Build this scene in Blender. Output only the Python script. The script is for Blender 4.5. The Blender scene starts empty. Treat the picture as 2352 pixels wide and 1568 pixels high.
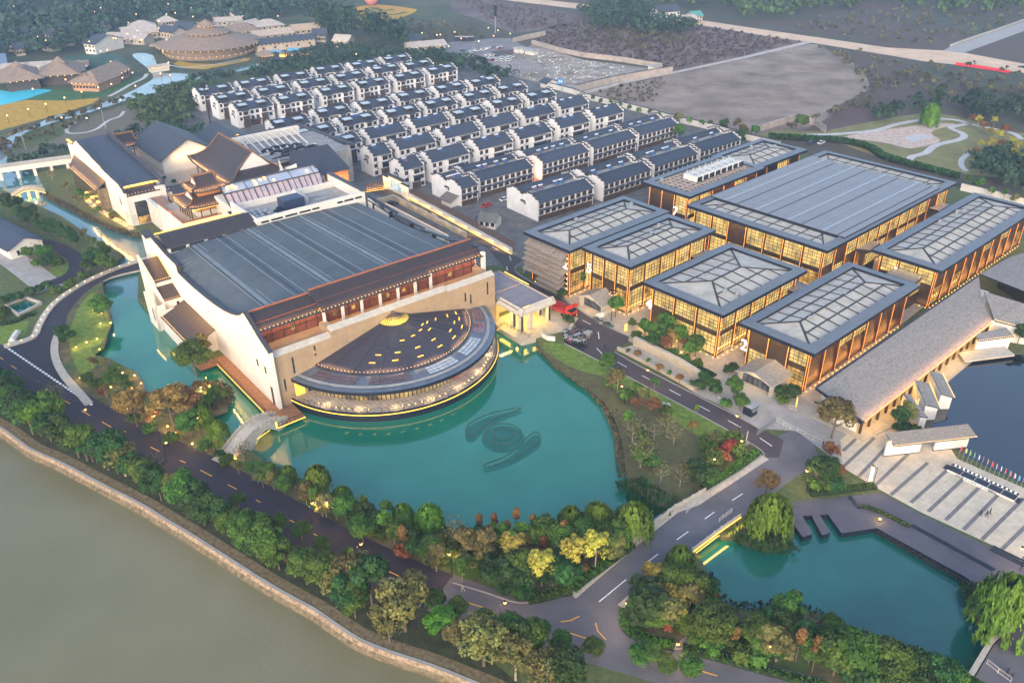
import bpy,math,random
import numpy as np
from mathutils import Vector,Matrix
from mathutils.geometry import tessellate_polygon
rnd=random.Random(11)
nr=np.random.default_rng(5)
D=bpy.data
SC=bpy.context.scene
COL=SC.collection
R=math.radians
W0,H0,FPX=2352.0,1568.0,1904.9122
PITCH,ROLL,CAMZ=0.525483,-0.00919,113.5
_cp,_sp,_cr,_sr=math.cos(PITCH),math.sin(PITCH),math.cos(ROLL),math.sin(ROLL)
_f=Vector((0,_cp,-_sp));_u0=Vector((0,_sp,_cp));_r0=Vector((1,0,0))
CR=_r0*_cr+_u0*_sr
CU=_u0*_cr-_r0*_sr
CF=_f
cam_d=D.cameras.new('camera');cam=D.objects.new('camera',cam_d);COL.objects.link(cam)
cam_d.sensor_width=36;cam_d.lens=36*FPX/W0
cam_d.clip_start=1;cam_d.clip_end=6000
cam.matrix_world=Matrix(((CR.x,CU.x,-CF.x,0),(CR.y,CU.y,-CF.y,0),(CR.z,CU.z,-CF.z,CAMZ),(0,0,0,1)))
SC.camera=cam
SUN_EL,SUN_AZ=18.0,190.0
wd=D.worlds.new('World');SC.world=wd;wd.use_nodes=True
nt=wd.node_tree;nt.nodes.clear()
sky=nt.nodes.new('ShaderNodeTexSky');sky.sky_type='NISHITA';sky.sun_disc=False
sky.sun_elevation=R(SUN_EL);sky.sun_rotation=R(SUN_AZ);sky.air_density=1.0;sky.dust_density=3.0;sky.ozone_density=1.5
bg=nt.nodes.new('ShaderNodeBackground');bg.inputs[1].default_value=0.15
wo=nt.nodes.new('ShaderNodeOutputWorld')
nt.links.new(sky.outputs[0],bg.inputs[0]);nt.links.new(bg.outputs[0],wo.inputs[0])
sl=D.lights.new('sun','SUN');sl.energy=0.22;sl.angle=R(40);sl.color=(1.0,0.86,0.74)
so=D.objects.new('sun',sl);COL.objects.link(so)
_sd=Vector((math.sin(R(SUN_AZ))*math.cos(R(45)),math.cos(R(SUN_AZ))*math.cos(R(45)),math.sin(R(45))))
so.rotation_euler=_sd.to_track_quat('Z','Y').to_euler()
SC.view_settings.view_transform='Standard';SC.view_settings.look='None'
SC.view_settings.exposure=1.7;SC.view_settings.gamma=1.0
SC.render.engine='CYCLES'
SC.cycles.use_denoising=True
SC.cycles.max_bounces=5;SC.cycles.diffuse_bounces=2;SC.cycles.glossy_bounces=3;SC.cycles.transmission_bounces=3
SC.cycles.volume_bounces=0;SC.cycles.transparent_max_bounces=6
SC.cycles.caustics_reflective=False;SC.cycles.caustics_refractive=False
SC.cycles.sample_clamp_indirect=3.0
SC.cycles.use_light_tree=True
def W(x,y,z=0.0):
    "where the sight line through photo pixel (x, y) meets height z"
    d=CR*((x-W0/2)/FPX)-CU*((y-H0/2)/FPX)+CF
    t=(z-CAMZ)/d.z
    return Vector((d.x*t,d.y*t,z))
class Frame:
    def __init__(s,o,yaw):
        s.o=Vector((o[0],o[1],0));s.yaw=R(yaw)
        s.a=Vector((math.cos(s.yaw),math.sin(s.yaw),0));s.b=Vector((-math.sin(s.yaw),math.cos(s.yaw),0))
    def w(s,u,v,z=0.0):return s.o+s.a*u+s.b*v+Vector((0,0,z))
    def l(s,p):q=Vector(p)-s.o;return Vector((q.dot(s.a),q.dot(s.b),q.z))
    def px(s,x,y,z):return s.l(W(x,y,z))
HF=Frame(W(644,934),38.9)
PF=Frame(W(1662,724.5,14),41.66)
class MB:
    def __init__(s):s.v=[];s.f=[];s.m=[]
    def _a(s,pts):n=len(s.v);s.v.extend(tuple(p)for p in pts);return n
    def poly(s,pts,m=0):
        n=s._a(pts);s.f.append(tuple(range(n,n+len(pts))));s.m.append(m);return s
    def box(s,x0,x1,y0,y1,z0,z1,m=0,mt=None):
        n=s._a([(x0,y0,z0),(x1,y0,z0),(x1,y1,z0),(x0,y1,z0),(x0,y0,z1),(x1,y0,z1),(x1,y1,z1),(x0,y1,z1)])
        for q,k in zip(((3,2,1,0),(4,5,6,7),(0,1,5,4),(1,2,6,5),(2,3,7,6),(3,0,4,7)),(m,m if mt is None else mt,m,m,m,m)):
            s.f.append(tuple(n+i for i in q));s.m.append(k)
        return s
    def bar(s,p,q,w,h=None,m=0):
        "a square bar from p to q, w wide, h high"
        p,q=Vector(p),Vector(q);h=h or w;d=(q-p)
        if d.length<1e-6:return s
        d.normalize();up=Vector((0,0,1))
        if abs(d.z)>.95:up=Vector((1,0,0))
        r=d.cross(up).normalized()*(w/2);u=r.cross(d).normalized()*(h/2)
        n=s._a([p-r-u,p+r-u,p+r+u,p-r+u,q-r-u,q+r-u,q+r+u,q-r+u])
        for k in((0,1,2,3),(7,6,5,4),(0,4,5,1),(1,5,6,2),(2,6,7,3),(3,7,4,0)):s.f.append(tuple(n+i for i in k));s.m.append(m)
        return s
    def prism(s,pts,z0,z1,m=0,mt=None):
        "2-D outline (counter-clockwise) pulled from z0 to z1"
        k=len(pts);n=s._a([(p[0],p[1],z0)for p in pts]+[(p[0],p[1],z1)for p in pts])
        s.f.append(tuple(n+k+i for i in range(k)));s.m.append(m if mt is None else mt)
        s.f.append(tuple(n+i for i in reversed(range(k))));s.m.append(m)
        for i in range(k):
            j=(i+1)%k;s.f.append((n+i,n+j,n+k+j,n+k+i));s.m.append(m)
        return s
    def slab(s,pts,t,m=0,ms=None):
        "3-D outline given a thickness t downward"
        k=len(pts);n=s._a([tuple(p)for p in pts]+[(p[0],p[1],p[2]-t)for p in pts]);ms=m if ms is None else ms
        s.f.append(tuple(n+i for i in range(k)));s.m.append(m)
        s.f.append(tuple(n+k+i for i in reversed(range(k))));s.m.append(ms)
        for i in range(k):
            j=(i+1)%k;s.f.append((n+i,n+k+i,n+k+j,n+j));s.m.append(ms)
        return s
    def wall(s,prof,t,axis='u',at=0.0,m=0):
        "profile [(a, z)...] in the plane axis=at, t thick"
        k=len(prof)
        f=(lambda a,z,o:(at+o,a,z))if axis=='u' else(lambda a,z,o:(a,at+o,z))
        n=s._a([f(a,z,0)for a,z in prof]+[f(a,z,t)for a,z in prof])
        s.f.append(tuple(n+i for i in reversed(range(k))));s.m.append(m)
        s.f.append(tuple(n+k+i for i in range(k)));s.m.append(m)
        for i in range(k):
            j=(i+1)%k;s.f.append((n+i,n+j,n+k+j,n+k+i));s.m.append(m)
        return s
    def tube(s,path,r0,r1=None,n=6,m=0,cap=True):
        r1=r0 if r1 is None else r1;path=[Vector(p)for p in path];L=len(path);base=len(s.v)
        for i,p in enumerate(path):
            d=(path[min(i+1,L-1)]-path[max(i-1,0)]).normalized()
            a=d.orthogonal().normalized();b=d.cross(a);r=r0+(r1-r0)*i/max(1,L-1)
            if abs(d.z)>.99:a=Vector((1,0,0));b=Vector((0,1,0))
            for k in range(n):t=2*math.pi*(k+.5)/n;s.v.append(tuple(p+a*math.cos(t)*r+b*math.sin(t)*r))
        for i in range(L-1):
            for k in range(n):
                j=(k+1)%n;s.f.append((base+i*n+k,base+i*n+j,base+(i+1)*n+j,base+(i+1)*n+k));s.m.append(m)
        if cap:
            s.f.append(tuple(base+k for k in reversed(range(n))));s.m.append(m)
            s.f.append(tuple(base+(L-1)*n+k for k in range(n)));s.m.append(m)
        return s
    def cyl(s,x,y,z0,z1,r0,r1=None,n=10,m=0):return s.tube([(x,y,z0),(x,y,z1)],r0,r1,n,m)
    def ball(s,x,y,z,r,m=0,n=8,sz=1.0):
        base=len(s.v);h=n//2
        for i in range(h+1):
            t=math.pi*i/h
            for k in range(n):a=2*math.pi*k/n;s.v.append((x+r*math.sin(t)*math.cos(a),y+r*math.sin(t)*math.sin(a),z+r*sz*math.cos(t)))
        for i in range(h):
            for k in range(n):
                j=(k+1)%n;s.f.append((base+i*n+k,base+(i+1)*n+k,base+(i+1)*n+j,base+i*n+j));s.m.append(m)
        return s
    def mesh(s,name,mats,smooth=False):
        me=D.meshes.new(name);me.from_pydata(s.v,[],s.f)
        for m in(mats if isinstance(mats,(list,tuple))else[mats]):me.materials.append(m)
        if len(me.polygons):
            me.polygons.foreach_set('material_index',s.m)
            if smooth:me.polygons.foreach_set('use_smooth',[True]*len(s.f))
        me.update();return me
    def obj(s,name,mats,parent=None,smooth=False):
        return link(name,s.mesh(name,mats,smooth),parent)
def each(s,name,mats,parent):
    "every separate piece of the builder becomes a part of its own"
    r=list(range(len(s.v)))
    def find(i):
        while r[i]!=i:r[i]=r[r[i]];i=r[i]
        return i
    for f in s.f:
        for i in f[1:]:r[find(i)]=find(f[0])
    g={}
    for f,m in zip(s.f,s.m):g.setdefault(find(f[0]),[]).append((f,m))
    for fs in g.values():
        w=MB();ix={}
        for f,m in fs:
            for i in f:
                if i not in ix:ix[i]=len(w.v);w.v.append(s.v[i])
            w.f.append(tuple(ix[i]for i in f));w.m.append(m)
        o=w.obj(name,mats,parent)
    return o
MB.each=each
def link(name,data,parent=None):
    o=D.objects.new(name,data);COL.objects.link(o)
    if parent is not None:o.parent=parent
    return o
def tag(o,label,cat,group=None,kind=None):
    if label:o['label']=label
    if cat:o['category']=cat
    if group:o['group']=group
    if kind:o['kind']=kind
    return o
def thing(name,label,cat,group=None,loc=(0,0,0),rz=0.0):
    o=D.objects.new(name,None);COL.objects.link(o);o.location=loc;o.rotation_euler=(0,0,rz)
    o.empty_display_size=.5
    return tag(o,label,cat,group)
def struct(name,mb,mats):
    o=mb.obj(name,mats);o['kind']='structure';return o
def place(o,loc,rz=0.0,sc=None):
    o.location=loc;o.rotation_euler=(0,0,rz)
    if sc is not None:o.scale=sc if hasattr(sc,'__len__')else(sc,sc,sc)
    return o
def dup(root,loc,rz=0.0,sc=None,label=None,group=None):
    r=root.copy();COL.objects.link(r);place(r,loc,rz,sc if sc is not None else tuple(root.scale))
    if label:r['label']=label
    if group:r['group']=group
    for ch in KIDS(root):
        c=ch.copy();COL.objects.link(c);c.parent=r
        for g in KIDS(ch):
            d=g.copy();COL.objects.link(d);d.parent=c
    return r
_kids={}
def KIDS(o):
    "children of a finished source thing, looked up once"
    if o.name not in _kids:_kids[o.name]=list(o.children)
    return _kids[o.name]
LK=1.0
def lamp(parent,kind,loc,energy,col=(1,.72,.3),size=1,sy=None,aim=None,spot=None):
    l=D.lights.new('light',kind);l.energy=energy*LK;l.specular_factor=.25;l.color=col
    if kind=='AREA':
        l.shape='RECTANGLE';l.size=size;l.size_y=sy or size
    elif kind=='SPOT':l.spot_size=R(spot or 60);l.spot_blend=.8;l.shadow_soft_size=size
    else:l.shadow_soft_size=size
    o=D.objects.new('light',l);COL.objects.link(o);o.parent=parent;o.location=loc
    if aim is not None:o.rotation_euler=Vector(aim).to_track_quat('-Z','Y').to_euler()
    return o
def M(name,c,rough=.8,var=.18,s=.6,c2=None,bump=0.0,stripes=None,metal=0.0,spec=.4,e=None,es=0.0,rand=0.0,detail=6,big=None,leafy=False):
    """c base colour, c2 the colour it varies towards in noise of scale s; stripes = (axis, period m, groove darkness, [bump]);
    big = (scale, colour, low, high): a second, larger blotch"""
    m=D.materials.new(name);m.use_nodes=True;n=m.node_tree.nodes;L=m.node_tree.links
    b=n['Principled BSDF'];b.inputs['Roughness'].default_value=rough;b.inputs['Metallic'].default_value=metal
    b.inputs['Specular IOR Level'].default_value=spec
    c=Vector(c[:3]);c2=Vector(c2[:3])if c2 else c*(1+var*1.6)
    tc=n.new('ShaderNodeTexCoord');no=n.new('ShaderNodeTexNoise');no.inputs['Scale'].default_value=s;no.inputs['Detail'].default_value=detail
    no.inputs['Roughness'].default_value=.65
    L.new(tc.outputs['Object'],no.inputs['Vector'])
    mr=n.new('ShaderNodeMapRange');mr.inputs[1].default_value=.33;mr.inputs[2].default_value=.67
    L.new(no.outputs[0],mr.inputs[0])
    mx=n.new('ShaderNodeMix');mx.data_type='RGBA';L.new(mr.outputs[0],mx.inputs[0])
    mx.inputs[6].default_value=(*(c*(1-var)),1);mx.inputs[7].default_value=(*c2,1);col=mx.outputs[2]
    if big:
        n2=n.new('ShaderNodeTexNoise');n2.inputs['Scale'].default_value=big[0];n2.inputs['Detail'].default_value=5;n2.inputs['Roughness'].default_value=.6
        L.new(tc.outputs['Object'],n2.inputs['Vector'])
        m2=n.new('ShaderNodeMapRange');m2.inputs[1].default_value=big[2];m2.inputs[2].default_value=big[3];L.new(n2.outputs[0],m2.inputs[0])
        x2=n.new('ShaderNodeMix');x2.data_type='RGBA';L.new(m2.outputs[0],x2.inputs[0]);L.new(col,x2.inputs[6]);x2.inputs[7].default_value=(*big[1][:3],1);col=x2.outputs[2]
    hgt=no.outputs[0]
    if stripes:
        for st in(stripes if isinstance(stripes[0],(tuple,list))else[stripes]):
            sx=n.new('ShaderNodeSeparateXYZ');L.new(tc.outputs['Object'],sx.inputs[0])
            a=n.new('ShaderNodeMath');a.operation='DIVIDE';a.inputs[1].default_value=st[1];L.new(sx.outputs['XYZ'.index(st[0])],a.inputs[0])
            fr=n.new('ShaderNodeMath');fr.operation='PINGPONG';fr.inputs[1].default_value=.5;L.new(a.outputs[0],fr.inputs[0])
            w_=st[3]if len(st)>3 else .35
            mm=n.new('ShaderNodeMapRange');mm.inputs[1].default_value=0;mm.inputs[2].default_value=w_;mm.inputs[3].default_value=1-st[2];mm.inputs[4].default_value=1
            L.new(fr.outputs[0],mm.inputs[0])
            x3=n.new('ShaderNodeMix');x3.data_type='RGBA';x3.blend_type='MULTIPLY';x3.inputs[0].default_value=1
            L.new(col,x3.inputs[6]);L.new(mm.outputs[0],x3.inputs[7]);col=x3.outputs[2]
            hgt=mm.outputs[0]
    if rand or leafy:
        oi=n.new('ShaderNodeObjectInfo');hs=n.new('ShaderNodeHueSaturation')
        r1=n.new('ShaderNodeMapRange');r1.inputs[3].default_value=1-rand;r1.inputs[4].default_value=1+rand;L.new(oi.outputs['Random'],r1.inputs[0])
        L.new(r1.outputs[0],hs.inputs['Value']);L.new(col,hs.inputs['Color'])
        if leafy:
            at=n.new('ShaderNodeAttribute');at.attribute_name='tint'
            r2=n.new('ShaderNodeMapRange');r2.inputs[3].default_value=.47;r2.inputs[4].default_value=.53;L.new(oi.outputs['Random'],r2.inputs[0]);L.new(r2.outputs[0],hs.inputs['Hue'])
            x4=n.new('ShaderNodeMix');x4.data_type='RGBA';x4.blend_type='MULTIPLY';x4.inputs[0].default_value=1
            L.new(hs.outputs[0],x4.inputs[6]);L.new(at.outputs['Color'],x4.inputs[7]);col=x4.outputs[2]
        else:col=hs.outputs[0]
    L.new(col,b.inputs['Base Color'])
    if bump:
        bp=n.new('ShaderNodeBump');bp.inputs['Strength'].default_value=bump;bp.inputs['Distance'].default_value=.1
        L.new(hgt,bp.inputs['Height']);L.new(bp.outputs[0],b.inputs['Normal'])
    if e:
        b.inputs['Emission Color'].default_value=(*e,1);b.inputs['Emission Strength'].default_value=es
    return m
def EM(name,c,st):
    m=D.materials.new(name);m.use_nodes=True;n=m.node_tree.nodes
    b=n['Principled BSDF'];b.inputs['Base Color'].default_value=(*c,1)
    b.inputs['Emission Color'].default_value=(*c,1);b.inputs['Emission Strength'].default_value=st
    return m
def litglass(name,c,st,s=.4,lo=.25,base=(.03,.03,.03)):
    "window lit from inside: brighter and darker patches"
    m=D.materials.new(name);m.use_nodes=True;n=m.node_tree.nodes;L=m.node_tree.links
    b=n['Principled BSDF'];b.inputs['Base Color'].default_value=(*base,1);b.inputs['Roughness'].default_value=.15
    tc=n.new('ShaderNodeTexCoord');no=n.new('ShaderNodeTexNoise');no.inputs['Scale'].default_value=s;no.inputs['Detail'].default_value=4
    L.new(tc.outputs['Object'],no.inputs['Vector'])
    mr=n.new('ShaderNodeMapRange');mr.inputs[1].default_value=.35;mr.inputs[2].default_value=.65;mr.inputs[3].default_value=st*lo;mr.inputs[4].default_value=st
    L.new(no.outputs[0],mr.inputs[0]);L.new(mr.outputs[0],b.inputs['Emission Strength'])
    b.inputs['Emission Color'].default_value=(*c,1);return m
def water(name,c,c2,rough=.06,ns=.05,bump=.15,bs=1.2,spec=.5):
    m=M(name,c,rough=rough,var=0,s=ns,c2=c2,spec=spec,detail=3)
    n=m.node_tree.nodes;L=m.node_tree.links;b=n['Principled BSDF']
    tc=n.new('ShaderNodeTexCoord');no=n.new('ShaderNodeTexNoise');no.inputs['Scale'].default_value=bs;no.inputs['Detail'].default_value=3
    L.new(tc.outputs['Object'],no.inputs['Vector'])
    bp=n.new('ShaderNodeBump');bp.inputs['Strength'].default_value=bump;bp.inputs['Distance'].default_value=.05
    L.new(no.outputs[0],bp.inputs['Height']);L.new(bp.outputs[0],b.inputs['Normal']);b.inputs['IOR'].default_value=1.75
    return m
WARM=(1.0,.60,.16);WARM2=(1.0,.74,.28)
m_strip=EM('lamp_strip',(1,.50,.07),.75);m_spark=EM('small_lamp',(1,.55,.15),1.1);m_white_lit=EM('lit_sign',(1,.97,.88),.5)
m_white=M('white_render',(.60,.575,.54),.85,.05,.25,bump=.1)
m_whitev=M('village_render',(.60,.595,.605),.85,.06,.3,c2=(.70,.69,.70),rand=.04)
m_beige=M('sandstone_cladding',(.33,.235,.15),.7,.1,.4,stripes=[('Z',1.2,.15,.04),('X',2.4,.1,.02)])
m_cap=M('pale_stone_coping',(.42,.38,.32),.7,.12,.8,stripes=('X',1.5,.15,.05))
m_tile=M('dark_roof_tile',(.045,.05,.068),.55,.15,.8,stripes=('X',.45,.45),bump=.3)
m_tilev=M('village_roof_tile',(.042,.052,.078),.6,.12,1.2,stripes=('X',.42,.35),bump=.25,rand=.12)
m_tileb=M('brown_roof_tile',(.045,.035,.037),.55,.15,.8,stripes=('X',.5,.5),bump=.3)
m_tiley=M('brown_roof_tile_across',(.05,.038,.038),.55,.15,.8,stripes=('Y',.5,.5),bump=.3)
m_capd=M('dark_coping',(.05,.05,.06),.6,.15)
m_copper=M('copper_ridge',(.28,.10,.05),.5,.15)
m_hallroof=M('hall_metal_roof',(.085,.105,.125),.7,.15,.3,stripes=('Y',.75,.5),big=(.06,(.11,.13,.145),.45,.75))
m_seam=M('pale_seam',(.34,.36,.38),.4,.1,metal=.4)
m_pring=M('blue_grey_sheet_roof',(.12,.134,.156),.5,.1,.3,stripes=('X',3.2,.12,.03))
m_pringy=M('blue_grey_sheet_roof_b',(.12,.134,.156),.5,.1,.3,stripes=('Y',3.2,.12,.03))
m_pflat=M('grey_sheet_roof',(.20,.205,.22),.5,.06,.2,stripes=('Y',.8,.1,.1))
m_pane=M('pale_roof_panel',(.42,.385,.33),.8,.2,.45,c2=(.46,.44,.40),bump=.2,detail=9,big=(.12,(.2,.2,.195),.56,.8))
m_beam=M('dark_roof_beam',(.035,.03,.03),.6,.1)
m_fascia=M('black_blue_fascia',(.012,.016,.028),.4,.1)
m_screen=M('bronze_screen_wall',(.055,.035,.025),.45,.15,.5,stripes=[('Z',.9,.35,.06)],metal=.3)
m_mull=M('bronze_mullion',(.05,.032,.02),.4,.1,metal=.4)
m_post=M('copper_post',(.12,.05,.025),.4,.1,metal=.5)
m_wood=M('red_timber_boards',(.16,.05,.03),.7,.35,1.5,stripes=[('X',.9,.4,.1),('Z',2.2,.3,.05)])
m_timber=M('dark_timber',(.06,.03,.02),.6,.2)
m_glassd=M('dark_window_glass',(.02,.024,.03),.12,.3,.5,spec=.8)
m_frame=M('brown_window_frame',(.09,.06,.05),.6,.15)
m_glit=litglass('warm_lit_glass',(1,.66,.19),.40,.35,.35)
m_glit2=litglass('amber_lit_glass',(1,.54,.11),.32,.5,.15)
m_asphi=M('brown_asphalt',(.06,.048,.052),.85,.15,.12,detail=10,big=(.05,(.085,.07,.07),.5,.75))
m_asph=M('fresh_asphalt',(.028,.024,.036),.8,.15,.12,bump=.1,detail=10,big=(.03,(.035,.03,.045),.5,.75))
m_asph2=M('worn_asphalt',(.11,.105,.12),.85,.15,.15,bump=.1,detail=10,big=(.05,(.17,.165,.17),.5,.75))
m_conc=M('concrete',(.30,.29,.28),.85,.12,.3,detail=9)
m_pave=M('pale_paving',(.38,.33,.27),.8,.12,.5,stripes=[('X',1.2,.15,.05),('Y',1.2,.15,.05)])
m_stone=M('stone_wall',(.33,.26,.20),.85,.3,1.2,bump=.4)
m_plaza=M('plaza_slabs',(.50,.43,.33),.75,.12,.5,stripes=[('X',1.4,.2,.04),('Y',1.4,.2,.04)],big=(.08,(.36,.31,.25),.52,.75))
m_plazaline=M('dark_paving_band',(.15,.14,.14),.8,.15)
m_deck=M('dark_grey_deck',(.085,.08,.10),.7,.12,.3,stripes=('X',.6,.1,.05))
m_black=M('black_metal',(.015,.015,.017),.5,.1)
m_grey=M('grey_metal',(.22,.23,.25),.45,.1,metal=.4)
m_linew=M('white_road_paint',(.75,.75,.75),.7,.08);m_liney=M('yellow_road_paint',(.75,.38,.06),.7,.08)
m_grass=M('grass',(.06,.10,.025),.95,.3,.8,c2=(.12,.14,.05),bump=.3,detail=10,big=(.05,(.10,.095,.055),.5,.7))
m_lawn=M('lawn',(.085,.16,.02),.95,.25,.7,c2=(.17,.24,.04),bump=.3,detail=10)
m_scrub=M('rough_ground',(.115,.088,.078),.95,.35,.05,c2=(.17,.14,.12),bump=.3,detail=13,big=(.013,(.06,.075,.045),.5,.68))
m_brown=M('brown_field',(.11,.072,.062),.95,.45,.06,c2=(.20,.145,.125),detail=13,big=(.011,(.085,.085,.055),.52,.7))
m_sandy=M('bare_earth',(.19,.14,.115),.95,.3,.05,c2=(.31,.245,.20),detail=13,big=(.02,(.18,.11,.075),.55,.72))
m_dirt=M('sandy_road',(.55,.40,.28),.9,.12,.08,detail=9)
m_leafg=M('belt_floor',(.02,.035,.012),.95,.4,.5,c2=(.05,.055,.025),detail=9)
m_earth=M('garden_soil',(.13,.10,.06),.95,.35,.5,c2=(.10,.12,.04),bump=.3,detail=11)
m_rice=M('yellow_crop',(.40,.235,.022),.95,.2,.3,c2=(.48,.30,.035),detail=9)
m_lake=water('lake_water',(.008,.135,.085),(.018,.175,.118),.05,.03,.12)
m_pond=water('pond_water',(.003,.068,.06),(.01,.14,.10),.08,.035,.12)
m_canal=water('canal_water',(.04,.13,.14),(.06,.17,.18),.08,.02,.1)
m_river=water('river_water',(.15,.14,.075),(.20,.185,.11),.3,.02,.5,1.5)
m_river.node_tree.nodes['Principled BSDF'].inputs['IOR'].default_value=1.4
m_mirror=water('mirror_pool',(.012,.014,.02),(.02,.022,.03),.05,.02,.05)
def WL(pts,z=0.0):return[W(x,y,z)for x,y in pts]
def inpoly(x,y,P):
    c=False;j=len(P)-1
    for i in range(len(P)):
        xi,yi,xj,yj=P[i][0],P[i][1],P[j][0],P[j][1]
        if(yi>y)!=(yj>y)and x<(xj-xi)*(y-yi)/(yj-yi)+xi:c=not c
        j=i
    return c
def smooth(pts,k=5,closed=False):
    "Catmull-Rom through the points"
    P=[Vector(p)for p in pts];n=len(P);out=[]
    for i in range(n if closed else n-1):
        p0=P[(i-1)%n]if closed or i>0 else P[0];p1=P[i];p2=P[(i+1)%n];p3=P[(i+2)%n]if closed or i+2<n else P[n-1]
        for j in range(k):
            t=j/k
            out.append(.5*((2*p1)+(-p0+p2)*t+(2*p0-5*p1+4*p2-p3)*t*t+(-p0+3*p1-3*p2+p3)*t*t*t))
    if not closed:out.append(P[-1])
    return out
def sheet(name,pts,z,mat,frame=None,kind='structure',holes=()):
    "flat polygon (world points) at height z; in a frame when the pattern has a direction"
    loops=[[Vector((p[0],p[1],0))for p in l]for l in[pts,*holes]]
    if frame:loops=[[frame.l(p)for p in l]for l in loops]
    flat=[p for l in loops for p in l];mb=MB()
    mb.v=[(p.x,p.y,z)for p in flat]
    for t in tessellate_polygon(loops):
        a,b,c=(flat[i]for i in t)
        if(b-a).cross(c-a).z<0:t=(t[0],t[2],t[1])
        mb.f.append(tuple(t));mb.m.append(0)
    o=mb.obj(name,mat)
    if frame:o.location=frame.o;o.rotation_euler=(0,0,frame.yaw)
    if kind:o['kind']=kind
    return o
def raised(name,pts,z0,z1,mat,side=None,frame=None):
    l=[Vector((p[0],p[1],0))for p in pts]
    if sum(l[i-1].x*l[i].y-l[i].x*l[i-1].y for i in range(len(l)))<0:l.reverse()
    if frame:l=[frame.l(p)for p in l]
    mb=MB();n=len(l);mb.v=[(p.x,p.y,z0)for p in l]+[(p.x,p.y,z1)for p in l]
    for t in tessellate_polygon([l]):
        a,b,c=(l[i]for i in t)
        if(b-a).cross(c-a).z<0:t=(t[0],t[2],t[1])
        mb.f.append(tuple(i+n for i in t));mb.m.append(0)
    for i in range(n):j=(i+1)%n;mb.f.append((i,j,n+j,n+i));mb.m.append(1)
    o=mb.obj(name,[mat,side or mat])
    if frame:o.location=frame.o;o.rotation_euler=(0,0,frame.yaw)
    return o
def ribbon(mb,pts,a,b,z=0.0,m=0,t=0.0,z1=None):
    "band along a polyline from offset a (left) to b (right); t: thickness"
    P=[Vector((p[0],p[1],0))for p in pts];L=[];Rr=[]
    for i,p in enumerate(P):
        d=(P[min(i+1,len(P)-1)]-P[max(i-1,0)]);d.z=0;d.normalize();nrm=Vector((-d.y,d.x,0))
        zz=z if not hasattr(z,'__len__')else z[i]
        L.append(p+nrm*a+Vector((0,0,zz)));Rr.append(p-nrm*b+Vector((0,0,zz)))
    for i in range(len(P)-1):
        if t:mb.slab([L[i],Rr[i],Rr[i+1],L[i+1]],t,m)
        else:mb.poly([L[i],Rr[i],Rr[i+1],L[i+1]],m)
    return L,Rr
def along(pts,step,start=0.0):
    "points and headings every step metres"
    P=[Vector((p[0],p[1],0))for p in pts];out=[];d=start
    for i in range(len(P)-1):
        s=P[i+1]-P[i];l=s.length
        while d<l:out.append((P[i]+s*(d/l),math.atan2(s.y,s.x)));d+=step
        d-=l
    return out
LAKE_Z,RIV_Z=-1.2,-1.5
terr=[HF.w(33+30.6*math.cos(t),6.5-30.6*math.sin(t))for t in[R(14+152*i/24)for i in range(25)]]
lake_s=[(603,1061.5),(638,1081),(690,1109),(730,1132),(790,1160),(863,1178),(903,1196),(958,1213),(1038,1230),(1113,1230),(1200,1226),(1290,1226),(1370,1240),(1440,1250),(1470,1240)]
pond_o=[(1540,1282),(1601,1280),(1612,1300),(1623,1326),(1632,1355),(1650,1388),(1690,1405),(1726,1413),(1789,1401),(1839,1408),(1889,1423),(1946,1448),(1971,1473),(2089,1521),(2164,1546),(2216,1568),(2300,1600),(2420,1560),(2440,1480),(2330,1450),(2276,1471),(2254,1426),(2236,1401),(2219,1351),(2229,1336),(2240,1312),(2120,1250),(2010,1185),(1840,1180),(1822,1200),(1822,1240),(1810,1262),(1760,1268),(1690,1244),(1655,1240),(1600,1195)]
lake_e=[(1548,1170),(1500,1160),(1463,1130),(1441,1111.5),(1436,1071.5),(1430,1040),(1428,1009),(1420,985),(1413,964),(1400,943),(1388,924),(1370,908),(1351,894),(1301,861.5),(1271,834),(1252,818),(1243,806.5),(1233,789),(1223,775),(1215,777),(1189,764),(1158,745),(1142,752)]
lake_w=[(495,830),(440,800),(375,745),(335,712),(318,690),(320,640),(335,600),(335,582),(329,556),(320,545),(287,534),(250,522),(207,499),(162,474),(130,459),(104,447),(100,430),(90,405),(60,390),(0,385),(-60,380),(-60,445),(0,440),(30,452),(55,467),(80,474),(107,487),(140,502),(185,532),(212,552),(250,570),(287,592),(262,618),(240,640),(237,668),(252,709),(258,742),(248,767),(240,799),(215,816),(225,826),(252,829),(275,844),(312,861),(330,884),(336,906),(350,908),(390,903),(437,896),(470,905),(520,925),(524,945),(500,955),(485,965),(495,990),(512,1009),(522,1026),(532,1030),(570,1040)]
Lz=lambda L:[W(x,y,LAKE_Z)for x,y in L]
lake_loop=smooth(Lz(lake_s),4)+Lz(pond_o)+smooth(Lz(lake_e),4)+[HF.w(60,1),HF.w(5,1),HF.w(1,1)]+Lz(lake_w)
isl=smooth(Lz([(442,884),(470,880),(503,888),(524,905),(527,920),(512,931),(488,936),(462,930),(446,915)]),4,True)
riv=smooth([W(x,y,RIV_Z)for x,y in((-160,930),(-80,962),(0,1004),(62,1049),(132,1081),(225,1131),(312,1176),(370,1212),(425,1245),(510,1300),(588,1351),(650,1388),(713,1423),(760,1456),(813,1491),(860,1512),(913,1531),(988,1556),(1060,1585),(1140,1620),(1230,1680))],4)
def offset(pts,d):
    mb=MB();L,Rr=ribbon(mb,pts,d,0);return L
bank_top=offset(riv,.9)
far=2600
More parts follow.
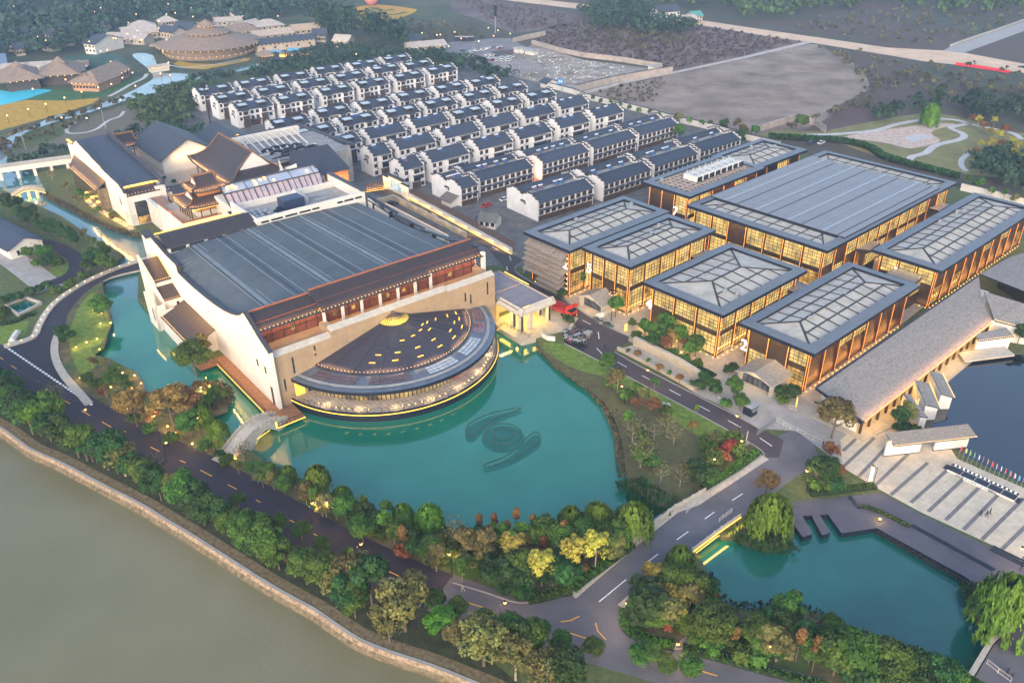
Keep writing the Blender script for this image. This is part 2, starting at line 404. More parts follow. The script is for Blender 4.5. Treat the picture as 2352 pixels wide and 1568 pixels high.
land_out=[Vector((-far,riv[0].y+60,0)),Vector((-far,far+300,0)),Vector((far,far+300,0)),Vector((far,-60,0)),Vector((riv[-1].x+60,-60,0))]+list(reversed(bank_top))+[Vector((riv[0].x-100,riv[0].y+35,0))]
ground=sheet('ground',land_out,0.0,m_grass,holes=[lake_loop])
w=MB()
for loop in(lake_loop,):
    for i in range(len(loop)):
        a,b=loop[i-1],loop[i];w.poly([(a.x,a.y,0),(b.x,b.y,0),(b.x,b.y,-3),(a.x,a.y,-3)])
struct('bank',w,m_earth)
sheet('lake_water',lake_loop,LAKE_Z,m_lake)
pl=[W(1500,1260,LAKE_Z),W(1500,1165,LAKE_Z)]
sheet('pond_water',[W(x,y,LAKE_Z)for x,y in[(1470,1242),*pond_o,(1548,1170)]],LAKE_Z+.01,m_pond)
sheet('canal_water',[W(x,y,LAKE_Z)for x,y in((318,690),(320,640),*lake_w[6:32],(240,640),(237,668))],LAKE_Z+.012,m_canal)
sheet('river_water',[(-far,-far,0),(far,-far,0),(far,120,0),(60,130,0),(-90,250,0),(-200,400,0),(-far,500,0)],RIV_Z,m_river)
raised('island',isl,-2.5,-.5,m_earth)['kind']='structure'
w=MB();n=len(riv)
for i in range(n-1):
    a,b,c,d=riv[i],riv[i+1],bank_top[i+1],bank_top[i]
    m1,m2=a.lerp(d,.55),b.lerp(c,.55)
    w.poly([(a.x,a.y,RIV_Z-.6),(b.x,b.y,RIV_Z-.6),(b.x,b.y,RIV_Z+.35),(a.x,a.y,RIV_Z+.35)],0)
    w.poly([(a.x,a.y,RIV_Z+.35),(b.x,b.y,RIV_Z+.35),(m2.x,m2.y,-.5),(m1.x,m1.y,-.5)],0)
    w.poly([(m1.x,m1.y,-.5),(m2.x,m2.y,-.5),(c.x,c.y,.1),(d.x,d.y,.1)],1)
m_riprap=M('orange_stone',(.25,.155,.095),.9,.5,1.6,c2=(.44,.33,.23),bump=.6,detail=8)
m_ripd=M('wet_stone',(.13,.10,.06),.8,.5,1.2,bump=.5)
o=w.obj('river_wall',[m_ripd,m_riprap]);tag(o,'long orange stone revetment wall running along the edge of the brown river','river wall')
w=MB();ribbon(w,bank_top,.1,0,.1);ribbon(w,bank_top,.6,-.1,.12);struct('riverside_path',w,m_conc)
w=MB();ribbon(w,bank_top,2.6,-.8,.03);struct('dry_verge',w,M('dry_verge',(.16,.09,.06),.95,.5,1.2,c2=(.20,.17,.09),detail=10))
per=smooth(WL([(-120,760),(-50,795),(2,823),(31,843),(111,896),(151,921),(197,948),(245,974),(300,1002),(355,1030),(420,1060),(474,1087),(532,1118),(600,1155),(673,1197),(745,1239),(817,1275),(898,1313),(973,1345),(1030,1366)]),4)
w=MB();ribbon(w,per,4.7,4.7,.02);struct('riverside_road',w,m_asph)
per2=smooth(WL([(1012,1359),(1089,1387),(1200,1421),(1333,1461),(1486,1505),(1628,1545),(1800,1590),(1900,1615)]),4)
w=MB();ribbon(w,per2,4.7,4.7,.024);struct('grey_road',w,m_asph2)
jun=WL([(1240,1377),(1316,1368),(1387,1308),(1458,1248),(1548,1176),(1598,1140),(1680,1085),(1756,1052),(1790,1000),(1830,985),(1870,1020),(1880,1050),(1856,1076),(1821,1099),(1780,1130),(1711,1181),(1598,1261),(1556,1298),(1511,1328),(1483,1346),(1428,1397),(1430,1430),(1445,1458),(1480,1485),(1540,1510),(1400,1500),(1240,1450)])
raised('bridge_road',jun,-.7,.034,m_asph2,m_conc)['kind']='structure'
road_in=WL([(1756,1052),(1753,1040),(1736,1025),(1713,1012),(1651,976.5),(1551,923),(1451,870),(1376,829),(1296,789),(1321,752),(1312,734.5),(1290,712),(1258,690),(1220,665),(1176,632),(1138,594),(1120,571),(1060,542),(1000,505),(925,460),(880,452),(843,440),(883,429),(938,452),(1060,519),(1175,582),(1201,600),(1186,612),(1188,625),(1226,649),(1273,674),(1326,707),(1361,729),(1403,752),(1446,772),(1440,788),(1412,800),(1411,806),(1471,840),(1588,900),(1703,959),(1746,984),(1800,1010),(1790,1050)])
sheet('inner_road',road_in,.042,m_asphi)
loop_o=WL([(337,592),(275,612),(225,632),(175,657),(125,692),(100,719),(82,749),(70,774),(40,785),(8,794)])
loop_i=WL([(330,618),(262,634),(225,652),(195,674),(172,699),(155,724),(150,754),(135,784),(136,821),(155,859),(190,899),(215,926)])
lo,li=smooth(loop_o,4),smooth(loop_i,4)
raised('curved_road',lo+WL([(-30,775),(10,830),(60,860),(150,915)])+list(reversed(li)),-.6,.052,m_asph,m_conc)['kind']='structure'
def dash(w,p,q,width=.22,z=.075):
    p,q=W(*p,z),W(*q,z);d=(q-p).normalized();nn=Vector((-d.y,d.x,0))*width/2
    w.poly([p+nn,p-nn,q-nn,q+nn])
w=MB()
for p,q in(((0,820),(8,826)),((26,839),(38,847)),((105,892),(118,901)),((142,916),(161,927)),((187,942),(207,954)),((234,968),(256,981)),((285,989),(290,992)),((346,1026),(366,1036)),((413,1056),(426,1062)),((460,1079),(487,1093)),((523,1112),(544,1123)),((588,1147),(598,1153)),((665,1193),(681,1202)),((720,1225),(730,1230)),((742,1237),(750,1241)),((807,1270),(827,1280)),((879,1305),(916,1322)),((969,1344),(978,1349)),((1068,1381),(1110,1394)),((1178,1415),(1218,1427)),((1310,1453),(1357,1468)),((1458,1497),(1514,1514)),((1608,1539),(1648,1551))):dash(w,p,q)
for a in(((1288,1427),(1310,1424),(1331,1414)),((1368,1429),(1373,1448),(1392,1468))):
    for i in range(2):dash(w,a[i],a[i+1])
o=struct('yellow_lane_marks',w,m_liney)
w=MB()
for p,q in(((1376,1381),(1438,1330)),((1483,1293),(1512,1271)),((1554,1239),(1581,1220)),((1619,1191),(1641,1175)),((1681,1149),(1706,1133)),((1475,862),(1497,874)),((1537,894),(1563,908)),((1603,930),(1630,944)),((1672,965),(1702,981)),((1745,1005),(1773,1024)),((1338,735),(1357,745)),((1418,831),(1440,843)),((931,455),(942,462)),((991,489),(1005,498)),((1023,508),(1037,516)),((1057,526),(1071,535)),((1130,566),(1144,574)),((1370,799),(1384,813)),((1374,762),(1376,778)),((1170,588),(1174,598)),((1164,612),(1165,622))):dash(w,p,q,.2)
for i in range(31):
    t=i/30;a=(13+t*194,796+t*131)
    dash(w,a,(a[0]+4.5,a[1]+3),.55)
struct('white_lane_marks',w,m_linew)
w=MB()
ribbon(w,lo,1.9,-.1,.5,t=1.0);struct('curved_footpath',w,m_cap)
w=MB();ribbon(w,smooth(WL([(152,750),(136,784),(137,821),(156,859),(191,899),(214,925)]),4),0,1.9,.3,t=.5);struct('kerb_footpath',w,m_cap)
w=MB()
for pts in([(1296,789),(1376,829),(1451,870),(1551,923),(1651,976.5),(1713,1012),(1736,1025),(1753,1040),(1756,1052)],[(1411,808),(1471,842),(1588,902),(1703,961),(1746,986)],[(1176,632),(1220,665),(1258,690),(1290,712),(1312,734),(1321,752)],
            [(1448,774),(1403,754),(1361,731),(1326,709),(1273,676),(1226,651),(1188,627),(1184,613),(1201,601)],[(1040,1338),(1120,1362),(1190,1384),(1240,1378)]):
    ribbon(w,smooth(WL(pts),3),.12,.12,.14,t=.14)
struct('kerb',w,m_conc)
w=MB()
for pts in([(1312,1366),(1387,1302),(1458,1242),(1548,1170),(1598,1152),(1756,1050)],[(1430,1396),(1485,1345)]):
    ribbon(w,WL(pts),1.0,1.1,.2,t=.25)
struct('bridge_footpath',w,m_cap)
m_grass2=M('garden_ground',(.055,.085,.025),.95,.45,.35,c2=(.16,.13,.07),bump=.4,detail=12,big=(.12,(.05,.11,.02),.5,.62))
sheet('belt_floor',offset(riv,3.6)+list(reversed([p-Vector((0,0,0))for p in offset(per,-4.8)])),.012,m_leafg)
sheet('garden',WL([(300,980),(215,926),(190,895),(156,855),(138,820),(137,785),(155,755),(157,726),(175,701),(197,677),(237,655),(237,668),(252,709),(258,742),(248,767),(240,799),(215,816),(225,826),(252,829),(275,844),(312,861),(330,884),(336,906),(350,908),(390,903),(437,896),(470,905),(520,925),(524,945),(500,955),(485,965),(495,990),(512,1009),(522,1026),(532,1030),(477,1056),(327,991)]),.010,m_grass2)
sheet('lawn',smooth(WL([(160,760),(185,700),(215,672),(240,700),(252,740),(243,770),(232,790),(210,800),(215,815),(225,830),(200,860),(178,850),(160,800)]),3,True),.03,m_lawn)
sheet('lawn',smooth(WL([(1240,790),(1296,791),(1376,831),(1451,872),(1551,925),(1651,978),(1700,1012),(1690,1030),(1620,1010),(1540,960),(1470,905),(1400,870),(1330,850),(1280,825)]),3,True),.03,m_lawn)
sheet('garden',WL([(1233,789),(1296,791),(1451,872),(1551,925),(1713,1014),(1752,1044),(1756,1060),(1598,1150),(1548,1168),(1500,1160),(1463,1130),(1441,1111),(1436,1071),(1428,1009),(1413,964),(1388,924),(1351,894),(1301,861),(1271,834),(1243,806)]),.012,m_earth)
sheet('garden',WL([(600,1058),(560,1060),(502,1066),(588,1110),(695,1174),(838,1247),(963,1309),(1040,1336),(1120,1360),(1190,1382),(1240,1376),(1316,1366),(1387,1306),(1470,1240),(1440,1250),(1370,1240),(1290,1226),(1200,1226),(1113,1230),(1038,1230),(958,1213),(903,1196),(863,1178),(790,1160),(730,1132),(690,1109),(638,1081)]),.014,m_grass2)
sheet('garden',WL([(1601,1282),(1560,1300),(1513,1332),(1485,1350),(1432,1398),(1434,1430),(1448,1456),(1490,1478),(1570,1500),(1700,1535),(1830,1575),(2000,1600),(2200,1575),(2164,1548),(2089,1523),(1971,1475),(1946,1450),(1889,1425),(1839,1410),(1789,1403),(1726,1415),(1690,1407),(1650,1390),(1632,1357),(1623,1328),(1612,1302)]),.014,m_grass2)
sheet('pavilion_paving',WL([(1240,640),(1300,600),(1520,480),(1640,420),(2000,520),(2230,620),(2000,800),(1880,930),(1850,960),(1810,975),(1720,960),(1600,905),(1500,840),(1455,790),(1400,750),(1320,705)]),.03,m_pave,PF)
sheet('grey_paving',WL([(1600,900),(1622,880),(1700,855),(1760,850),(1830,905),(1880,935),(1985,970),(1940,1075),(1870,1020),(1830,990),(1746,984),(1703,959)]),.048,m_conc,PF)
plz=WL([(1984,969),(1930,1010),(1936,1074),(2014,1121),(2114,1176),(2281,1253),(2352,1290),(2560,1400),(2700,1300),(2352,1121),(2199,1054),(2170,1010),(2049,985)])
PZ=Frame(W(1960,1080),0);_d=W(2199,1135)-W(2077,1236);PZ=Frame(W(1960,1080),math.degrees(math.atan2(_d.y,_d.x)))
sheet('plaza',plz,.09,m_plaza,PZ)
w=MB()
for p,q in(((1936,1072),(2008,1005)),((1972,1094),(2050,1012)),((2006,1118),(2086,1042)),((2046,1136),(2131,1062)),((2092,1154),(2180,1075)),((2132,1174),(2220,1092)),((2172,1194),(2265,1103)),((2213,1216),(2311,1117)),((2255,1239),(2352,1143)),((2300,1262),(2400,1165)),((2345,1290),(2440,1190)),((1936,1035),(1985,990))):
    dash(w,p,q,.75,.1)
struct('plaza_bands',w,m_plazaline)
dk=[(1820,1152),(1949,1139),(2024,1131),(2114,1180),(2281,1260),(2390,1310),(2330,1350),(2229,1333),(2213,1322),(2013,1212),(1933,1224),(1902,1181),(1883,1182),(1907,1222),(1888,1229),(1864,1183),(1843,1184),(1866,1226),(1844,1233),(1820,1200)]
DKF=Frame(W(2013,1212),0);_d=W(2229,1333)-W(2013,1212);DKF=Frame(W(2013,1212),math.degrees(math.atan2(_d.y,_d.x)))
o=raised('pond_deck',WL(dk),-2.2,.03,m_deck,m_fascia,DKF);o['kind']='structure'
w=MB()
for i,(p,q)in enumerate((((1949,1141),(1971,1167)),((1953,1139.5),(1976,1165.5)),((2092,1208),(2280,1310)),((2096,1205),(2286,1308)),((1971,1167),(1990,1166)),((2281,1254),(2400,1312)),((2277,1258),(2396,1316)),((2273,1262),(2392,1320)))):
    a,b=W(*p),W(*q);w.bar((a.x,a.y,.03+.06+.02*(i%3)),(b.x,b.y,.03+.06+.02*(i%3)),.35,.14)
struct('deck_steps',w,m_fascia)
ty=MB();a,b=W(2013,1214),W(2226,1334)
m_rub=M('black_rubber',(.02,.022,.025),.8,.2)
tyre=MB();K,rr,r2=12,.42,.17
for i in range(K):
    t0,t1=2*math.pi*i/K,2*math.pi*(i+1)/K
    tyre.bar((math.cos(t0)*rr,0,math.sin(t0)*rr),(math.cos(t1)*rr,0,math.sin(t1)*rr),.3,.2)
tme=tyre.mesh('tyre',m_rub);L=(b-a).length;n=int(L/1.15);hd=math.atan2(b.y-a.y,b.x-a.x);nn=Vector((math.sin(hd),-math.cos(hd),0))
for i in range(n):
    p=a.lerp(b,(i+.5)/n)+nn*.25;o=link('tyre_fender',tme);place(o,(p.x,p.y,-.45),hd)
    tag(o,'black tyre fender hanging on the pond side of the grey deck','tyre','tyre fenders along the grey deck')
sheet('open_land',WL([(1000,60),(1100,0),(1176,-60),(1700,-200),(2600,-200),(2600,560),(2352,470),(2210,432),(2000,395),(1726,322),(1688,300),(1551,275),(1346,222),(1263,200),(1180,178),(1043,137),(930,110),(900,80)]),.02,M('scrubland',(.095,.072,.058),.95,.45,.05,c2=(.065,.085,.042),detail=13,big=(.008,(.10,.06,.055),.45,.62)))
sheet('far_land',WL([(-700,120),(-400,-60),(0,-200),(1176,-200),(1176,-50),(1050,40),(930,110),(588,170),(440,190),(300,240),(60,300),(-300,350)]),.024,M('far_green',(.05,.075,.04),.95,.4,.03,c2=(.09,.10,.05),detail=12))
sheet('brown_field',WL([(1225,99),(1262,62),(1350,48),(1450,60),(1560,76),(1640,60),(1740,78),(1860,97),(1700,133),(1545,163),(1400,140)]),.04,m_brown)
sheet('brown_field',WL([(1030,-12),(1176,10),(1330,35),(1300,60),(1180,78),(1100,45),(1040,28)]),.04,M('purple_field',(.10,.062,.065),.95,.35,.03,c2=(.17,.13,.12),detail=12))
sheet('bare_field',smooth(WL([(1348,216),(1450,192),(1560,168),(1700,138),(1860,102),(1905,118),(1960,145),(1992,180),(1990,210),(1930,240),(1912,262),(1860,290),(1780,300),(1690,298),(1551,270),(1420,232)]),3,True),.05,m_sandy)
sheet('rubble_yard',WL([(1178,122),(1222,104),(1340,138),(1516,160),(1323,206),(1262,196),(1182,177),(1258,157),(1176,132)]),.045,M('rubble_ground',(.22,.165,.135),.95,.4,.12,c2=(.42,.38,.34),detail=14,big=(.03,(.15,.13,.08),.52,.7)))
sheet('dirt_road',WL([(900,-40),(1060,-18),(1176,-8),(1376,14),(1476,20),(1576,42),(1763,70),(1889,88),(2039,110),(2170,117),(2210,121),(2352,147),(2600,185),(2600,210),(2352,168),(2250,155),(2120,141),(2039,127),(1860,98),(1763,84),(1600,57),(1500,38),(1376,27),(1176,3),(1000,-20)]),.06,m_dirt)
sheet('concrete_road',WL([(2166,117),(2182,108),(2352,50),(2600,-30),(2600,-5),(2352,72),(2212,123)]),.07,m_conc)
sheet('concrete_lane',WL([(1335,211),(1445,184),(1550,164),(1700,132),(1852,95),(1864,99),(1705,136),(1556,168),(1450,189),(1345,216)]),.065,M('lane_concrete',(.40,.36,.33),.9,.12,.1))
m_lot=M('car_park',(.17,.165,.17),.9,.15,.1,detail=9)
sheet('car_park',WL([(1005,120),(1035,97),(1130,89),(1172,88),(1215,112),(1150,116),(1060,131),(1043,137)]),.06,m_lot)
sheet('car_park',WL([(1040,140),(1062,128),(1120,121),(1176,133),(1258,157),(1182,176),(1120,166),(1060,152)]),.06,M('car_park_brown',(.24,.205,.19),.9,.15,.1,detail=9))
m_olive=M('park_lawn',(.17,.165,.06),.95,.2,.12,c2=(.22,.20,.08),detail=10)
sheet('park_lawn',smooth(WL([(1728,312),(1800,298),(1880,302),(1990,282),(2110,262),(2200,268),(2300,300),(2420,320),(2420,430),(2300,410),(2220,400),(2130,380),(2050,366),(1990,352),(1900,322),(1800,318)]),3,True),.055,m_olive)
sheet('gravel_bed',smooth(WL([(1936,316),(1990,305),(2080,292),(2150,284),(2195,286),(2150,298),(2140,308),(2160,322),(2140,332),(2088,341),(2040,330),(1985,322)]),3,True),.075,M('pink_gravel',(.42,.33,.28),.95,.3,.5,detail=12))
w=MB()
m_path=M('pale_path',(.42,.42,.42),.9,.12,.3)
for pts,wd_ in(([(1826,316),(1850,311),(1930,308),(2010,300),(2060,286),(2110,277),(2150,273),(2200,277),(2225,285)],1.6),([(2225,285),(2190,291),(2185,296),(2205,304),(2215,313),(2200,322),(2150,334),(2125,352),(2095,360),(2088,368)],1.6),([(2225,285),(2290,298),(2330,308),(2345,320)],1.4),([(2225,352),(2210,366),(2208,380),(2220,394)],1.2)):
    ribbon(w,smooth(WL(pts),4),wd_,wd_,.095)
ribbon(w,smooth(WL([(285,256),(275,268),(250,277),(225,295),(200,304),(165,307),(153,302),(160,288),(175,281)]),4),.9,.9,.095)
ribbon(w,smooth(WL([(337,170),(330,180),(300,195),(270,212),(250,222)]),3),1.2,1.2,.095)
ribbon(w,smooth(WL([(384,150),(400,152),(425,156),(470,152),(520,144),(565,135)]),3),.9,.9,.095)
struct('garden_path',w,m_path)
sheet('grey_terrace',WL([(2080,318),(2095,311),(2118,308),(2142,316),(2110,322),(2093,328)]),.1,m_path)
sheet('rice_field',WL([(-300,262),(0,240),(60,230),(150,232),(228,225),(222,235),(140,262),(100,273),(0,300),(-120,330)]),.06,m_rice)
sheet('resort_lawn',WL([(60,229),(120,205),(230,212),(300,178),(322,178),(310,192),(260,212),(228,225),(150,232)]),.055,M('resort_lawn',(.03,.10,.03),.95,.2,.2))
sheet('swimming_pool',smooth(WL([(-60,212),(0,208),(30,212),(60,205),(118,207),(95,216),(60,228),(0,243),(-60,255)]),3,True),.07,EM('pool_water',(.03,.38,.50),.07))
sheet('canal',smooth(WL([(-60,340),(0,328),(25,312),(70,295),(115,270),(180,255),(225,240),(285,218),(330,195),(352,180),(345,165),(330,150),(308,133),(305,125),(325,122),(352,128),(360,150),(375,168),(400,168),(437,171),(435,180),(400,190),(360,212),(320,222),(270,238),(225,252),(180,268),(140,277),(100,290),(60,305),(30,330),(15,380),(0,386),(-60,384)]),2,True),.045,M('canal_far',(.14,.20,.21),.12,.1,.05,spec=.6))
sheet('canal',WL([(440,183),(500,163),(540,158),(588,145),(602,148),(560,162),(505,173),(450,190)]),.045,m_canal)
sheet('lake_far',WL([(36,28),(60,20),(110,18),(140,22),(120,40),(70,42),(38,40)]),.045,M('pale_water',(.35,.38,.40),.2,.1,.05))
sheet('dry_meadow',smooth(WL([(22,384),(20,352),(60,342),(130,320),(150,303),(163,287),(230,262),(285,243),(318,262),(328,284),(290,300),(230,320),(150,343),(90,358)]),3,True),.04,M('dry_meadow',(.155,.125,.10),.95,.2,.06,c2=(.12,.12,.08),detail=11))
sheet('yellow_terraces',smooth(WL([(714,42),(760,32),(800,22),(845,12),(880,12),(940,19),(958,24),(940,34),(905,46),(850,54),(822,64),(790,58),(760,50)]),3,True),.05,M('yellow_terrace',(.42,.24,.03),.95,.15,.03))
w=MB()
for pts in([(770,36),(800,45),(840,52),(880,53)],[(800,28),(830,40),(870,46),(905,44)],[(840,22),(870,32),(905,34),(935,28)],[(728,44),(760,42),(800,52),(840,60)],[(852,18),(880,25),(905,22)]):
    ribbon(w,smooth(WL(pts),4),3,3,.1)
struct('terrace_paths',w,M('terrace_green',(.07,.11,.04),.95,.2,.1))
sheet('rice_field',WL([(398,148),(430,158),(470,160),(520,150),(570,140),(575,133),(540,143),(500,148),(440,146),(410,140)]),.06,m_rice)
sheet('vegetable_plots',WL([(130,140),(180,125),(250,124),(285,128),(288,150),(250,160),(230,165),(100,160),(90,150)]),.055,M('plot',(.03,.075,.055),.95,.4,.05))
sheet('village_lane',HF and[HF.w(*p)for p in((60,60),(44,95),(30,240),(40,290),(300,290),(330,60),(200,40),(100,20),(78,40))],.028,M('village_lane',(.11,.108,.105),.85,.3,.2,detail=9),HF)
w=MB()
for a,b,n_ in(((1062,129),(1175,134),14),((1075,137),(1200,147),16),((1080,150),(1225,156),18)):
    for i in range(n_):
        t=i/n_;x,y=a[0]+(b[0]-a[0])*t,a[1]+(b[1]-a[1])*t;p=W(x,y);w.box(p.x-.07,p.x+.07,p.y-2.5,p.y+2.5,.08,.09)
struct('parking_marks',w,m_linew)
def leaf(name,c,c2,rough=.75):return M(name,c,rough,.25,.35,c2=c2,rand=.22,leafy=True,spec=.25)
m_ldark=leaf('dark_green_leaves',(.020,.055,.014),(.038,.09,.02))
m_lmid=leaf('mid_green_leaves',(.038,.09,.012),(.075,.14,.02))
m_lbright=leaf('bright_green_leaves',(.05,.125,.012),(.08,.17,.015))
m_lolive=leaf('olive_leaves',(.11,.11,.03),(.17,.15,.045))
m_lyell=leaf('yellow_leaves',(.26,.23,.035),(.38,.32,.05))
m_lrust=leaf('rust_leaves',(.15,.075,.025),(.22,.12,.04))
m_lwil=leaf('willow_leaves',(.075,.15,.015),(.14,.23,.025))
m_lpurp=leaf('purple_weeds',(.075,.045,.04),(.12,.085,.06))
m_lred=leaf('red_leaves',(.18,.05,.03),(.28,.09,.04))
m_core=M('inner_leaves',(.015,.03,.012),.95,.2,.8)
m_bark=M('bark',(.11,.085,.065),.9,.25,2,bump=.3)
m_barkp=M('pale_bark',(.26,.22,.18),.9,.25,2)
m_reed=leaf('reed_leaves',(.12,.105,.05),(.20,.17,.08))
def quads(name,C,N,S,T,mats,aspect=1.0,updir=None,extra=None):
    "leaf quads: centres C, facing N, half size S, tint T; extra = an MB appended with material 1"
    n=len(C);a=nr.normal(size=(n,3))if updir is None else np.tile(np.array(updir,float),(n,1))+nr.normal(size=(n,3))*.12
    N=N/(np.linalg.norm(N,axis=1,keepdims=True)+1e-9)
    a=a-(a*N).sum(1,keepdims=True)*N;a/=np.linalg.norm(a,axis=1,keepdims=True)+1e-9;b=np.cross(N,a)
    S=S[:,None];A=a*S*aspect;B=b*S
    V=np.stack([C-A-B*.7,C-A*.2+B,C+A+B*.6,C+A*.3-B],1).reshape(-1,3)
    F=np.arange(4*n).reshape(n,4);ev=np.array(extra.v,float).reshape(-1,3)if extra else np.zeros((0,3))
    fl=F.ravel().tolist();tot=[4]*n;mi=[0]*n
    if extra:
        for f in extra.f:fl+=[i+4*n for i in f];tot.append(len(f));mi.append(1)
    V=np.vstack([V,ev]);me=D.meshes.new(name)
    me.vertices.add(len(V));me.vertices.foreach_set('co',V.ravel());me.loops.add(len(fl));me.loops.foreach_set('vertex_index',fl)
    me.polygons.add(len(tot));st=np.concatenate([[0],np.cumsum(tot)[:-1]]).astype(int);me.polygons.foreach_set('loop_start',st)
    try:me.polygons.foreach_set('loop_total',tot)
    except Exception:pass
    for m in mats:me.materials.append(m)
    me.polygons.foreach_set('material_index',mi)
    at=me.attributes.new('tint','FLOAT_COLOR','POINT');col=np.ones((len(V),4));col[:4*n,:3]=np.repeat(T,4)[:,None]
    at.data.foreach_set('color',col.ravel());me.update(calc_edges=True);return me
def sph(n):
    v=nr.normal(size=(n,3));return v/np.linalg.norm(v,axis=1,keepdims=True)
def crown(name,mat,rx,rz,zc,K=30,n=4200,ls=.175,lump=.36,taper=0.0,hollow=.0,flat=0.0):
    "lumpy crown: K leaf clumps over an ellipsoid, each a shell of leaves"
    d=sph(K);d[:,2]=np.where(d[:,2]<-.35,-d[:,2]*.6,d[:,2]);rad=.45+.35*nr.random(K)
    P=d*rad[:,None]*np.array([rx,rx,rz]);P[:,:2]*=(1-taper*(P[:,2:3]/rz*.5+.5));P[:,2]+=zc
    lr=lump*rx*(.7+.6*nr.random(K))*(1-.45*taper*((P[:,2]-zc)/rz*.5+.5));ct=.72+.5*nr.random(K)
    k=nr.integers(0,K,n);s=sph(n);s[:,2]=np.where(s[:,2]<-.3,-s[:,2],s[:,2])
    C=P[k]+s*(lr[k]*(.82+.3*nr.random(n)))[:,None]*np.array([1,1,.85])
    N=s+nr.normal(size=(n,3))*.45+np.array([0,0,.25]);T=ct[k]*(.75+.5*nr.random(n))
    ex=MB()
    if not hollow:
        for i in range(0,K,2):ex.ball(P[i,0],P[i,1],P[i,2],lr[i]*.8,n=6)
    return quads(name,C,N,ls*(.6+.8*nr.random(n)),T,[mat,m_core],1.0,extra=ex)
def cone_crown(name,mat,r,h,z0,n=1500,ls=.24):
    t=nr.random(n)**.75;z=z0+h*t;a=nr.random(n)*6.283;rr=r*(1-t)**.8*(.55+.45*nr.random(n))*(1+.25*np.sin(5*a+9*t))
    C=np.stack([rr*np.cos(a),rr*np.sin(a),z],1);N=np.stack([np.cos(a),np.sin(a),.6+0*a],1)+nr.normal(size=(n,3))*.5
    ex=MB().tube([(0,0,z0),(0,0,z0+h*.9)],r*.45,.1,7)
    return quads(name,C,N,ls*(.6+.7*nr.random(n)),.7+.6*nr.random(n),[mat,m_core],extra=ex)
def willow_crown(name,mat,r,h,n=5200):
    k=110;a0=nr.random(k)*6.283;r0=r*np.sqrt(nr.random(k));top=h*(.98-.35*(r0/r)**2);ln=h*(.35+.4*nr.random(k))*(.5+.5*r0/r)
    j=nr.integers(0,k,n);t=nr.random(n);z=top[j]-ln[j]*t;rr=r0[j]*(1+.12*t);a=a0[j]+nr.normal(size=n)*.06/(.3+r0[j]/r)
    C=np.stack([rr*np.cos(a),rr*np.sin(a),z],1)+nr.normal(size=(n,3))*.12;N=np.stack([np.cos(a),np.sin(a),.25+0*a],1)+nr.normal(size=(n,3))*.35
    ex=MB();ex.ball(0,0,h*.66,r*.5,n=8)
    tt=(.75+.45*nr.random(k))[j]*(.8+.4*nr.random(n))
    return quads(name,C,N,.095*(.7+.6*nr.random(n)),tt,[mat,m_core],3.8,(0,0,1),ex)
def limbs(name,mat,h,r,spread,n=5,z0=.45,fork=0):
    w=MB();w.tube([(0,0,-.2),(.05*r,0,h*.4),(.1,.05,h)],r,r*.45,7)
    for i in range(n):
        a=i*2.4+.5;s=spread*(.6+.4*rnd.random());zb=h*(z0+.45*i/n);e=(s*math.cos(a),s*math.sin(a),zb+s*.75)
        m_=(s*.5*math.cos(a),s*.5*math.sin(a),zb+s*.28);w.tube([(0,0,zb),m_,e],r*.45,r*.15,5)
        for q in range(fork):
            b=a+(q-fork/2+.5)*.9;w.tube([m_,(m_[0]+s*.5*math.cos(b),m_[1]+s*.5*math.sin(b),m_[2]+s*(.35+.2*q))],r*.22,r*.07,4)
            w.tube([e,(e[0]+s*.3*math.cos(b+.4),e[1]+s*.3*math.sin(b+.4),e[2]+s*.25)],r*.16,r*.05,4)
    return w.mesh(name,mat)
PRO={}
def proto(key,name,crown_me,trunk_me,props=None):
    PRO[key]=(name,crown_me,trunk_me)
for i in range(3):
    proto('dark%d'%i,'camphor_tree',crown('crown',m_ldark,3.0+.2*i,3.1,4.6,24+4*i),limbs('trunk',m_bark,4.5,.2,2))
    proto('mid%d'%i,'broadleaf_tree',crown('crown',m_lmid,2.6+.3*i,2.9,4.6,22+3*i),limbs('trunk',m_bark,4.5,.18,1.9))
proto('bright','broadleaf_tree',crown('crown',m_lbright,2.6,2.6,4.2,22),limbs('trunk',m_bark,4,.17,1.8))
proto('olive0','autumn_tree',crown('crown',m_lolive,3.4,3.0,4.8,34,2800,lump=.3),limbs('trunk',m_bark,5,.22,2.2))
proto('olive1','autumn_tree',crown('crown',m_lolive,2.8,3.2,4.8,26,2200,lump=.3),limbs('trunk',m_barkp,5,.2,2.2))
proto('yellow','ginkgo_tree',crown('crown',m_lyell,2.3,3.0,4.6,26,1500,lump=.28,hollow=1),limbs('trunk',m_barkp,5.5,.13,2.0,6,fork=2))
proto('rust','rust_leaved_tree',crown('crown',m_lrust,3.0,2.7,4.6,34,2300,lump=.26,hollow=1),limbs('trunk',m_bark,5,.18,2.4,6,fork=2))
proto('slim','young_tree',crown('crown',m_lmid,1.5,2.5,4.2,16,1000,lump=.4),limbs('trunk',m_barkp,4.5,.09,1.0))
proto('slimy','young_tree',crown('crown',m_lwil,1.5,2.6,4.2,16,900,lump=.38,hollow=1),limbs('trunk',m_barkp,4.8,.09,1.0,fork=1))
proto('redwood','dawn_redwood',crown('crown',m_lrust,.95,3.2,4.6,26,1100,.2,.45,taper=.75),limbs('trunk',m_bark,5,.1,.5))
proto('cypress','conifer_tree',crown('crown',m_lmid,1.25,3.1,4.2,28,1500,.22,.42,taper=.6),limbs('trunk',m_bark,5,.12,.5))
proto('willow','willow_tree',willow_crown('crown',m_lwil,2.9,7.2),limbs('trunk',m_bark,5,.2,1.8))
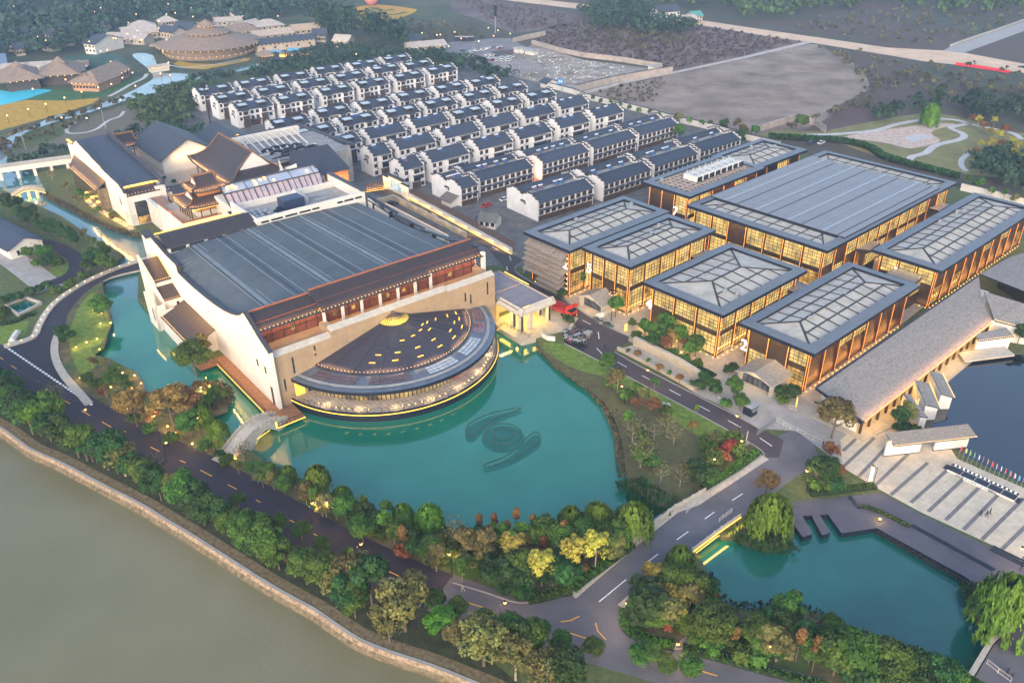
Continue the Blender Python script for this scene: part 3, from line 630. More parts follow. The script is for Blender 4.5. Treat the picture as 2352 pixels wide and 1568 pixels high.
proto('bare','bare_tree',quads('crown',np.array([[0,0,4.5]])+nr.normal(size=(160,3))*[1.4,1.4,1.0],sph(160),.16+.1*nr.random(160),.9+0*nr.random(160),[m_lolive]),limbs('trunk',m_barkp,5.2,.14,2.6,9,.3,fork=3))
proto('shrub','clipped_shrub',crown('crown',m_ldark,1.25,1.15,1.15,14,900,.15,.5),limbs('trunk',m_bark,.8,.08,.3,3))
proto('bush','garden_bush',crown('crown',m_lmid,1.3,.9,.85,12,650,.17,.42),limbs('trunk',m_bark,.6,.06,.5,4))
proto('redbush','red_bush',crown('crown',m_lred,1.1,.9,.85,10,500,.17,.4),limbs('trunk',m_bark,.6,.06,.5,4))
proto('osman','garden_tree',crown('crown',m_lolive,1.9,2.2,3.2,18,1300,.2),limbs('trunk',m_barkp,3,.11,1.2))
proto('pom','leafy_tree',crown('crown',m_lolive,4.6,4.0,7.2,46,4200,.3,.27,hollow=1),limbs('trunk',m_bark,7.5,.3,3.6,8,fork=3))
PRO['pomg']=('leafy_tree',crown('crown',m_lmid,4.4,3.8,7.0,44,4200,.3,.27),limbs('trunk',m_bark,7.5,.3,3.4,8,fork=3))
_used={}
def tree(key,p,s,label,group=None,cat='tree',z=0.0,rz=None):
    name,cm,tm=PRO[key];r=thing(name,label,cat,group,(p[0],p[1],z),rnd.random()*6.28 if rz is None else rz)
    r.scale=(s*rnd.uniform(.92,1.1),s*rnd.uniform(.92,1.1),s*rnd.uniform(.9,1.12))
    link('crown',cm,r);link('trunk',tm,r);return r
def scatter(poly,step,tries=None,jit=.5):
    "spaced random points in a world polygon"
    xs=[p[0]for p in poly];ys=[p[1]for p in poly];out=[];y=min(ys);row=0
    while y<max(ys):
        x=min(xs)+(step/2 if row%2 else 0)
        while x<max(xs):
            px,py=x+rnd.uniform(-jit,jit)*step,y+rnd.uniform(-jit,jit)*step
            if inpoly(px,py,poly):out.append((px,py))
            x+=step
        y+=step*.87;row+=1
    return out
def wood(name,polys,step,size,mats,label,cat='woodland',faces=90,ls=.9,avoid=(),tall=1.0,z=0.0):
    "a far wood that reads as one mass: one object of many crowns"
    pts=[]
    for P in polys:pts+=[p for p in scatter(P,step)if not any(inpoly(p[0],p[1],a)for a in avoid)]
    if not pts:return
    pts=np.array(pts);n=len(pts);S=size[0]+(size[1]-size[0])*nr.random(n);K=5;kk=n*K
    base=np.repeat(np.arange(n),K);off=nr.normal(size=(kk,3))*.42;off[:,2]=np.abs(off[:,2])*.8*tall
    LC=np.concatenate([pts[base],np.zeros((kk,1))],1)+off*S[base][:,None];LC[:,2]+=S[base]*.75*tall+z
    LT=np.repeat(.6+.65*nr.random(n),K)*(.85+.3*nr.random(kk));m=n*faces;j=nr.integers(0,kk,m)
    s=sph(m);s[:,2]=np.abs(s[:,2])*1.1-.15;C=LC[j]+s*(S[base][j]*.55)[:,None]*np.array([1,1,tall])
    me=quads(name,C,s+nr.normal(size=(m,3))*.35,ls*(.5+.6*nr.random(m)),LT[j]*(.8+.4*nr.random(m)),[mats])
    o=link(name,me);o['kind']='stuff';o['label']=label;o['category']=cat;return o
def interp(P,x):
    for(a,b),(c,d)in zip(P,P[1:]):
        if x<=c:return b+(d-b)*max(0,(x-a))/(c-a)
    return P[-1][1]
hall=thing('opera_hall','huge white walled hall with a wide grey roof and sandstone front, by the green lake','hall',None,HF.o,HF.yaw)
wl=[(-1,15.6),(3.5,17.4),(10.6,21.4),(11.6,21.3),(13.5,19.9),(16.2,18.6),(20,17.4),(23.7,16.6),(31,15.7),(39,15.1),(46.5,14.8),(57.5,15.0),(57.6,17.2),(66,17.7),(74,18.6),(79,19.6),(81,20.2)]
w=MB();w.wall([(-1,-1.6)]+[(81,-1.6)]+list(reversed(wl)),.7,'u',-.7);w.box(-.75,.05,-1.15,-.95,-1.6,15.7);w.box(-2.2,-.7,77,81,-1.6,19.2)
lw=w.obj('side_wall',m_white,hall)
w=MB()
for(a,za),(b,zb)in zip(wl,wl[1:]):
    if b-a>.3:w.bar((-.35,a,za+.12),(-.35,b,zb+.12),1.1,.3)
w.box(-.85,.15,57,58,15.1,17.3);w.bar((-1.5,77,19.3),(-1.5,81,20.4),1.6,.3)
w.obj('wall_coping',m_capd,hall)
w=MB()
for v in(3,7.5):w.box(-.76,-.68,v,v+.9,8.2,10)
w.box(-.76,-.68,1,2.2,0,5.2);w.each('window',m_glassd,hall)
prof=[(11.5,18.3),(66,18.0)]
def hump(u):return .9*(1-((u-32)/32)**2)
US=[0.3+(64.2-.3)*i/24 for i in range(25)];VS=[11.5+54.5*i/30 for i in range(31)]
def uu(u,v):return .3+(u-.3)*(1-.045*(v-11.5)/54.5)
w=MB();sm_=lambda t:t*t*(3-2*t)
def zr(u,v):
    k=sm_(min(1,max(0,u)/8.5));return(interp(prof,v)+hump(u))*k+min(interp(prof,v)+hump(u),interp(wl,v)-.35)*(1-k)
for v in VS:
    for u in US:w.v.append((uu(u,v),v,zr(u,v)))
for i in range(30):
    for j in range(24):w.f.append((i*25+j,i*25+j+1,(i+1)*25+j+1,(i+1)*25+j));w.m.append(0)
roof=w.obj('roof',m_hallroof,hall,smooth=True)
w=MB()
for k,c in enumerate((7.5,16.2,25,33.8,42.5,51.3,60)):
    for d in(-1.5,1.5)if k not in(6,)else(0,):
        for i in range(0,30):
            a,b=VS[i],VS[i+1];w.bar((uu(c+d,a),a,zr(c,a)+.12),(uu(c+d,b),b,zr(c,b)+.12),.11,.08,0)
    if k<6:
        for i in range(0,30):
            a,b=VS[i],VS[i+1];wd_=.6 if k%2==0 else .28;mi=1 if k%2==0 else 2
            w.poly([(uu(c-wd_,a),a,zr(c,a)+.1),(uu(c+wd_,a),a,zr(c,a)+.1),(uu(c+wd_,b),b,zr(c,b)+.1),(uu(c-wd_,b),b,zr(c,b)+.1)],mi)
w.obj('roof_seams',[m_seam,M('grey_gutter',(.17,.195,.215),.5,.2,metal=.2),m_fascia],roof)
w=MB();w.slab([(0.2,10.9,20.4),(66.5,10.9,20.4),(66.5,12.2,20.2),(.2,12.2,20.2)],1.6);w.obj('ridge_wall',m_copper,hall)
for(u0,u1,e,z0,z1)in((.3,16.4,5.6,18.1,20.9),(16.4,48.2,4.7,18.4,21.6),(48.2,66.6,5.4,18.6,21.5)):
    w=MB();w.slab([(u0,e,z0),(u1,e,z0),(u1,11.6,z1),(u0,11.6,z1)],.3,0,1)
    r=w.obj('front_roof',[m_tileb,m_capd],hall)
    w=MB();w.bar((u0,11.6,z1+.1),(u1,11.6,z1+.1),.5,.35);w.obj('ridge',m_copper,r)
    w=MB();n=int((u1-u0)/1.05)
    for i in range(n):u=u0+(i+.5)*(u1-u0)/n;w.ball(u,e+.35,z0+.22,.12,n=5)
    w.obj('lamps',m_spark,r)
    lamp(r,'AREA',((u0+u1)/2,e+.5,z0+.75),110,(1,.5,.16),u1-u0,.25,aim=(0,1,-.35))
w=MB()
for u0,u1,z in((.3,16.4,18.2),(16.4,48.2,18.8),(48.2,66,18.7)):w.box(u0,u1,8.0,8.3,13.2,z+1.2)
tw=w.obj('timber_wall',m_wood,hall)
w=MB()
for u in range(1,66,3):w.box(u,u+.18,7.85,8.0,13.2,19)
for z in(15.4,17.2):w.box(.3,66,7.8,7.98,z,z+.16)
w.obj('timber_rails',m_timber,tw)
w=MB();w.box(.5,16,7.6,7.75,17.7,17.85);w.box(16.8,48,7.3,7.45,17.9,18.1);w.box(16.8,48,7.3,7.45,17.3,17.4);w.box(48.6,66,7.6,7.75,18,18.15)
w.obj('light_strip',m_strip,hall)
for c,s in((8,15),(24,15),(40,15),(57,17)):lamp(hall,'AREA',(c,6.9,18.1),260,(1,.5,.14),s,.3,aim=(0,.8,-1))
w=MB()
for u in(16.6,21.8,27.2,32.6,38,43.4,48.3):w.box(u,u+.6,5.2,5.8,13.2,18.6)
w.box(66.1,67.1,5.4,6.4,8,19.5);w.each('white_post',m_white,hall)
w=MB()
for u in(9,20.5,25.8,36,41,56):w.box(u,u+1,7.74,7.86,14.6,15.6)
w.each('window',m_glit2,hall)
w=MB();w.box(0,15.5,0,1.8,-1.6,13.6);w.box(15.5,50,0,1.8,-1.6,15.2);w.box(50,66,0,1.8,-1.6,14.8);w.box(64.2,66,1.8,16,-1.6,14.8)
w.box(.2,66,1.8,8,12.6,13.2);w.box(66,70.5,6.5,18,-1,9.5);w.box(15.5,17.5,1.8,6,13,15.2)
fw=w.obj('front_wall',m_beige,hall)
w=MB()
for u0,u1,z in((0,15.5,13.6),(15.5,50,15.2),(50,66,14.8)):
    w.poly([(u0,-.1,z),(u1,-.1,z),(u1,1.5,z+.95),(u0,1.5,z+.95)]);w.poly([(u0,1.5,z+.95),(u1,1.5,z+.95),(u1,1.85,z),(u0,1.85,z)]);w.poly([(u0,-.1,z),(u0,1.5,z+.95),(u0,1.85,z)]);w.poly([(u1,-.1,z),(u1,1.85,z),(u1,1.5,z+.95)])
w.obj('parapet_coping',m_cap,fw)
w=MB()
for u,z0,z1 in((4.7,7.5,12),(10.6,10.2,13),(1.9,3.6,7),(55.6,10,12.6),(57.4,8.7,11.5),(63.2,9.6,13.4)):w.box(u,u+.45,-.05,.02,z0,z1)
w.box(7.6,10,-.06,.02,1.2,4.6);w.each('slit_window',m_glassd,fw)
w=MB();w.box(4.4,6.8,-.08,.02,1.2,5);w.obj('lit_doorway',EM('doorway_glow',(1,.58,.07),.3),fw)
w=MB();w.wall([(8,-1),(66,-1),(66,18.5),(50,15.6),(35,15.2),(22,16.4),(12,19.6),(8,19)],.6,'u',65.2);rw=w.obj('right_wall',m_white,hall)
w=MB();rp=[(8,19.6),(12,19.6),(22,17.4),(35,16.4),(50,16.9),(66,18.6)]
for(a,za),(b,zb)in zip(rp,rp[1:]):w.bar((66.4,a,za+.9),(65.4,b,zb+.9),.9,.35);w.bar((65.5,a,za-.2),(64.6,b,zb-.2),.3,.25)
for v in(16,28,40,52,62):w.box(64.9,66,v,v+.7,16,17.8)
w.obj('roof_rail',m_fascia,hall)
def sloped(w,pts,t=.3,m=0,ms=1):w.slab(pts,t,m,ms)
an=[('tiles',m_tiley)]
w=MB();w.slab([(-5.6,65.8,10.3),(0-.7,65.8,10.3),(-.7,74.2,14.4),(-5.6,74.2,14.4)],.3,0,1);r1=w.obj('annex_roof',[m_tileb,m_capd],hall)
w=MB();w.slab([(-5.8,60.2,6.4),(-.7,60.2,6.4),(-.7,66.4,9),(-5.8,66.4,9)],.3,0,1);r2=w.obj('annex_roof',[m_tileb,m_capd],hall)
w=MB();w.slab([(-8.0,35.6,3.4),(-.7,35.6,6.3),(-.7,58.2,6.3),(-8.0,58.2,3.4)],.3,0,1);r3=w.obj('annex_roof',[m_tiley,m_capd],hall)
w=MB()
w.wall([(60,-1.6),(76,-1.6),(76,15.6),(74.2,15.1),(65.2,10.8),(65.2,9.2),(60,6.9)],.5,'u',-6.1)
w.box(-5.8,-.7,59.9,60.3,-1.6,6.4);w.box(-5.8,-.7,65.9,66.2,6,10.1);w.box(-7.8,-.7,35.8,36.2,-1.6,3.4);w.box(-7.8,-7.3,35.8,58,-1.6,3.3);w.box(-7.8,-.7,57.7,58.1,-1.6,5)
w.wall([(58.5,-1.6),(66,-1.6),(66,8.6),(64,8.6),(58.5,6.4)],.5,'u',-9.0);w.box(-9,-6,58.5,59,-1.6,6.4)
w.poly([(-.72,35.8,3.4),(-.72,35.8,6.2),(-7.6,35.8,3.4)])
w.obj('annex_wall',m_white,hall)
w=MB();w.box(-2.4,-1.6,59.84,59.9,3.6,5.6);w.box(-6.16,-6.1,62,62.7,2.4,4.4);w.box(-7.86,-7.8,42,43,0,2);w.box(-9.06,-9,60,60.8,1.6,5.5);w.each('window',m_glassd,hall)
w=MB()
for i in range(9):w.ball(-5.2+i*.55,66.1,10.7,.11,n=5)
for i in range(26):w.ball(-7.75,36.2+i*.86,3.75,.12,n=5)
for i in range(10):w.ball(-5.3+i*.5,60.5,6.75,.09,n=5)
w.obj('lamps',m_spark,hall)
w=MB();w.box(-5.6,-.8,66.3,66.45,9.6,10.0);w.bar((-6.2,65.2,10.9),(-6.2,74.2,15.3),.12,.14);w.bar((-.85,66.2,10.7),(-.85,74,14.6),.12,.1);w.bar((-9.1,58.5,6.5),(-9.1,64,8.7),.12,.1)
w.obj('light_strip',m_strip,hall)
LC=(1,.50,.085)
for(a,za),(b,zb)in((wl[0],wl[2]),(wl[4],wl[8]),(wl[8],wl[10]),(wl[10],wl[11])):
    l=math.hypot(b-a,zb-za);lamp(hall,'AREA',(-1.9,(a+b)/2,(za+zb)/2-2.0),60*l,LC,l,.2,aim=(.95,0,-.8)).rotation_euler=(Matrix.Rotation(math.atan2(zb-za,b-a),3,'X')@Vector((.9,0,-.8)).to_track_quat('-Z','Y').to_matrix()).to_euler()
for v in(4,12,20,29,36):lamp(hall,'SPOT',(-3.4,v,-.6),620,LC,.3,aim=(.8,0,1),spot=64)
for v in(60,66,72,78):lamp(hall,'SPOT',(-8.6 if v<70 else-7.8,v,-.4),560,LC,.3,aim=(.25,0,1),spot=90)
lamp(hall,'AREA',(-2.2,66,15.9),220,LC,14,.3,aim=(.9,0,-1));lamp(hall,'AREA',(-2.2,76,17.6),220,LC,7,.3,aim=(.9,0,-1))
lamp(hall,'AREA',(-7.5,70,12.5),130,LC,8,.3,aim=(.9,0,-1));lamp(hall,'AREA',(-3,57,7.3),90,LC,4,.3,aim=(0,-.2,1))
for u in(4,12,24,44,56,63):lamp(hall,'SPOT',(u,-3.5,1.5 if u<8 or u>60 else 9.2),70,(1,.66,.3),.4,aim=(0,.35,1),spot=110)
w=MB();w.box(66.3,70.3,6.3,6.45,8.2,8.4);w.obj('light_strip',m_strip,hall)
lamp(hall,'SPOT',(69,3.5,1),500,(1,.62,.15),.4,aim=(0,.5,1),spot=100)
fan=thing('fan_pavilion','half round pavilion with a dark fan roof, glowing skylight and ring canopy on the lake','pavilion',None,HF.w(33,0),HF.yaw)
def arc(r,z,cv=6.5,cu=0,n=48,vmax=-.02):
    P=[]
    a0=math.asin(max(-1,min(1,(cv-vmax)/r)));
    for i in range(n+1):t=a0+(math.pi-2*a0)*i/n;P.append((cu+r*math.cos(t),cv-r*math.sin(t),z))
    return P
def band(w,A,B,m=0):
    for i in range(len(A)-1):w.poly([A[i],B[i],B[i+1],A[i+1]]if False else[A[i+1],A[i],B[i],B[i+1]],m)
T0=arc(30.4,1.0);w=MB()
w.prism([(p[0],p[1])for p in reversed(T0)],-2.2,1.0,0)
terrace=w.obj('terrace',[M('terrace_slabs',(.40,.35,.31),.75,.25,.6,stripes=[('X',1.1,.45,.12),('Y',1.1,.45,.12)])],fan)
w=MB()
for r,z0,z1,m in((30.65,-2.2,1.15,0),(30.45,.95,1.15,0)):
    band(w,arc(r,z0),arc(r,z1),m)
band(w,arc(30.65,1.15),arc(30.25,1.15));w.obj('terrace_rim',m_fascia,fan)
w=MB();A=arc(30.75,.55);Bc=arc(30.75,.72);band(w,A,Bc);band(w,Bc,arc(30.6,.72));w.obj('light_strip',m_strip,fan)
w=MB();A=arc(30.0,2.1)
for i in range(48):w.bar(A[i],A[i+1],.07,.07);w.cyl(A[i][0],A[i][1],1.0,2.1,.04,n=4)
B2=arc(30.0,1.55)
for i in range(48):w.bar(B2[i],B2[i+1],.05,.05)
w.obj('railing',m_black,fan)
w=MB();A=arc(28.7,1.05)
for i in range(3,46):
    if i%12<9:w.box(A[i][0]-.1,A[i][0]+.1,A[i][1]-.1,A[i][1]+.1,1.0,1.25)
w.obj('floor_lamps',m_spark,fan)
for k in range(8):p=arc(29.4,1.7,n=9)[k+1];lamp(fan,'POINT',(p[0]*.97,p[1]*.97+.2,2.0),60,(1,.72,.4),.4)
w=MB();band(w,arc(24.8,5.6,n=60),arc(24.8,1.0,n=60),0);gl=w.obj('glass_wall',[litglass('fan_glass',(1,.62,.2),.3,.25,.1)],fan)
w=MB();A=arc(24.9,1.0,n=60)
for i in range(61):w.box(A[i][0]-.09,A[i][0]+.09,A[i][1]-.09,A[i][1]+.09,1.0,5.7)
w.obj('mullions',m_black,gl)
w=MB();A=arc(24.95,1.0,n=60);Bt=arc(24.95,4.8,n=60)
for i in range(19,25):w.poly([A[i+1],A[i],Bt[i],Bt[i+1]])
w.obj('red_doors',M('red_door',(.50,.02,.02),.4,.1,e=(.8,.02,.01),es=.08),gl)
w=MB();A=arc(26.5,5.55,n=40)
for i in range(4,36,2):w.box(A[i][0]-.5,A[i][0]+.5,A[i][1]-.15,A[i][1]+.15,5.5,5.62)
w.each('soffit_lamp',EM('soffit_lamp',(1,.6,.1),.6),fan)
w=MB();band(w,arc(30.0,6.6),arc(23.6,7.5),0);band(w,arc(23.6,7.3),arc(30.0,5.7),1);band(w,arc(30.0,5.7),arc(30.0,6.6),1)
m_canopy=M('canopy_sheet',(.13,.155,.19),.35,.15,.3,metal=.4)
cn=w.obj('canopy',[m_canopy,m_fascia],fan)
w=MB();band(w,arc(28.6,6.95),arc(28.2,7.0));band(w,arc(28.1,7.0),arc(27.8,7.05));w.obj('gutter',[M('gutter',(.30,.30,.29),.5,.1)],cn)
w=MB();n_=96;a_,b_=arc(27.3,7.12,n=n_),arc(24.4,7.52,n=n_);tn=[]
for k0,k1,m in((4,20,1),(24,38,1),(44,56,0),(60,72,0),(76,84,2),(86,94,2)):
    for k in range(k0,k1,2):
        for q in range(3):
            f0,f1=q/3+.02,(q+1)/3-.02
            L_=lambda i,f:tuple(a_[i][c]+(b_[i][c]-a_[i][c])*f for c in range(3))
            x=[L_(n_-k,f0),L_(n_-k-2,f0),L_(n_-k-2,f1),L_(n_-k,f1)];cx_=[sum(p[c]for p in x)/4 for c in range(3)]
            w.poly([tuple(cx_[c]+(p[c]-cx_[c])*.93 for c in range(3))for p in reversed(x)],m)
w.obj('skylight_panels',[M('pale_glass',(.34,.38,.42),.2,.15),M('dark_glass',(.10,.07,.075),.12,.3,.4),M('reddish_glass',(.20,.11,.12),.15,.5,.3)],cn)
n=64;E0=arc(23.7,7.8,6.3,0,n,.0);I0=[(4.0*math.cos(math.pi*i/n),-4.0*math.sin(math.pi*i/n),12.6)for i in range(n+1)]
lp=lambda i,f:Vector(I0[i]).lerp(Vector(E0[i]),f)
w=MB();rings=[0,.25,.5,.75,1]
for q in range(4):
    for i in range(n):w.poly([lp(i+1,rings[q]),lp(i,rings[q]),lp(i,rings[q+1]),lp(i+1,rings[q+1])])
m_fan=M('fan_roof_tile',(.042,.038,.052),.5,.12,.5);nn_=m_fan.node_tree
_t=nn_.nodes.new('ShaderNodeTexCoord');_s=nn_.nodes.new('ShaderNodeSeparateXYZ');nn_.links.new(_t.outputs['Object'],_s.inputs[0])
_a=nn_.nodes.new('ShaderNodeMath');_a.operation='ARCTAN2';nn_.links.new(_s.outputs[1],_a.inputs[0]);nn_.links.new(_s.outputs[0],_a.inputs[1])
_m=nn_.nodes.new('ShaderNodeMath');_m.operation='MULTIPLY';_m.inputs[1].default_value=38;nn_.links.new(_a.outputs[0],_m.inputs[0])
_p=nn_.nodes.new('ShaderNodeMath');_p.operation='PINGPONG';_p.inputs[1].default_value=.5;nn_.links.new(_m.outputs[0],_p.inputs[0])
_b=nn_.nodes.new('ShaderNodeBump');_b.inputs['Distance'].default_value=.25;_b.inputs['Strength'].default_value=.5;nn_.links.new(_p.outputs[0],_b.inputs['Height']);nn_.links.new(_b.outputs[0],nn_.nodes['Principled BSDF'].inputs['Normal'])
cr_=w.obj('fan_roof',m_fan,fan)
w=MB()
for i in range(4,n,7):w.bar(lp(i,0)+Vector((0,0,.1)),lp(i,1)+Vector((0,0,.1)),.22,.16)
for i in range(n):w.bar(lp(i,.47)+Vector((0,0,.08)),lp(i+1,.47)+Vector((0,0,.08)),.22,.14)
w.obj('roof_joints',m_capd,cr_)
w=MB()
for i,f in((9,.42),(14,.30),(10,.72),(5,.62),(7,.80),(12,.85),(18,.25),(16,.70),(20,.40),(19,.82),(24,.30),(25,.60),(26,.78),(31,.33),(33,.60),(34,.80),(38,.36),(41,.60),(42,.76),(48,.62),(49,.78),(3,.78)):
    p=lp(i,f);d=(lp(i+1,f)-lp(i,f)).normalized()*(.42+.45*f);w.bar(p-d+Vector((0,0,.16)),p+d+Vector((0,0,.16)),.26,.14)
w.each('skylight_slot',EM('slot_glow',(1,.50,.06),.55),cr_)
w=MB()
for i in range(1,n,1):
    p=lp(i,.975);w.ball(p.x,p.y,p.z+.22,.1,n=5)
w.obj('eave_lamps',m_spark,cr_)
for i in range(6,n,13):p=lp(i,.93);lamp(fan,'AREA',(p.x,p.y,p.z+.6),45,(1,.55,.22),9,.4,aim=(0,0,-1)).rotation_euler=(0,0,math.atan2(lp(i+1,1).y-lp(i,1).y,lp(i+1,1).x-lp(i,1).x))
w=MB();ap=(0,0,14.5);k=18
S0=[(4.1*math.cos(math.pi*i/k),-4.1*math.sin(math.pi*i/k),12.75)for i in range(k+1)]
for i in range(k):w.poly([S0[i],S0[i+1],ap])
sk=w.obj('skylight',EM('skylight_glow',(1,.70,.08),.26),fan)
w=MB()
for i in range(k+1):w.bar(S0[i],ap,.2,.2)
for i in range(k):w.bar(S0[i],S0[i+1],.2,.2);w.bar(Vector(S0[i]).lerp(Vector(ap),.45),Vector(S0[i+1]).lerp(Vector(ap),.45),.08,.08)
w.ball(0,-.1,14.5,.5,n=8);w.obj('skylight_ribs',m_frame,sk)
lamp(fan,'POINT',(0,-5,15.5),120,(1,.7,.15),.5)
porch=thing('entrance_porch','flat roofed stone porch with square pillars glowing yellow beside the road','porch',None,HF.w(66.5,-10.5),HF.yaw)
w=MB();w.box(.6,12.4,.8,25,6.7,7.05);w.obj('roof',M('porch_roof',(.20,.18,.20),.6,.1,.4,stripes=('Y',4.4,.3,.03)),porch)
w=MB()
for a,b,c,d,sx,sy in((0,0,13,0,0,-1),(13,0,13,24.5,1,0),(0,0,0,10.4,-1,0)):
    o_=Vector((sx,sy,0));i1,i2=Vector((a,b,7.5))-o_*1.3,Vector((c,d,7.5))-o_*1.3;e1,e2=Vector((a,b,6.2)),Vector((c,d,6.2))
    w.poly([i1,e1,e2,i2]);w.poly([e1,(e1.x,e1.y,5.6),(e2.x,e2.y,5.6),e2]);w.poly([i1,i2,i2-Vector((0,0,.8)),i1-Vector((0,0,.8))])
w.box(.3,12.7,.3,24.5,5.6,5.75);w.box(12.4,12.7,10,24.5,0,5.6)
w.obj('cornice',m_cap,porch)
w=MB()
for x,y in((.9,1),(.9,4.4),(11,1),(11,5),(11,9),(4.2,1)):w.box(x,x+1.1,y,y+1.1,0,5.6)
w.each('pillar',m_cap,porch)
w=MB()
for x,y in((.9,1),(.9,4.4),(11,1),(11,5),(11,9)):w.box(x+.2,x+.9,y-.07,y+1.17,.4,5.2)
w.each('timber_panel',m_timber,porch)
w=MB();w.box(0,1.2,11,24,0,5.6);w.box(0,12.6,23.5,24.3,0,5.6);w.box(0,12,14,14.4,0,5.6);w.obj('inner_wall',M('porch_wall',(.42,.34,.2),.7,.15,.5),porch)
lamp(porch,'AREA',(6.5,7,5.4),900,(1,.66,.12),9,12,aim=(0,0,-1));lamp(porch,'AREA',(.6,5,5.2),300,(1,.66,.12),8,1,aim=(0,0,-1))
w=MB();w.box(12.1,12.3,11,22,7.55,7.75);w.box(2,4,.9,1.1,7.6,7.7)
for i in range(14):w.ball(1.2+i*.8,13.5,7.25,.1,n=5)
w.obj('light_strip',m_strip,porch)
w=MB();w.prism([(-2,-3),(13,-6.5),(19,-3),(20,6),(13,12),(0,12),(-2,8)],-1.8,.12);w.obj('forecourt',m_pave,porch)
wk=thing('lakeside_walkway','brown timber walkway with black railing below the tall white side wall','walkway',None,HF.o,HF.yaw)
w=MB();w.box(-4.0,-.7,-5,32,-.25,.12);w.box(-4.0,2.8,-7.5,-1.1,-.26,.11);w.box(-8.5,-.7,29,33,-.4,-.1);w.obj('deck',M('timber_deck',(.24,.12,.06),.7,.2,.8,stripes=('Y',.4,.3)),wk)
w=MB()
for v in range(-6,30,2):w.box(-3.95,-3.87,v,v+.08,.1,1.2)
w.box(-3.96,-3.86,-7,30,1.1,1.2);w.box(-3.96,-3.86,-7,30,.6,.66);w.box(-4,2.8,-7.5,-7.42,1.1,1.2)
for u in range(-4,3):w.box(u,u+.08,-7.5,-7.42,.1,1.2)
w.obj('railing',m_black,wk)
w=MB();w.box(-4.1,-4.0,-7.5,29,-.2,-.05);w.box(-4,2.8,-7.62,-7.5,-.2,-.05);w.obj('light_strip',m_strip,wk)
w=MB();P_=[HF.l(W(x,y,0))for x,y in((1141,757),(1158,747),(1189,764),(1215,776),(1222,771))]
for a,b in zip(P_,P_[1:]):w.bar((a.x,a.y,-.2),(b.x,b.y,-.2),.1,.12)
e=thing('lake_edge_rail','thin black railing with a glowing strip along the lake edge below the porch','railing',None,HF.o,HF.yaw)
w.obj('light_strip',m_strip,e);w=MB()
for a,b in zip(P_,P_[1:]):
    w.bar((a.x,a.y,1.1),(b.x,b.y,1.1),.08);w.bar((a.x,a.y,.6),(b.x,b.y,.6),.05);k=int((b-a).length/1.5)+1
    for i in range(k):p=a.lerp(b,i/k);w.cyl(p.x,p.y,0,1.1,.04,n=4)
w.obj('rails',m_black,e)
sb=thing('stone_footbridge','pale stone arched footbridge with stairs, underside glowing, at the left end of the lake','bridge')
P0,P1=W(500,1062),W(648,958);L=(P1-P0).length;sb.location=P0;sb.rotation_euler=(0,0,math.atan2(P1.y-P0.y,P1.x-P0.x))
zb=lambda x:.1+2.6*math.sin(math.pi*min(1,max(0,(x-L*.18)/(L*.82))))**1.0
w=MB();N=30
for i in range(N):
    a,b=L*i/N,L*(i+1)/N
    for k in(0,):w.poly([(a,-2,zb(a)),(b,-2,zb(b)),(b,2,zb(b)),(a,2,zb(a))])
    for s in(-2,2):
        lof=lambda x:-1.6 if not(.40<x/L<.85)else-1.6+3.0*math.sin(math.pi*(x/L-.40)/.45)
        w.poly([(a,s,zb(a)),(b,s,zb(b)),(b,s,lof(b)),(a,s,lof(a))])
    w.poly([(a,-2,lof(a)),(b,-2,lof(b)),(b,2,lof(b)),(a,2,lof(a))],1)
w.obj('arch',[m_cap,M('arch_soffit',(.5,.3,.12),.8,.1)],sb)
w=MB()
for i in range(4,N):
    a,b=L*i/N,L*(i+1)/N
    for s in(-1.9,1.9):
        w.bar((a,s,zb(a)+.9),(b,s,zb(b)+.9),.2,.18);w.bar((a,s,zb(a)+.4),(b,s,zb(b)+.4),.1,.5)
        if i%2==0:w.box(a-.13,a+.13,s-.13,s+.13,zb(a),zb(a)+1.2)
w.obj('balustrade',m_cap,sb)
lamp(sb,'AREA',(L*.62,0,-.8),420,(1,.62,.12),5,3,aim=(0,0,1));w=MB();w.box(L*.5,L*.7,-2.1,-2.02,.7,.8);w.box(L*.8,L*.82,-2.1,-2.02,0,1.6);w.obj('light_strip',m_strip,sb)
def pav_rect(o,w_,d_,h):
    "a roof rectangle measured at unit distance under the camera"
    k=CAMZ-h;a=PF.a;b=PF.b
    v=-b
    c=Vector((o[0],o[1],0))*k+v*(w_*k)
    return c,w_*k,d_*k
def text_mesh(s,size,depth=.12):
    c=D.curves.new('sign_text','FONT');c.body=s;c.size=size;c.extrude=depth;c.align_x='CENTER';c.resolution_u=4;c.offset=size*.002
    o=D.objects.new('sign_text',c);COL.objects.link(o);dg=bpy.context.evaluated_depsgraph_get();dg.update()
    me=D.meshes.new_from_object(o.evaluated_get(dg));D.objects.remove(o);D.curves.remove(c);return me
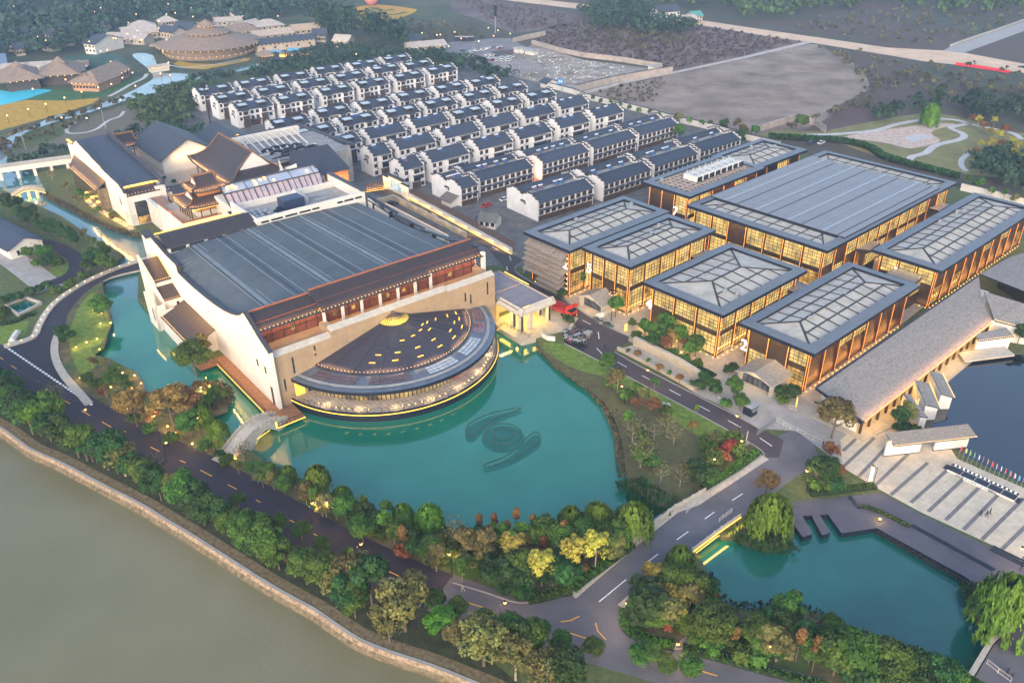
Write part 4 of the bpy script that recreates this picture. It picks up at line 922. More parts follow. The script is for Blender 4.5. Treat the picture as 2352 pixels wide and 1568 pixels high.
def window_bay(parent,x0,x1,z0,z1,face,off,glass,seed=0,name='window'):
    "a lit gridded window on side face (0 front: y=off, 1 left: x=off)"
    w=MB();g=MB()
    def bx(m,a0,a1,zz0,zz1,d0,d1):
        if face==0:m.box(a0,a1,off-d1,off-d0,zz0,zz1)
        elif face==1:m.box(off-d1,off-d0,a0,a1,zz0,zz1)
        else:m.box(a0,a1,off+d0,off+d1,zz0,zz1)
    bx(g,x0,x1,z0,z1,.0,.06);nx=max(2,int((x1-x0)/1.15));nz=max(2,int((z1-z0)/.95))
    gp=g.obj(name,glass,parent)
    for i in range(nx+1):a=x0+(x1-x0)*i/nx;bx(w,a-.045,a+.045,z0,z1,.05,.16)
    for i in range(nz+1):b=z0+(z1-z0)*i/nz;bx(w,x0,x1,b-.045,b+.045,.05,.16)
    r=random.Random(seed)
    for i in range(nx):
        if r.random()<.35:
            k=r.randrange(nz);a=x0+(x1-x0)*(i+.5)/nx;b=z0+(z1-z0)*k/nz;bx(w,a-.04,a+.04,b,b+(z1-z0)/nz,.05,.14)
    w.obj('frame',m_mull,gp);return gp
def pavilion(num,c,wd_,dp,h,label,mid=None,rim=2.9,lit=(1,1),numpos=None,cells=5.0,inner=None,nolit=0,plain=False):
    """roof corner c nearest the camera; local x runs up-right (dp long), y up-left (wd_ long)"""
    P=thing('glass_pavilion',label,'pavilion','numbered glass pavilions',(c.x,c.y,0),PF.yaw)
    X,Y,t=dp,wd_,.95
    w=MB();z0,zi=h,h+.25
    q=[(0,0),(X,0),(X,Y),(0,Y)];qi=[(rim,rim),(X-rim,rim),(X-rim,Y-rim),(rim,Y-rim)]
    for i in range(4):
        j=(i+1)%4;a,b,e,f=q[i],q[j],qi[j],qi[i]
        w.poly([(a[0],a[1],z0),(b[0],b[1],z0),(e[0],e[1],zi),(f[0],f[1],zi)],0 if i%2==0 else 1)
        w.poly([(a[0],a[1],z0-t),(b[0],b[1],z0-t),(b[0],b[1],z0),(a[0],a[1],z0)],2)
        w.poly([(f[0],f[1],zi),(e[0],e[1],zi),(e[0],e[1],zi-.9),(f[0],f[1],zi-.9)],2)
    w.poly([(0,0,z0-t),(0,Y,z0-t),(X,Y,z0-t),(X,0,z0-t)],2)
    rf=w.obj('roof',[m_pring,m_pringy,m_fascia],P)
    w=MB();bw=MB();x0,x1,y0,y1=rim+.02,X-rim-.02,rim+.02,Y-rim-.02;zb,zt=h-.45,h+.55;hy=(y1-y0)/2;ym=(y0+y1)/2
    if mid is None and not plain:
        xa,xb=x0+hy,x1-hy
        if xb<xa:xa=xb=(x0+x1)/2
        F_=lambda x,y:zb+(zt-zb)*min(1,(y-y0)/hy,(y1-y)/hy,(x-x0)/hy,(x1-x)/hy)
        w.poly([(x0,y0,zb),(x1,y0,zb),(xb,ym,zt),(xa,ym,zt)]);w.poly([(x1,y0,zb),(x1,y1,zb),(xb,ym,zt)]);w.poly([(x1,y1,zb),(x0,y1,zb),(xa,ym,zt),(xb,ym,zt)]);w.poly([(x0,y1,zb),(x0,y0,zb),(xa,ym,zt)])
        up=.1
        for a,b in(((x0,y0),(xa,ym)),((x0,y1),(xa,ym)),((x1,y0),(xb,ym)),((x1,y1),(xb,ym)),((xa,ym),(xb,ym))):bw.bar((a[0],a[1],F_(*a)+up),(b[0],b[1],F_(*b)+up),.5,.16)
        nx=max(3,round((x1-x0)/cells))
        for i in range(1,nx):
            x=x0+(x1-x0)*i/nx;g=min(hy,x-x0,x1-x);ps=[(x,y0),(x,y0+g)];bw.bar((x,y0,zb+up),(x,y0+g,F_(x,y0+g)+up),.34,.12);bw.bar((x,y1,zb+up),(x,y1-g,F_(x,y1-g)+up),.26,.12)
        for k in(.5,):
            g=hy*k
            for s in(0,1):
                y=y0+g if s==0 else y1-g;bw.bar((x0+g,y,F_(x0+g+.01,y)+up),(x1-g,y,F_(x1-g-.01,y)+up),.42,.12)
            for x in(x0+g,x1-g):
                if g<hy*.5:bw.bar((x,y0+g,F_(x,y0+g+.01)+up),(x,ym,F_(x,ym)+up),.34,.12);bw.bar((x,y1-g,F_(x,y1-g-.01)+up),(x,ym,F_(x,ym)+up),.26,.12)
    elif mid is not None:
        w.poly([(x0,y0,zb),(x1,y0,zb),(x1,y1,zb),(x0,y1,zb)])
    pn=w.obj('roof_panels',m_pane,rf)if w.f else None
    if bw.f:bw.obj('beams',m_beam,rf)
    if mid is not None:
        a,b=mid;w=MB()
        w.slab([(a,1.2,h+.5),(b,1.2,h+.5),(b,Y-1.2,h+.5),(a,Y-1.2,h+.5)],1.0,0,1)
        m_=w.obj('middle_roof',[m_pflat,m_fascia],rf)
        w=MB();n=12
        for i in range(n):
            y=1.6+(Y-3.2)*(i+.5)/n
            w.bar((a,y,h+.62),(b,y,h+.62),.14,.12,0 if i%3 else 1)
            if i%3==1:w.box(a,b,y+.5,y+1.4,h+.52,h+.58,0);w.bar((a,y+1.8,h+.62),(b,y+1.8,h+.62),.14,.12,0)
        w.obj('roof_seams',[M('seam_grey',(.30,.32,.36),.4,.1,metal=.3),m_fascia],m_)
        bw=MB()
        for xa,xb in((x0,a),(b,x1)):
            nb=round((y1-y0)/5.2);xm=(xa+xb)/2
            for i in range(1,nb):y=y0+(y1-y0)*i/nb;bw.bar((xa,y,zb+.1),(xb,y,zb+.1),.28,.14)
            bw.bar((xm,y0+3,zb+.1),(xm,y1-3,zb+.1),.28,.14)
            e_=xa if xa==x0 else xb;i_=xb if xa==x0 else xa
            bw.bar((e_,y0,zb+.12),(i_,y0+5.5,zb+.12),.4,.14);bw.bar((e_,y1,zb+.12),(i_,y1-5.5,zb+.12),.4,.14)
        bw.obj('beams',m_beam,rf)
    s=2.2;w=MB();w.box(s,X-s,s,Y-s,0,h-t+.02);wl_=w.obj('screen_wall',m_screen,P)
    zt2=h-t;fl=h*.47
    def facade(face,L0,L1,off,lit_):
        n=max(3,round((L1-L0)/6.6));st=(L1-L0)/n;pm=MB();sm=MB()
        for i in range(n+1):
            a=L0+st*i
            if face==0:pm.box(a-.2,a+.2,off-.35,off,0,zt2);sm.box(a-.06,a+.06,off-.42,off-.35,.3,zt2-.3)
            elif face==1:pm.box(off-.35,off,a-.2,a+.2,0,zt2);sm.box(off-.42,off-.35,a-.06,a+.06,.3,zt2-.3)
        pm.obj('posts',m_post,P);sm.obj('light_strip',EM('post_light',(1,.40,.09),.26)if 'post_light' not in D.materials else D.materials['post_light'],P)
        for i in range(n):
            a,b=L0+st*i+.45,L0+st*(i+1)-.45
            if rnd.random()<lit_:
                window_bay(wl_,a,b,fl+.8,zt2-.7,face,off,m_glit,i*7+face)
            if rnd.random()<lit_*.85:
                window_bay(wl_,a,b,.5,fl-.5,face,off,m_glit if rnd.random()<.7 else m_glit2,i*5+face+1)
    facade(0,s,X-s,s,lit[1]);facade(1,s,Y-s,s,lit[0])
    w=MB();k=int(Y/2.2)
    for i in range(k):w.box(s-.9,s-.7,s+i*(Y-2*s)/k,s+.25+i*(Y-2*s)/k,.02,.2)
    k=int(X/2.2)
    for i in range(k):w.box(s+i*(X-2*s)/k,s+.25+i*(X-2*s)/k,s-.9,s-.7,.02,.2)
    w.obj('ground_lamps',EM('ground_lamp',(1,.55,.15),.9)if 'ground_lamp' not in D.materials else D.materials['ground_lamp'],P)
    if lit[0]>.3:lamp(P,'AREA',(s-1.6,Y/2,h-t-.15),16*Y,(1,.62,.18),.3,Y-2*s,aim=(0,0,-1)).rotation_euler=(0,-.5,0)
    if lit[1]>.3:lamp(P,'AREA',(X/2,s-1.6,h-t-.15),16*X,(1,.45,.10),X-2*s,.3,aim=(0,.6,-1))
    lamp(P,'AREA',(X/2,.3,.25),14*X,(1,.42,.09),X-2*s,.3,aim=(0,.6,1));lamp(P,'AREA',(.3,Y/2,.25),7*Y,(1,.52,.14),.3,Y-2*s,aim=(.6,0,1)).rotation_euler=(0,R(-150),0)
    if num:
        o=link('number_sign',text_mesh(num,4.2),P);o.data.materials.append(m_white_lit)
        o.location=(s-1.1,numpos[0]if numpos else Y-s-2,numpos[1]if numpos else h*.62);o.rotation_euler=(R(90),0,R(-90))
        o['label']='large white glowing figure '+num
    w=MB()
    for i in range(3):
        x,y=x0+1.5+(x1-x0-3)*rnd.random(),y0+1+(y1-y0-2)*rnd.random();w.box(x,x+.9,y,y+.9,h-.2,h+.85)
    w.each('roof_hatch',m_seam,rf)
    return P
c,a,b=pav_rect((.03839542,2.40564186),.20265824,.46685262,16.0)
p8=pavilion('8',c,a,b,16.0,'glass pavilion with a glowing figure 8 and a stack of slanting shingle screens',lit=(.0,.9),numpos=(3.2,8.2))
c,a,b=pav_rect((.21143952,2.27984268),.19108355,.40131921,16.2)
p5=pavilion('5',c,a,b,16.2,'brightly lit glass pavilion with a glowing figure 5, beside the gabled stone entrance',numpos=(16.5,8.5))
c,a,b=pav_rect((.35990313,2.04272101),.2642071,.39500737,14.0)
p4=pavilion('4',c,a,b,14.0,'lit glass pavilion with a glowing figure 4, its wall behind the garden trees',numpos=(24.5,6.2))
c,a,b=pav_rect((.56684533,1.80782215),.20798788,.53204075,12.3)
p2=pavilion('2',c,a,b,12.3,'glass pavilion with a glowing figure 2, nearest the long shingle roof',lit=(.8,.35),numpos=(19.5,4.6))
kb=CAMZ-15
c,a,b=pav_rect((.58792731,2.62236293),.51509291,.8756949,15.0)
pbig=pavilion('3',c,a,b,15.0,'largest glass pavilion with a wide ribbed grey sheet roof between two paned strips',mid=(11.5,b-11.5),lit=(.9,.7),cells=6,numpos=(2.6,.3))
q1=[PF.px(x,y,13)for x,y in((1999,575.7),(2164,623),(2236.5,444.5))]
wd1=(q1[0]-q1[1]).length;c1=W(2164,623,13);e1=W(2236.5,444.5,13)-W(1999,575.7,13)
p1=pavilion('1',Vector((c1.x,c1.y,0)),wd1,e1.length,13.0,'long glass pavilion with a glowing figure 1, at the right edge of the picture',lit=(.7,.35),numpos=(wd1-7.5,6.5))
c7=W(1584.5,452,16.5);l7=(W(1477,416.5,16.5)-c7).length;x7=(W(1762,386,16.5)-c7).length
p7=pavilion('7',Vector((c7.x,c7.y,0)),l7,x7,16.5,'pavilion with a glowing figure 7 and a roof of open beams carrying cooling units',plain=True,lit=(.35,.35),numpos=(6.2,8.0))
c6=W(1740,388,15);l6=(W(1640,356,15)-c6).length;x6=(W(1868,347,15)-c6).length
p6=pavilion('',Vector((c6.x,c6.y,0)),l6,x6,15,'small paned pavilion roof tucked behind the pavilion with the cooling units',lit=(0,.1))
w=MB();w.box(3.4,x7-3.4,3.4,l7-3.4,15.2,15.6);w.obj('roof_floor',M('pit_floor',(.10,.085,.08),.9,.3,.5),p7)
w=MB();nx=int((x7-6.8)/2.1)
for i in range(nx+1):x=3.4+(x7-6.8)*i/nx;w.box(x-.28,x+.28,3.4,l7-3.4,16.0,16.4)
for i in range(7):y=3.4+(l7-6.8)*i/6;w.box(3.4,x7-3.4,y-.28,y+.28,16.02,16.43)
w.obj('open_beams',M('bare_beam',(.30,.25,.22),.9,.15,.6),p7)
u=None
for i in range(8):
    x=13+i*3.5;y=l7*.48
    if u is None:
        u=thing('cooling_unit','white boxed cooling unit with a curved duct, one of a row on the pavilion roof','cooling unit','cooling units on the beamed roof',(0,0,0),PF.yaw)
        w=MB();w.box(0,2.6,-3,3,.3,2.1);w.box(0,2.6,-3.1,-3,.4,2.0,1);w.obj('casing',[M('unit_white',(.55,.55,.52),.5,.1),m_fascia],u)
        w=MB();w.tube([(1.3,2.6,2.0),(1.3,2.6,3.0),(1.3,1.5,3.3)],.35,n=8);w.tube([(1.3,-1,2.1),(1.3,-1,2.4)],.8,n=10);w.obj('duct',m_seam,u)
        q=p7.matrix_world;place(u,tuple(Vector((c7.x,c7.y,0))+PF.a*x+PF.b*y+Vector((0,0,16.2))),PF.yaw)
    else:dup(u,tuple(Vector((c7.x,c7.y,0))+PF.a*x+PF.b*y+Vector((0,0,16.2))),PF.yaw)
w=MB();X8=pav_rect((.03839542,2.40564186),.20265824,.46685262,16.0);Y8=X8[1]
rr=random.Random(4)
for lv in range(8):
    z=14.4-lv*1.62;y=1.2+rr.uniform(0,1.5)
    y_end=Y8-1.0-(lv>5)*6
    while y<y_end:
        l=rr.uniform(4.5,7.5);y2=min(y_end,y+l);dx=rr.uniform(-.5,.4)-lv*.04
        w.slab([(1.9+dx,y,z),(-1.2+dx,y,z-1.5),(-1.2+dx,y2-.12,z-1.5),(1.9+dx,y2-.12,z)],.14,0,0);y=y2
m_shing=M('shingle',(.22,.18,.155),.9,.3,2.5,c2=(.32,.27,.235),stripes=('Y',.35,.25),bump=.4)
w.obj('shingle_screen',m_shing,p8)
w=MB()
for lv in range(7):z=13.4-lv*1.62;w.ball(-.2,.7,z,.22,n=6)
w.obj('side_lamps',m_spark,p8)
m_link=M('link_roof',(.17,.19,.22),.45,.1,.3,stripes=('X',.9,.4,.12),metal=.3)
for(pts,z,lb)in(([(1585,588),(1625,572),(1642,580),(1603,596)],9.5,'low ribbed link roof between the lit pavilions 5 and 4'),
                 ([(1797,660),(1826,643),(1855,655),(1822,670)],9,'low ribbed link roof between pavilions 4 and 2'),
                 ([(1967,571),(2006,552),(2022,558),(1999,575)],9.5,'low ribbed link roof joining pavilion 1 to the wide roof'),
                 ([(2034,628),(2068,608),(2127,626),(2100,652)],9,'low grey link roof between pavilions 2 and 1'),
                 ([(2134,477),(2165,465),(2183,470),(2158,485)],10,'small ribbed link roof at the far end of pavilion 1')):
    q=WL(pts,z);c0=sum(q,Vector())/4;L_=thing('link_building',lb,'link building',None,(c0.x,c0.y,0),PF.yaw);F_=Frame(c0,41.66);ql=[F_.l(p)for p in q]
    w=MB();w.slab(ql,.9,0,1);w.obj('roof',[m_link,m_fascia],L_)
    w=MB();xs=[p.x for p in ql];ys=[p.y for p in ql];w.box(min(xs)+1,max(xs)-1,min(ys)+1,max(ys)-1,0,z-.9);wb=w.obj('wall',m_screen,L_)
    window_bay(wb,min(xs)+1.2,max(xs)-1.2,z*.45,z-1.4,0,min(ys)+1,m_glit,3)
V1=lambda x,y:(x/6.395+424.9,y/6.395+103.4)
V2=lambda x,y:(x/6.395+769.5,y/6.395+103.4)
V3=lambda x,y:(x/6.395+631.7,y/6.395+275.6)
V4=lambda x,y:(x/6.395+976.2,y/6.395+172.3)
V5=lambda x,y:(x/6.016+1320.7,y/6.016+172.3)
m_solar=M('solar_panel',(.05,.10,.22),.25,.3,1.0,stripes=('X',.25,.3),spec=.7)
m_solarr=M('solar_panel_red',(.14,.10,.14),.3,.3,1.0,stripes=('X',.25,.3))
m_canopyv=M('glass_canopy',(.38,.42,.42),.3,.12,.6)
m_wood2=M('timber_front',(.07,.045,.035),.7,.3,.8)
def win_mesh(wd,ht,n=2):
    w=MB();w.box(0,wd,-.04,.02,0,ht,0)
    for i in range(n+1):a=wd*i/n;w.box(a-.05,a+.05,-.12,-.03,0,ht,1)
    for z in(0,ht*.68,ht):w.box(-.05,wd+.05,-.13,-.03,z-.05,z+.05,1)
    return w.mesh('window',[m_glassd,m_frame])
WM={k:win_mesh(*k)for k in((1.5,1.5,2),(2.4,1.6,3),(1.0,1.0,1),(3.6,1.7,4),(1.9,1.6,3),(.7,1.2,1))}
wal=MB();wal.box(0,1.0,-.5,0,0,.65);m_ac=wal.mesh('air_conditioner',M('unit_grey',(.35,.34,.33),.6,.2))
def stepgable(y0,y1,yr,ze,zr,x0,x1,steps=3):
    "horse-head gable: stepped white wall with dark tiled copings"
    w=MB();c=MB();prof=[]
    for s,ya in((0,y0),(1,y1)):
        pass
    ys=[y0+(yr-y0)*i/steps for i in range(steps+1)];zs=[ze+.75+(zr-ze)*(i+.55)/steps for i in range(steps)]
    pts=[(y0,-.3)];e=(y1-yr)/steps
    left=[]
    for i in range(steps):left+=[(ys[i],zs[i]),(ys[i+1],zs[i])]
    right=[]
    for i in reversed(range(steps)):right+=[(y1-(i+1)*e,zs[i]),(y1-i*e,zs[i])]
    prof=[(y1,-.3)]+list(reversed(right))+list(reversed(left))+[(y0,-.3)]
    out=[]
    for p in prof:
        if not out or(abs(p[0]-out[-1][0])+abs(p[1]-out[-1][1]))>1e-4:out.append(p)
    w.wall(list(reversed(out)),x1-x0,'u',x0)
    for i in range(steps):
        for a,b,d in((ys[i],ys[i+1],-1),(y1-(i+1)*e,y1-i*e,1)):
            q=.35;a_,b_=(a-q,b)if d<0 else(a,b+q);xm=(x0+x1)/2
            c.bar((xm,a_,zs[i]+.08),(xm,b_,zs[i]+.08),.75,.22);c.bar((xm,a_,zs[i]+.26),(xm,b_,zs[i]+.26),.3,.16)
    return w,c
def house(kind,L,dp):
    """row house built at its front left foot, x along the front, y back; returns the empty"""
    H=thing('village_house','','house',None)
    ze,zr={'A':(8.6,11.0),'D':(8.7,11.6),'E':(7.0,9.0)}[kind]
    yr=dp*.5 if kind!='E' else dp*.25
    w=MB();w.box(.1,L-.1,0,dp,-.3,ze-.15);wl=w.obj('wall',m_whitev,H)
    w=MB()
    if kind!='E':
        w.slab([(0.15,-.55,ze-.1),(L-.15,-.55,ze-.1),(L-.15,yr,zr),(.15,yr,zr)],.2);w.slab([(.15,yr,zr),(L-.15,yr,zr),(L-.15,dp+.5,ze-.1),(.15,dp+.5,ze-.1)],.2)
        w.bar((.2,yr,zr+.1),(L-.2,yr,zr+.1),.35,.3)
    else:
        y2=dp-yr
        for ya,yb,yc in((-.55,yr,yr+2.6),(y2-2.6,y2,dp+.5)):
            z1=ze-.1 if ya<0 else zr-.95;z3=zr-.95 if ya<0 else ze-.1
            w.slab([(.15,ya,z1),(L-.15,ya,z1),(L-.15,yb,zr),(.15,yb,zr)],.2);w.slab([(.15,yb,zr),(L-.15,yb,zr),(L-.15,yc,z3),(.15,yc,z3)],.2);w.bar((.2,yb,zr+.1),(L-.2,yb,zr+.1),.35,.3)
        w2=MB();w2.box(.2,L-.2,yr+2,y2-2,ze-.2,ze+.45);w2.obj('flat_roof',M('flat_roof',(.24,.24,.23),.9,.3,.6)if 'flat_roof' not in D.materials else D.materials['flat_roof'],H)
    rf=w.obj('roof',m_tilev,H)
    for x0,x1 in((-.3,.15),(L-.15,L+.3)):
        if kind!='E':w,c=stepgable(-.1,dp+.1,yr,ze,zr,x0,x1)
        else:w,c=stepgable(-.1,yr*2+.6,yr,ze,zr-.1,x0,x1);
        if kind=='E':
            w2,c2=stepgable(dp-yr*2-.5,dp+.1,dp-yr,ze,zr-.1,x0+.003,x1+.003);w.v,n0=w.v+w2.v,len(w.v);w.f+=[tuple(i+n0 for i in f)for f in w2.f];w.m+=w2.m
            n0=len(c.v);c.v+=c2.v;c.f+=[tuple(i+n0 for i in f)for f in c2.f];c.m+=c2.m
        g=w.obj('gable_wall',m_whitev,H);c.obj('coping',m_capd,g)
    def win(k,x,z,y=-.0,par=H,rz=0,loc=None):
        o=link('window',WM[k],par);o.location=loc or(x,y,z);o.rotation_euler=(0,0,rz);return o
    if kind=='A':
        bays=((L*.20,2.4),(L*.72,2.4))
        for bx,bw in bays:
            w=MB();w.box(bx-1.6,bx+1.6,-1.0,.05,3.0,ze-.35);w.slab([(bx-1.9,-1.3,ze-.42),(bx+1.9,-1.3,ze-.42),(bx+1.9,.1,ze+.02),(bx-1.9,.1,ze+.02)],.12,1)
            b=w.obj('bay',[m_whitev,m_tilev],H);win((2.4,1.6,3),bx-1.2,ze-2.4,-1.0,H)
            w=MB();w.box(bx-1.62,bx+1.62,-1.35,-1.0,3.1,5.4,0);w.slab([(bx-1.9,-1.7,5.4),(bx+1.9,-1.7,5.4),(bx+1.9,-1.0,5.75),(bx-1.9,-1.0,5.75)],.1,1);w.box(bx-1.6,bx+1.6,-1.4,-.05,0,2.9,0)
            w.obj('balcony',[m_wood2,m_tilev],H)
            dx=bx-.2;w=MB();w.box(dx-1.9,dx+1.9,.7,3.2,ze-.3,ze+2.0,0)
            for i in range(5):w.box(dx-1.9+i*.95-.06,dx-1.9+i*.95+.06,.62,.7,ze-.2,ze+2.0,1)
            w.slab([(dx-2.2,.0,ze+2.15),(dx+2.2,.0,ze+2.15),(dx+2.2,3.5,ze+2.4),(dx-2.2,3.5,ze+2.4)],.12,2)
            w.bar((dx-1.75,-.3,ze+.15),(dx-1.95,3.0,ze+1.7),.25,.3,3);w.bar((dx+1.75,-.3,ze+.15),(dx+1.95,3.0,ze+1.7),.25,.3,3)
            w.obj('dormer',[m_glassd,m_frame,m_canopyv,m_tilev],rf)
        for z in(ze-2.45,3.6):
            for x in(L*.045,L*.36,L*.50,L*.87):win((1.5,1.5,2),x,z)
        w=MB();w.slab([(L*.30,-1.1,3.0),(L*.62,-1.1,3.0),(L*.62,.05,3.5),(L*.30,.05,3.5)],.1);w.box(L*.32,L*.6,-.06,0,.2,2.6,1);w.obj('door_canopy',[m_tilev,m_wood2],H)
        for x,z in((L*.445,3.4),(L*.94,ze-3.3)):o=link('air_conditioner',m_ac,H);o.location=(x,0,z)
    elif kind=='D':
        bx=L*.58;bwid=min(3.4,L*.18)
        w=MB();w.box(bx-bwid,bx+bwid,-1.1,.05,2.9,ze-.4);w.slab([(bx-bwid-.3,-1.5,ze-.5),(bx+bwid+.3,-1.5,ze-.5),(bx+bwid+.3,0,ze+.05),(bx-bwid-.3,0,ze+.05)],.12,1);w.obj('bay',[m_whitev,M('bay_roof',(.16,.15,.14),.8,.2)if 'bay_roof' not in D.materials else D.materials['bay_roof']],H)
        k=(3.6,1.7,4)if L>14 else(2.4,1.6,3)
        for x in([bx-3.0,bx+.4-.9]if L>14 else[bx-1.2]):win((2.4,1.6,3),x,ze-2.4,-1.1)
        w=MB();w.slab([(bx-bwid-.2,-1.7,5.2),(bx+bwid+.2,-1.7,5.2),(bx+bwid+.2,-1.0,5.7),(bx-bwid-.2,-1.0,5.7)],.1,1);w.box(bx-bwid+.1,bx+bwid-.1,-1.15,-1.1,3.1,5.1,0);w.box(bx-bwid,bx+bwid,-.9,0,0,2.9,2);w.obj('balcony',[m_glassd,m_tilev,m_wood2],H)
        for z in(ze-2.45,3.5,.6):
            for x in((L*.05,L*.2,L*.80,L*.90)if L>14 else(L*.06,L*.84)):win((1.5,1.5,2),x,z)
        for x,z in((L*.15,ze-3.4),(L*.76,ze-3.2),(L*.16,2.6)):o=link('air_conditioner',m_ac,H);o.location=(x,0,z)
    else:
        n=max(3,round(L/3.1))
        for i in range(n):
            x=L*(i+.5)/n-.95
            for z in(ze-2.3,2.3):win((1.9,1.6,3),x,z)
            if i%2:o=link('air_conditioner',m_ac,H);o.location=(x+1.95,0,ze-2.9)
        w=MB();w.slab([(.2,-1.0,4.0),(L-.2,-1.0,4.0),(L-.2,.02,4.4),(.2,.02,4.4)],.12,0);w.box(.3,L-.3,-.06,0,-.3,1.9,1);w.obj('door_canopy',[m_tilev,m_wood2],H)
        w=MB()
        for i in range(n+1):w.box(.3+(L-.8)*i/n,.3+(L-.8)*i/n+.2,-.95,-.75,0,4.0)
        w.each('post',m_wood2,H)
    for y,z,k in((dp*.38,ze-1.6,(1.0,1.0,1)),(dp*.55,ze-1.6,(1.0,1.0,1)),(dp*.42,4.6,(.7,1.2,1))):
        if kind=='E' and k!=(.7,1.2,1):continue
        o=link('window',WM[k],H);o.location=(-.31,y,z);o.rotation_euler=(0,0,R(-90))
    w=MB();w.slab([(-1.0,dp*.36,ze-2.6),(-.3,dp*.36,ze-2.2),(-.3,dp*.62,ze-2.2),(-1.0,dp*.62,ze-2.6)],.1)if kind!='E' else w.slab([(-1.0,dp*.4,5.6),(-.3,dp*.4,6.0),(-.3,dp*.52,6.0),(-1.0,dp*.52,5.6)],.1)
    w.obj('gable_hood',m_tilev,H)
    return H
HL={'A':[(V1,(210,735),V1,(715,655)),(V1,(820,630),V1,(1285,565)),(V1,(1410,530),V1,(1850,465)),(V1,(1935,420),V2,(155,375)),(V2,(265,350),V2,(660,285)),(V2,(735,265),V2,(1125,210)),
            (V1,(480,850),V1,(990,765)),(V1,(1090,740),V1,(1570,665)),(V1,(1695,630),V1,(2150,560)),(V1,(2235,530),V2,(455,450)),(V2,(565,415),V2,(980,355)),(V2,(1050,355),V2,(1440,285)),
            (V1,(765,970),V1,(1290,875)),(V1,(1385,865),V1,(1880,780)),(V1,(2010,740),V2,(265,655)),(V2,(355,635),V2,(790,550)),(V2,(900,530),V2,(1315,455)),(V2,(1390,430),V2,(1785,355)),
            (V1,(1305,1225),V1,(1855,1130)),(V1,(1955,1060),V2,(250,975)),(V2,(385,945),V2,(860,855)),(V2,(950,820),V2,(1405,735)),(V2,(1515,705),V2,(1940,625)),(V4,(698,169),V4,(1100,95)),
            (V1,(1655,1365),V1,(2220,1250)),(V2,(110,1185),V2,(635,1085)),(V2,(765,1065),V2,(1250,970)),(V2,(1345,935),V2,(1800,855)),(V2,(1915,820),V2,(2345,730)),(V4,(1100,270),V4,(1505,190)),
            (V3,(705,420),V3,(1275,300)),(V2,(1755,1085),V2,(2215,975)),(V4,(1010,485),V4,(1440,405)),(V4,(1525,375),V4,(1930,295))],
      'D':[(V2,(505,1370),V2,(1035,1250)),(V2,(1175,1215),V2,(1665,1105)),(V4,(880,780),V4,(1355,665)),(V4,(1465,635),V4,(1905,530)),(V4,(1990,500),V5,(185,380)),
            (V2,(935,1535),V2,(1475,1410)),(V2,(1610,1370),V2,(2115,1245)),(V4,(780,1095),V4,(1285,970)),(V4,(1380,940),V4,(1855,820)),(V4,(1975,780),V5,(195,630)),(V5,(275,600),V5,(660,500)),
            (V4,(85,1280),V4,(635,1135)),(V3,(1430,530),V3,(1705,465)),(V3,(1885,730),V3,(2175,655))],
      'E':[(V5,(880,835),V5,(1415,680)),(V5,(250,1030),V5,(825,850)),(V4,(1720,1305),V5,(185,1045)),(V4,(800,1555),V4,(1590,1350)),
            (V5,(1730,1060),V5,(2270,880)),(V5,(1095,1270),V5,(1680,1080)),(V5,(395,1510),V5,(1035,1300)),(lambda x,y:(x,y),(1236,467),lambda x,y:(x,y),(1365,431)),(lambda x,y:(x,y),(1058,434),lambda x,y:(x,y),(1096,422))]}
EV={'A':8.6,'D':8.7,'E':6.9};DPT={'A':9.8,'D':9.6,'E':18.0}
desc={'A':'white four storey village house with two glazed roof dormers','D':'white three storey village house with a plain dark tiled roof','E':'long white village block with twin parallel tiled roofs'}
seen_foot=[]
def make_row(kind):
    src={};items=[]
    for f1,a,f2,b in HL[kind]:
        p,q=W(*f1(*a),EV[kind]),W(*f2(*b),EV[kind]);items.append((HF.l(p),HF.l(q)))
    for p,q in items:
        L=(q-p).length;kl='short' if L<12 else 'std'
        ref={'A':19.0,'D':19.0 if kl=='std' else 9.3,'E':27.0 if kl=='std' else 9.0}[kind]
        if kl not in src:h=house(kind,ref,DPT[kind]);src[kl]=h
        else:h=src[kl];h=dup(h,(0,0,0))
        p0=HF.w(p.x,p.y);place(h,(p0.x,p0.y,0),math.atan2((HF.w(q.x,q.y)-p0).y,(HF.w(q.x,q.y)-p0).x)*.5+HF.yaw*.5,(L/ref,1,1))
        seen_foot.append((kind,h,p,L,p0))
for k in 'ADE':make_row(k)
rows={}
for k,h,p,L,p0 in seen_foot:rows.setdefault((k,round(p.y/(15.5 if k=='A' else 15.5))),[]).append((p.x,h,L))
NUM=['first','second','third','fourth','fifth','sixth','seventh','eighth','ninth','tenth','eleventh','twelfth']
for k in 'ADE':
    rk=sorted([r for r in rows if r[0]==k],key=lambda r:-r[1])
    for i,r in enumerate(rk):
        for j,(x,h,L)in enumerate(sorted(rows[r],key=lambda t:t[0])):
            base={'A':'white two dormer house','D':'white plain roofed house' if L>12 else 'narrow white village house','E':'long white twin roofed block'}[k]
            h['label']='%s, %s from left in its %s row from back'%(base,NUM[j],NUM[i]);h['group']={'A':'village houses with dormers','D':'plain roofed village houses','E':'long twin roofed village blocks'}[k]
w=MB();w.poly([(0,0,.1),(1.7,0,.1),(1.7,1.6,.95),(0,1.6,.95)]);w.bar((.2,.1,0),(.2,1.6,.85),.08,.08,1);w.bar((1.5,.1,0),(1.5,1.6,.85),.08,.08,1)
pm_=w.mesh('panel',[m_solar,m_seam]);w=MB();w.tube([(-.15,1.7,1.05),(1.85,1.7,1.05)],.25,n=8);tm_=w.mesh('water_tank',M('tank_white',(.62,.64,.66),.3,.1))
pmr=pm_.copy();pmr.materials[0]=m_solarr
si=0
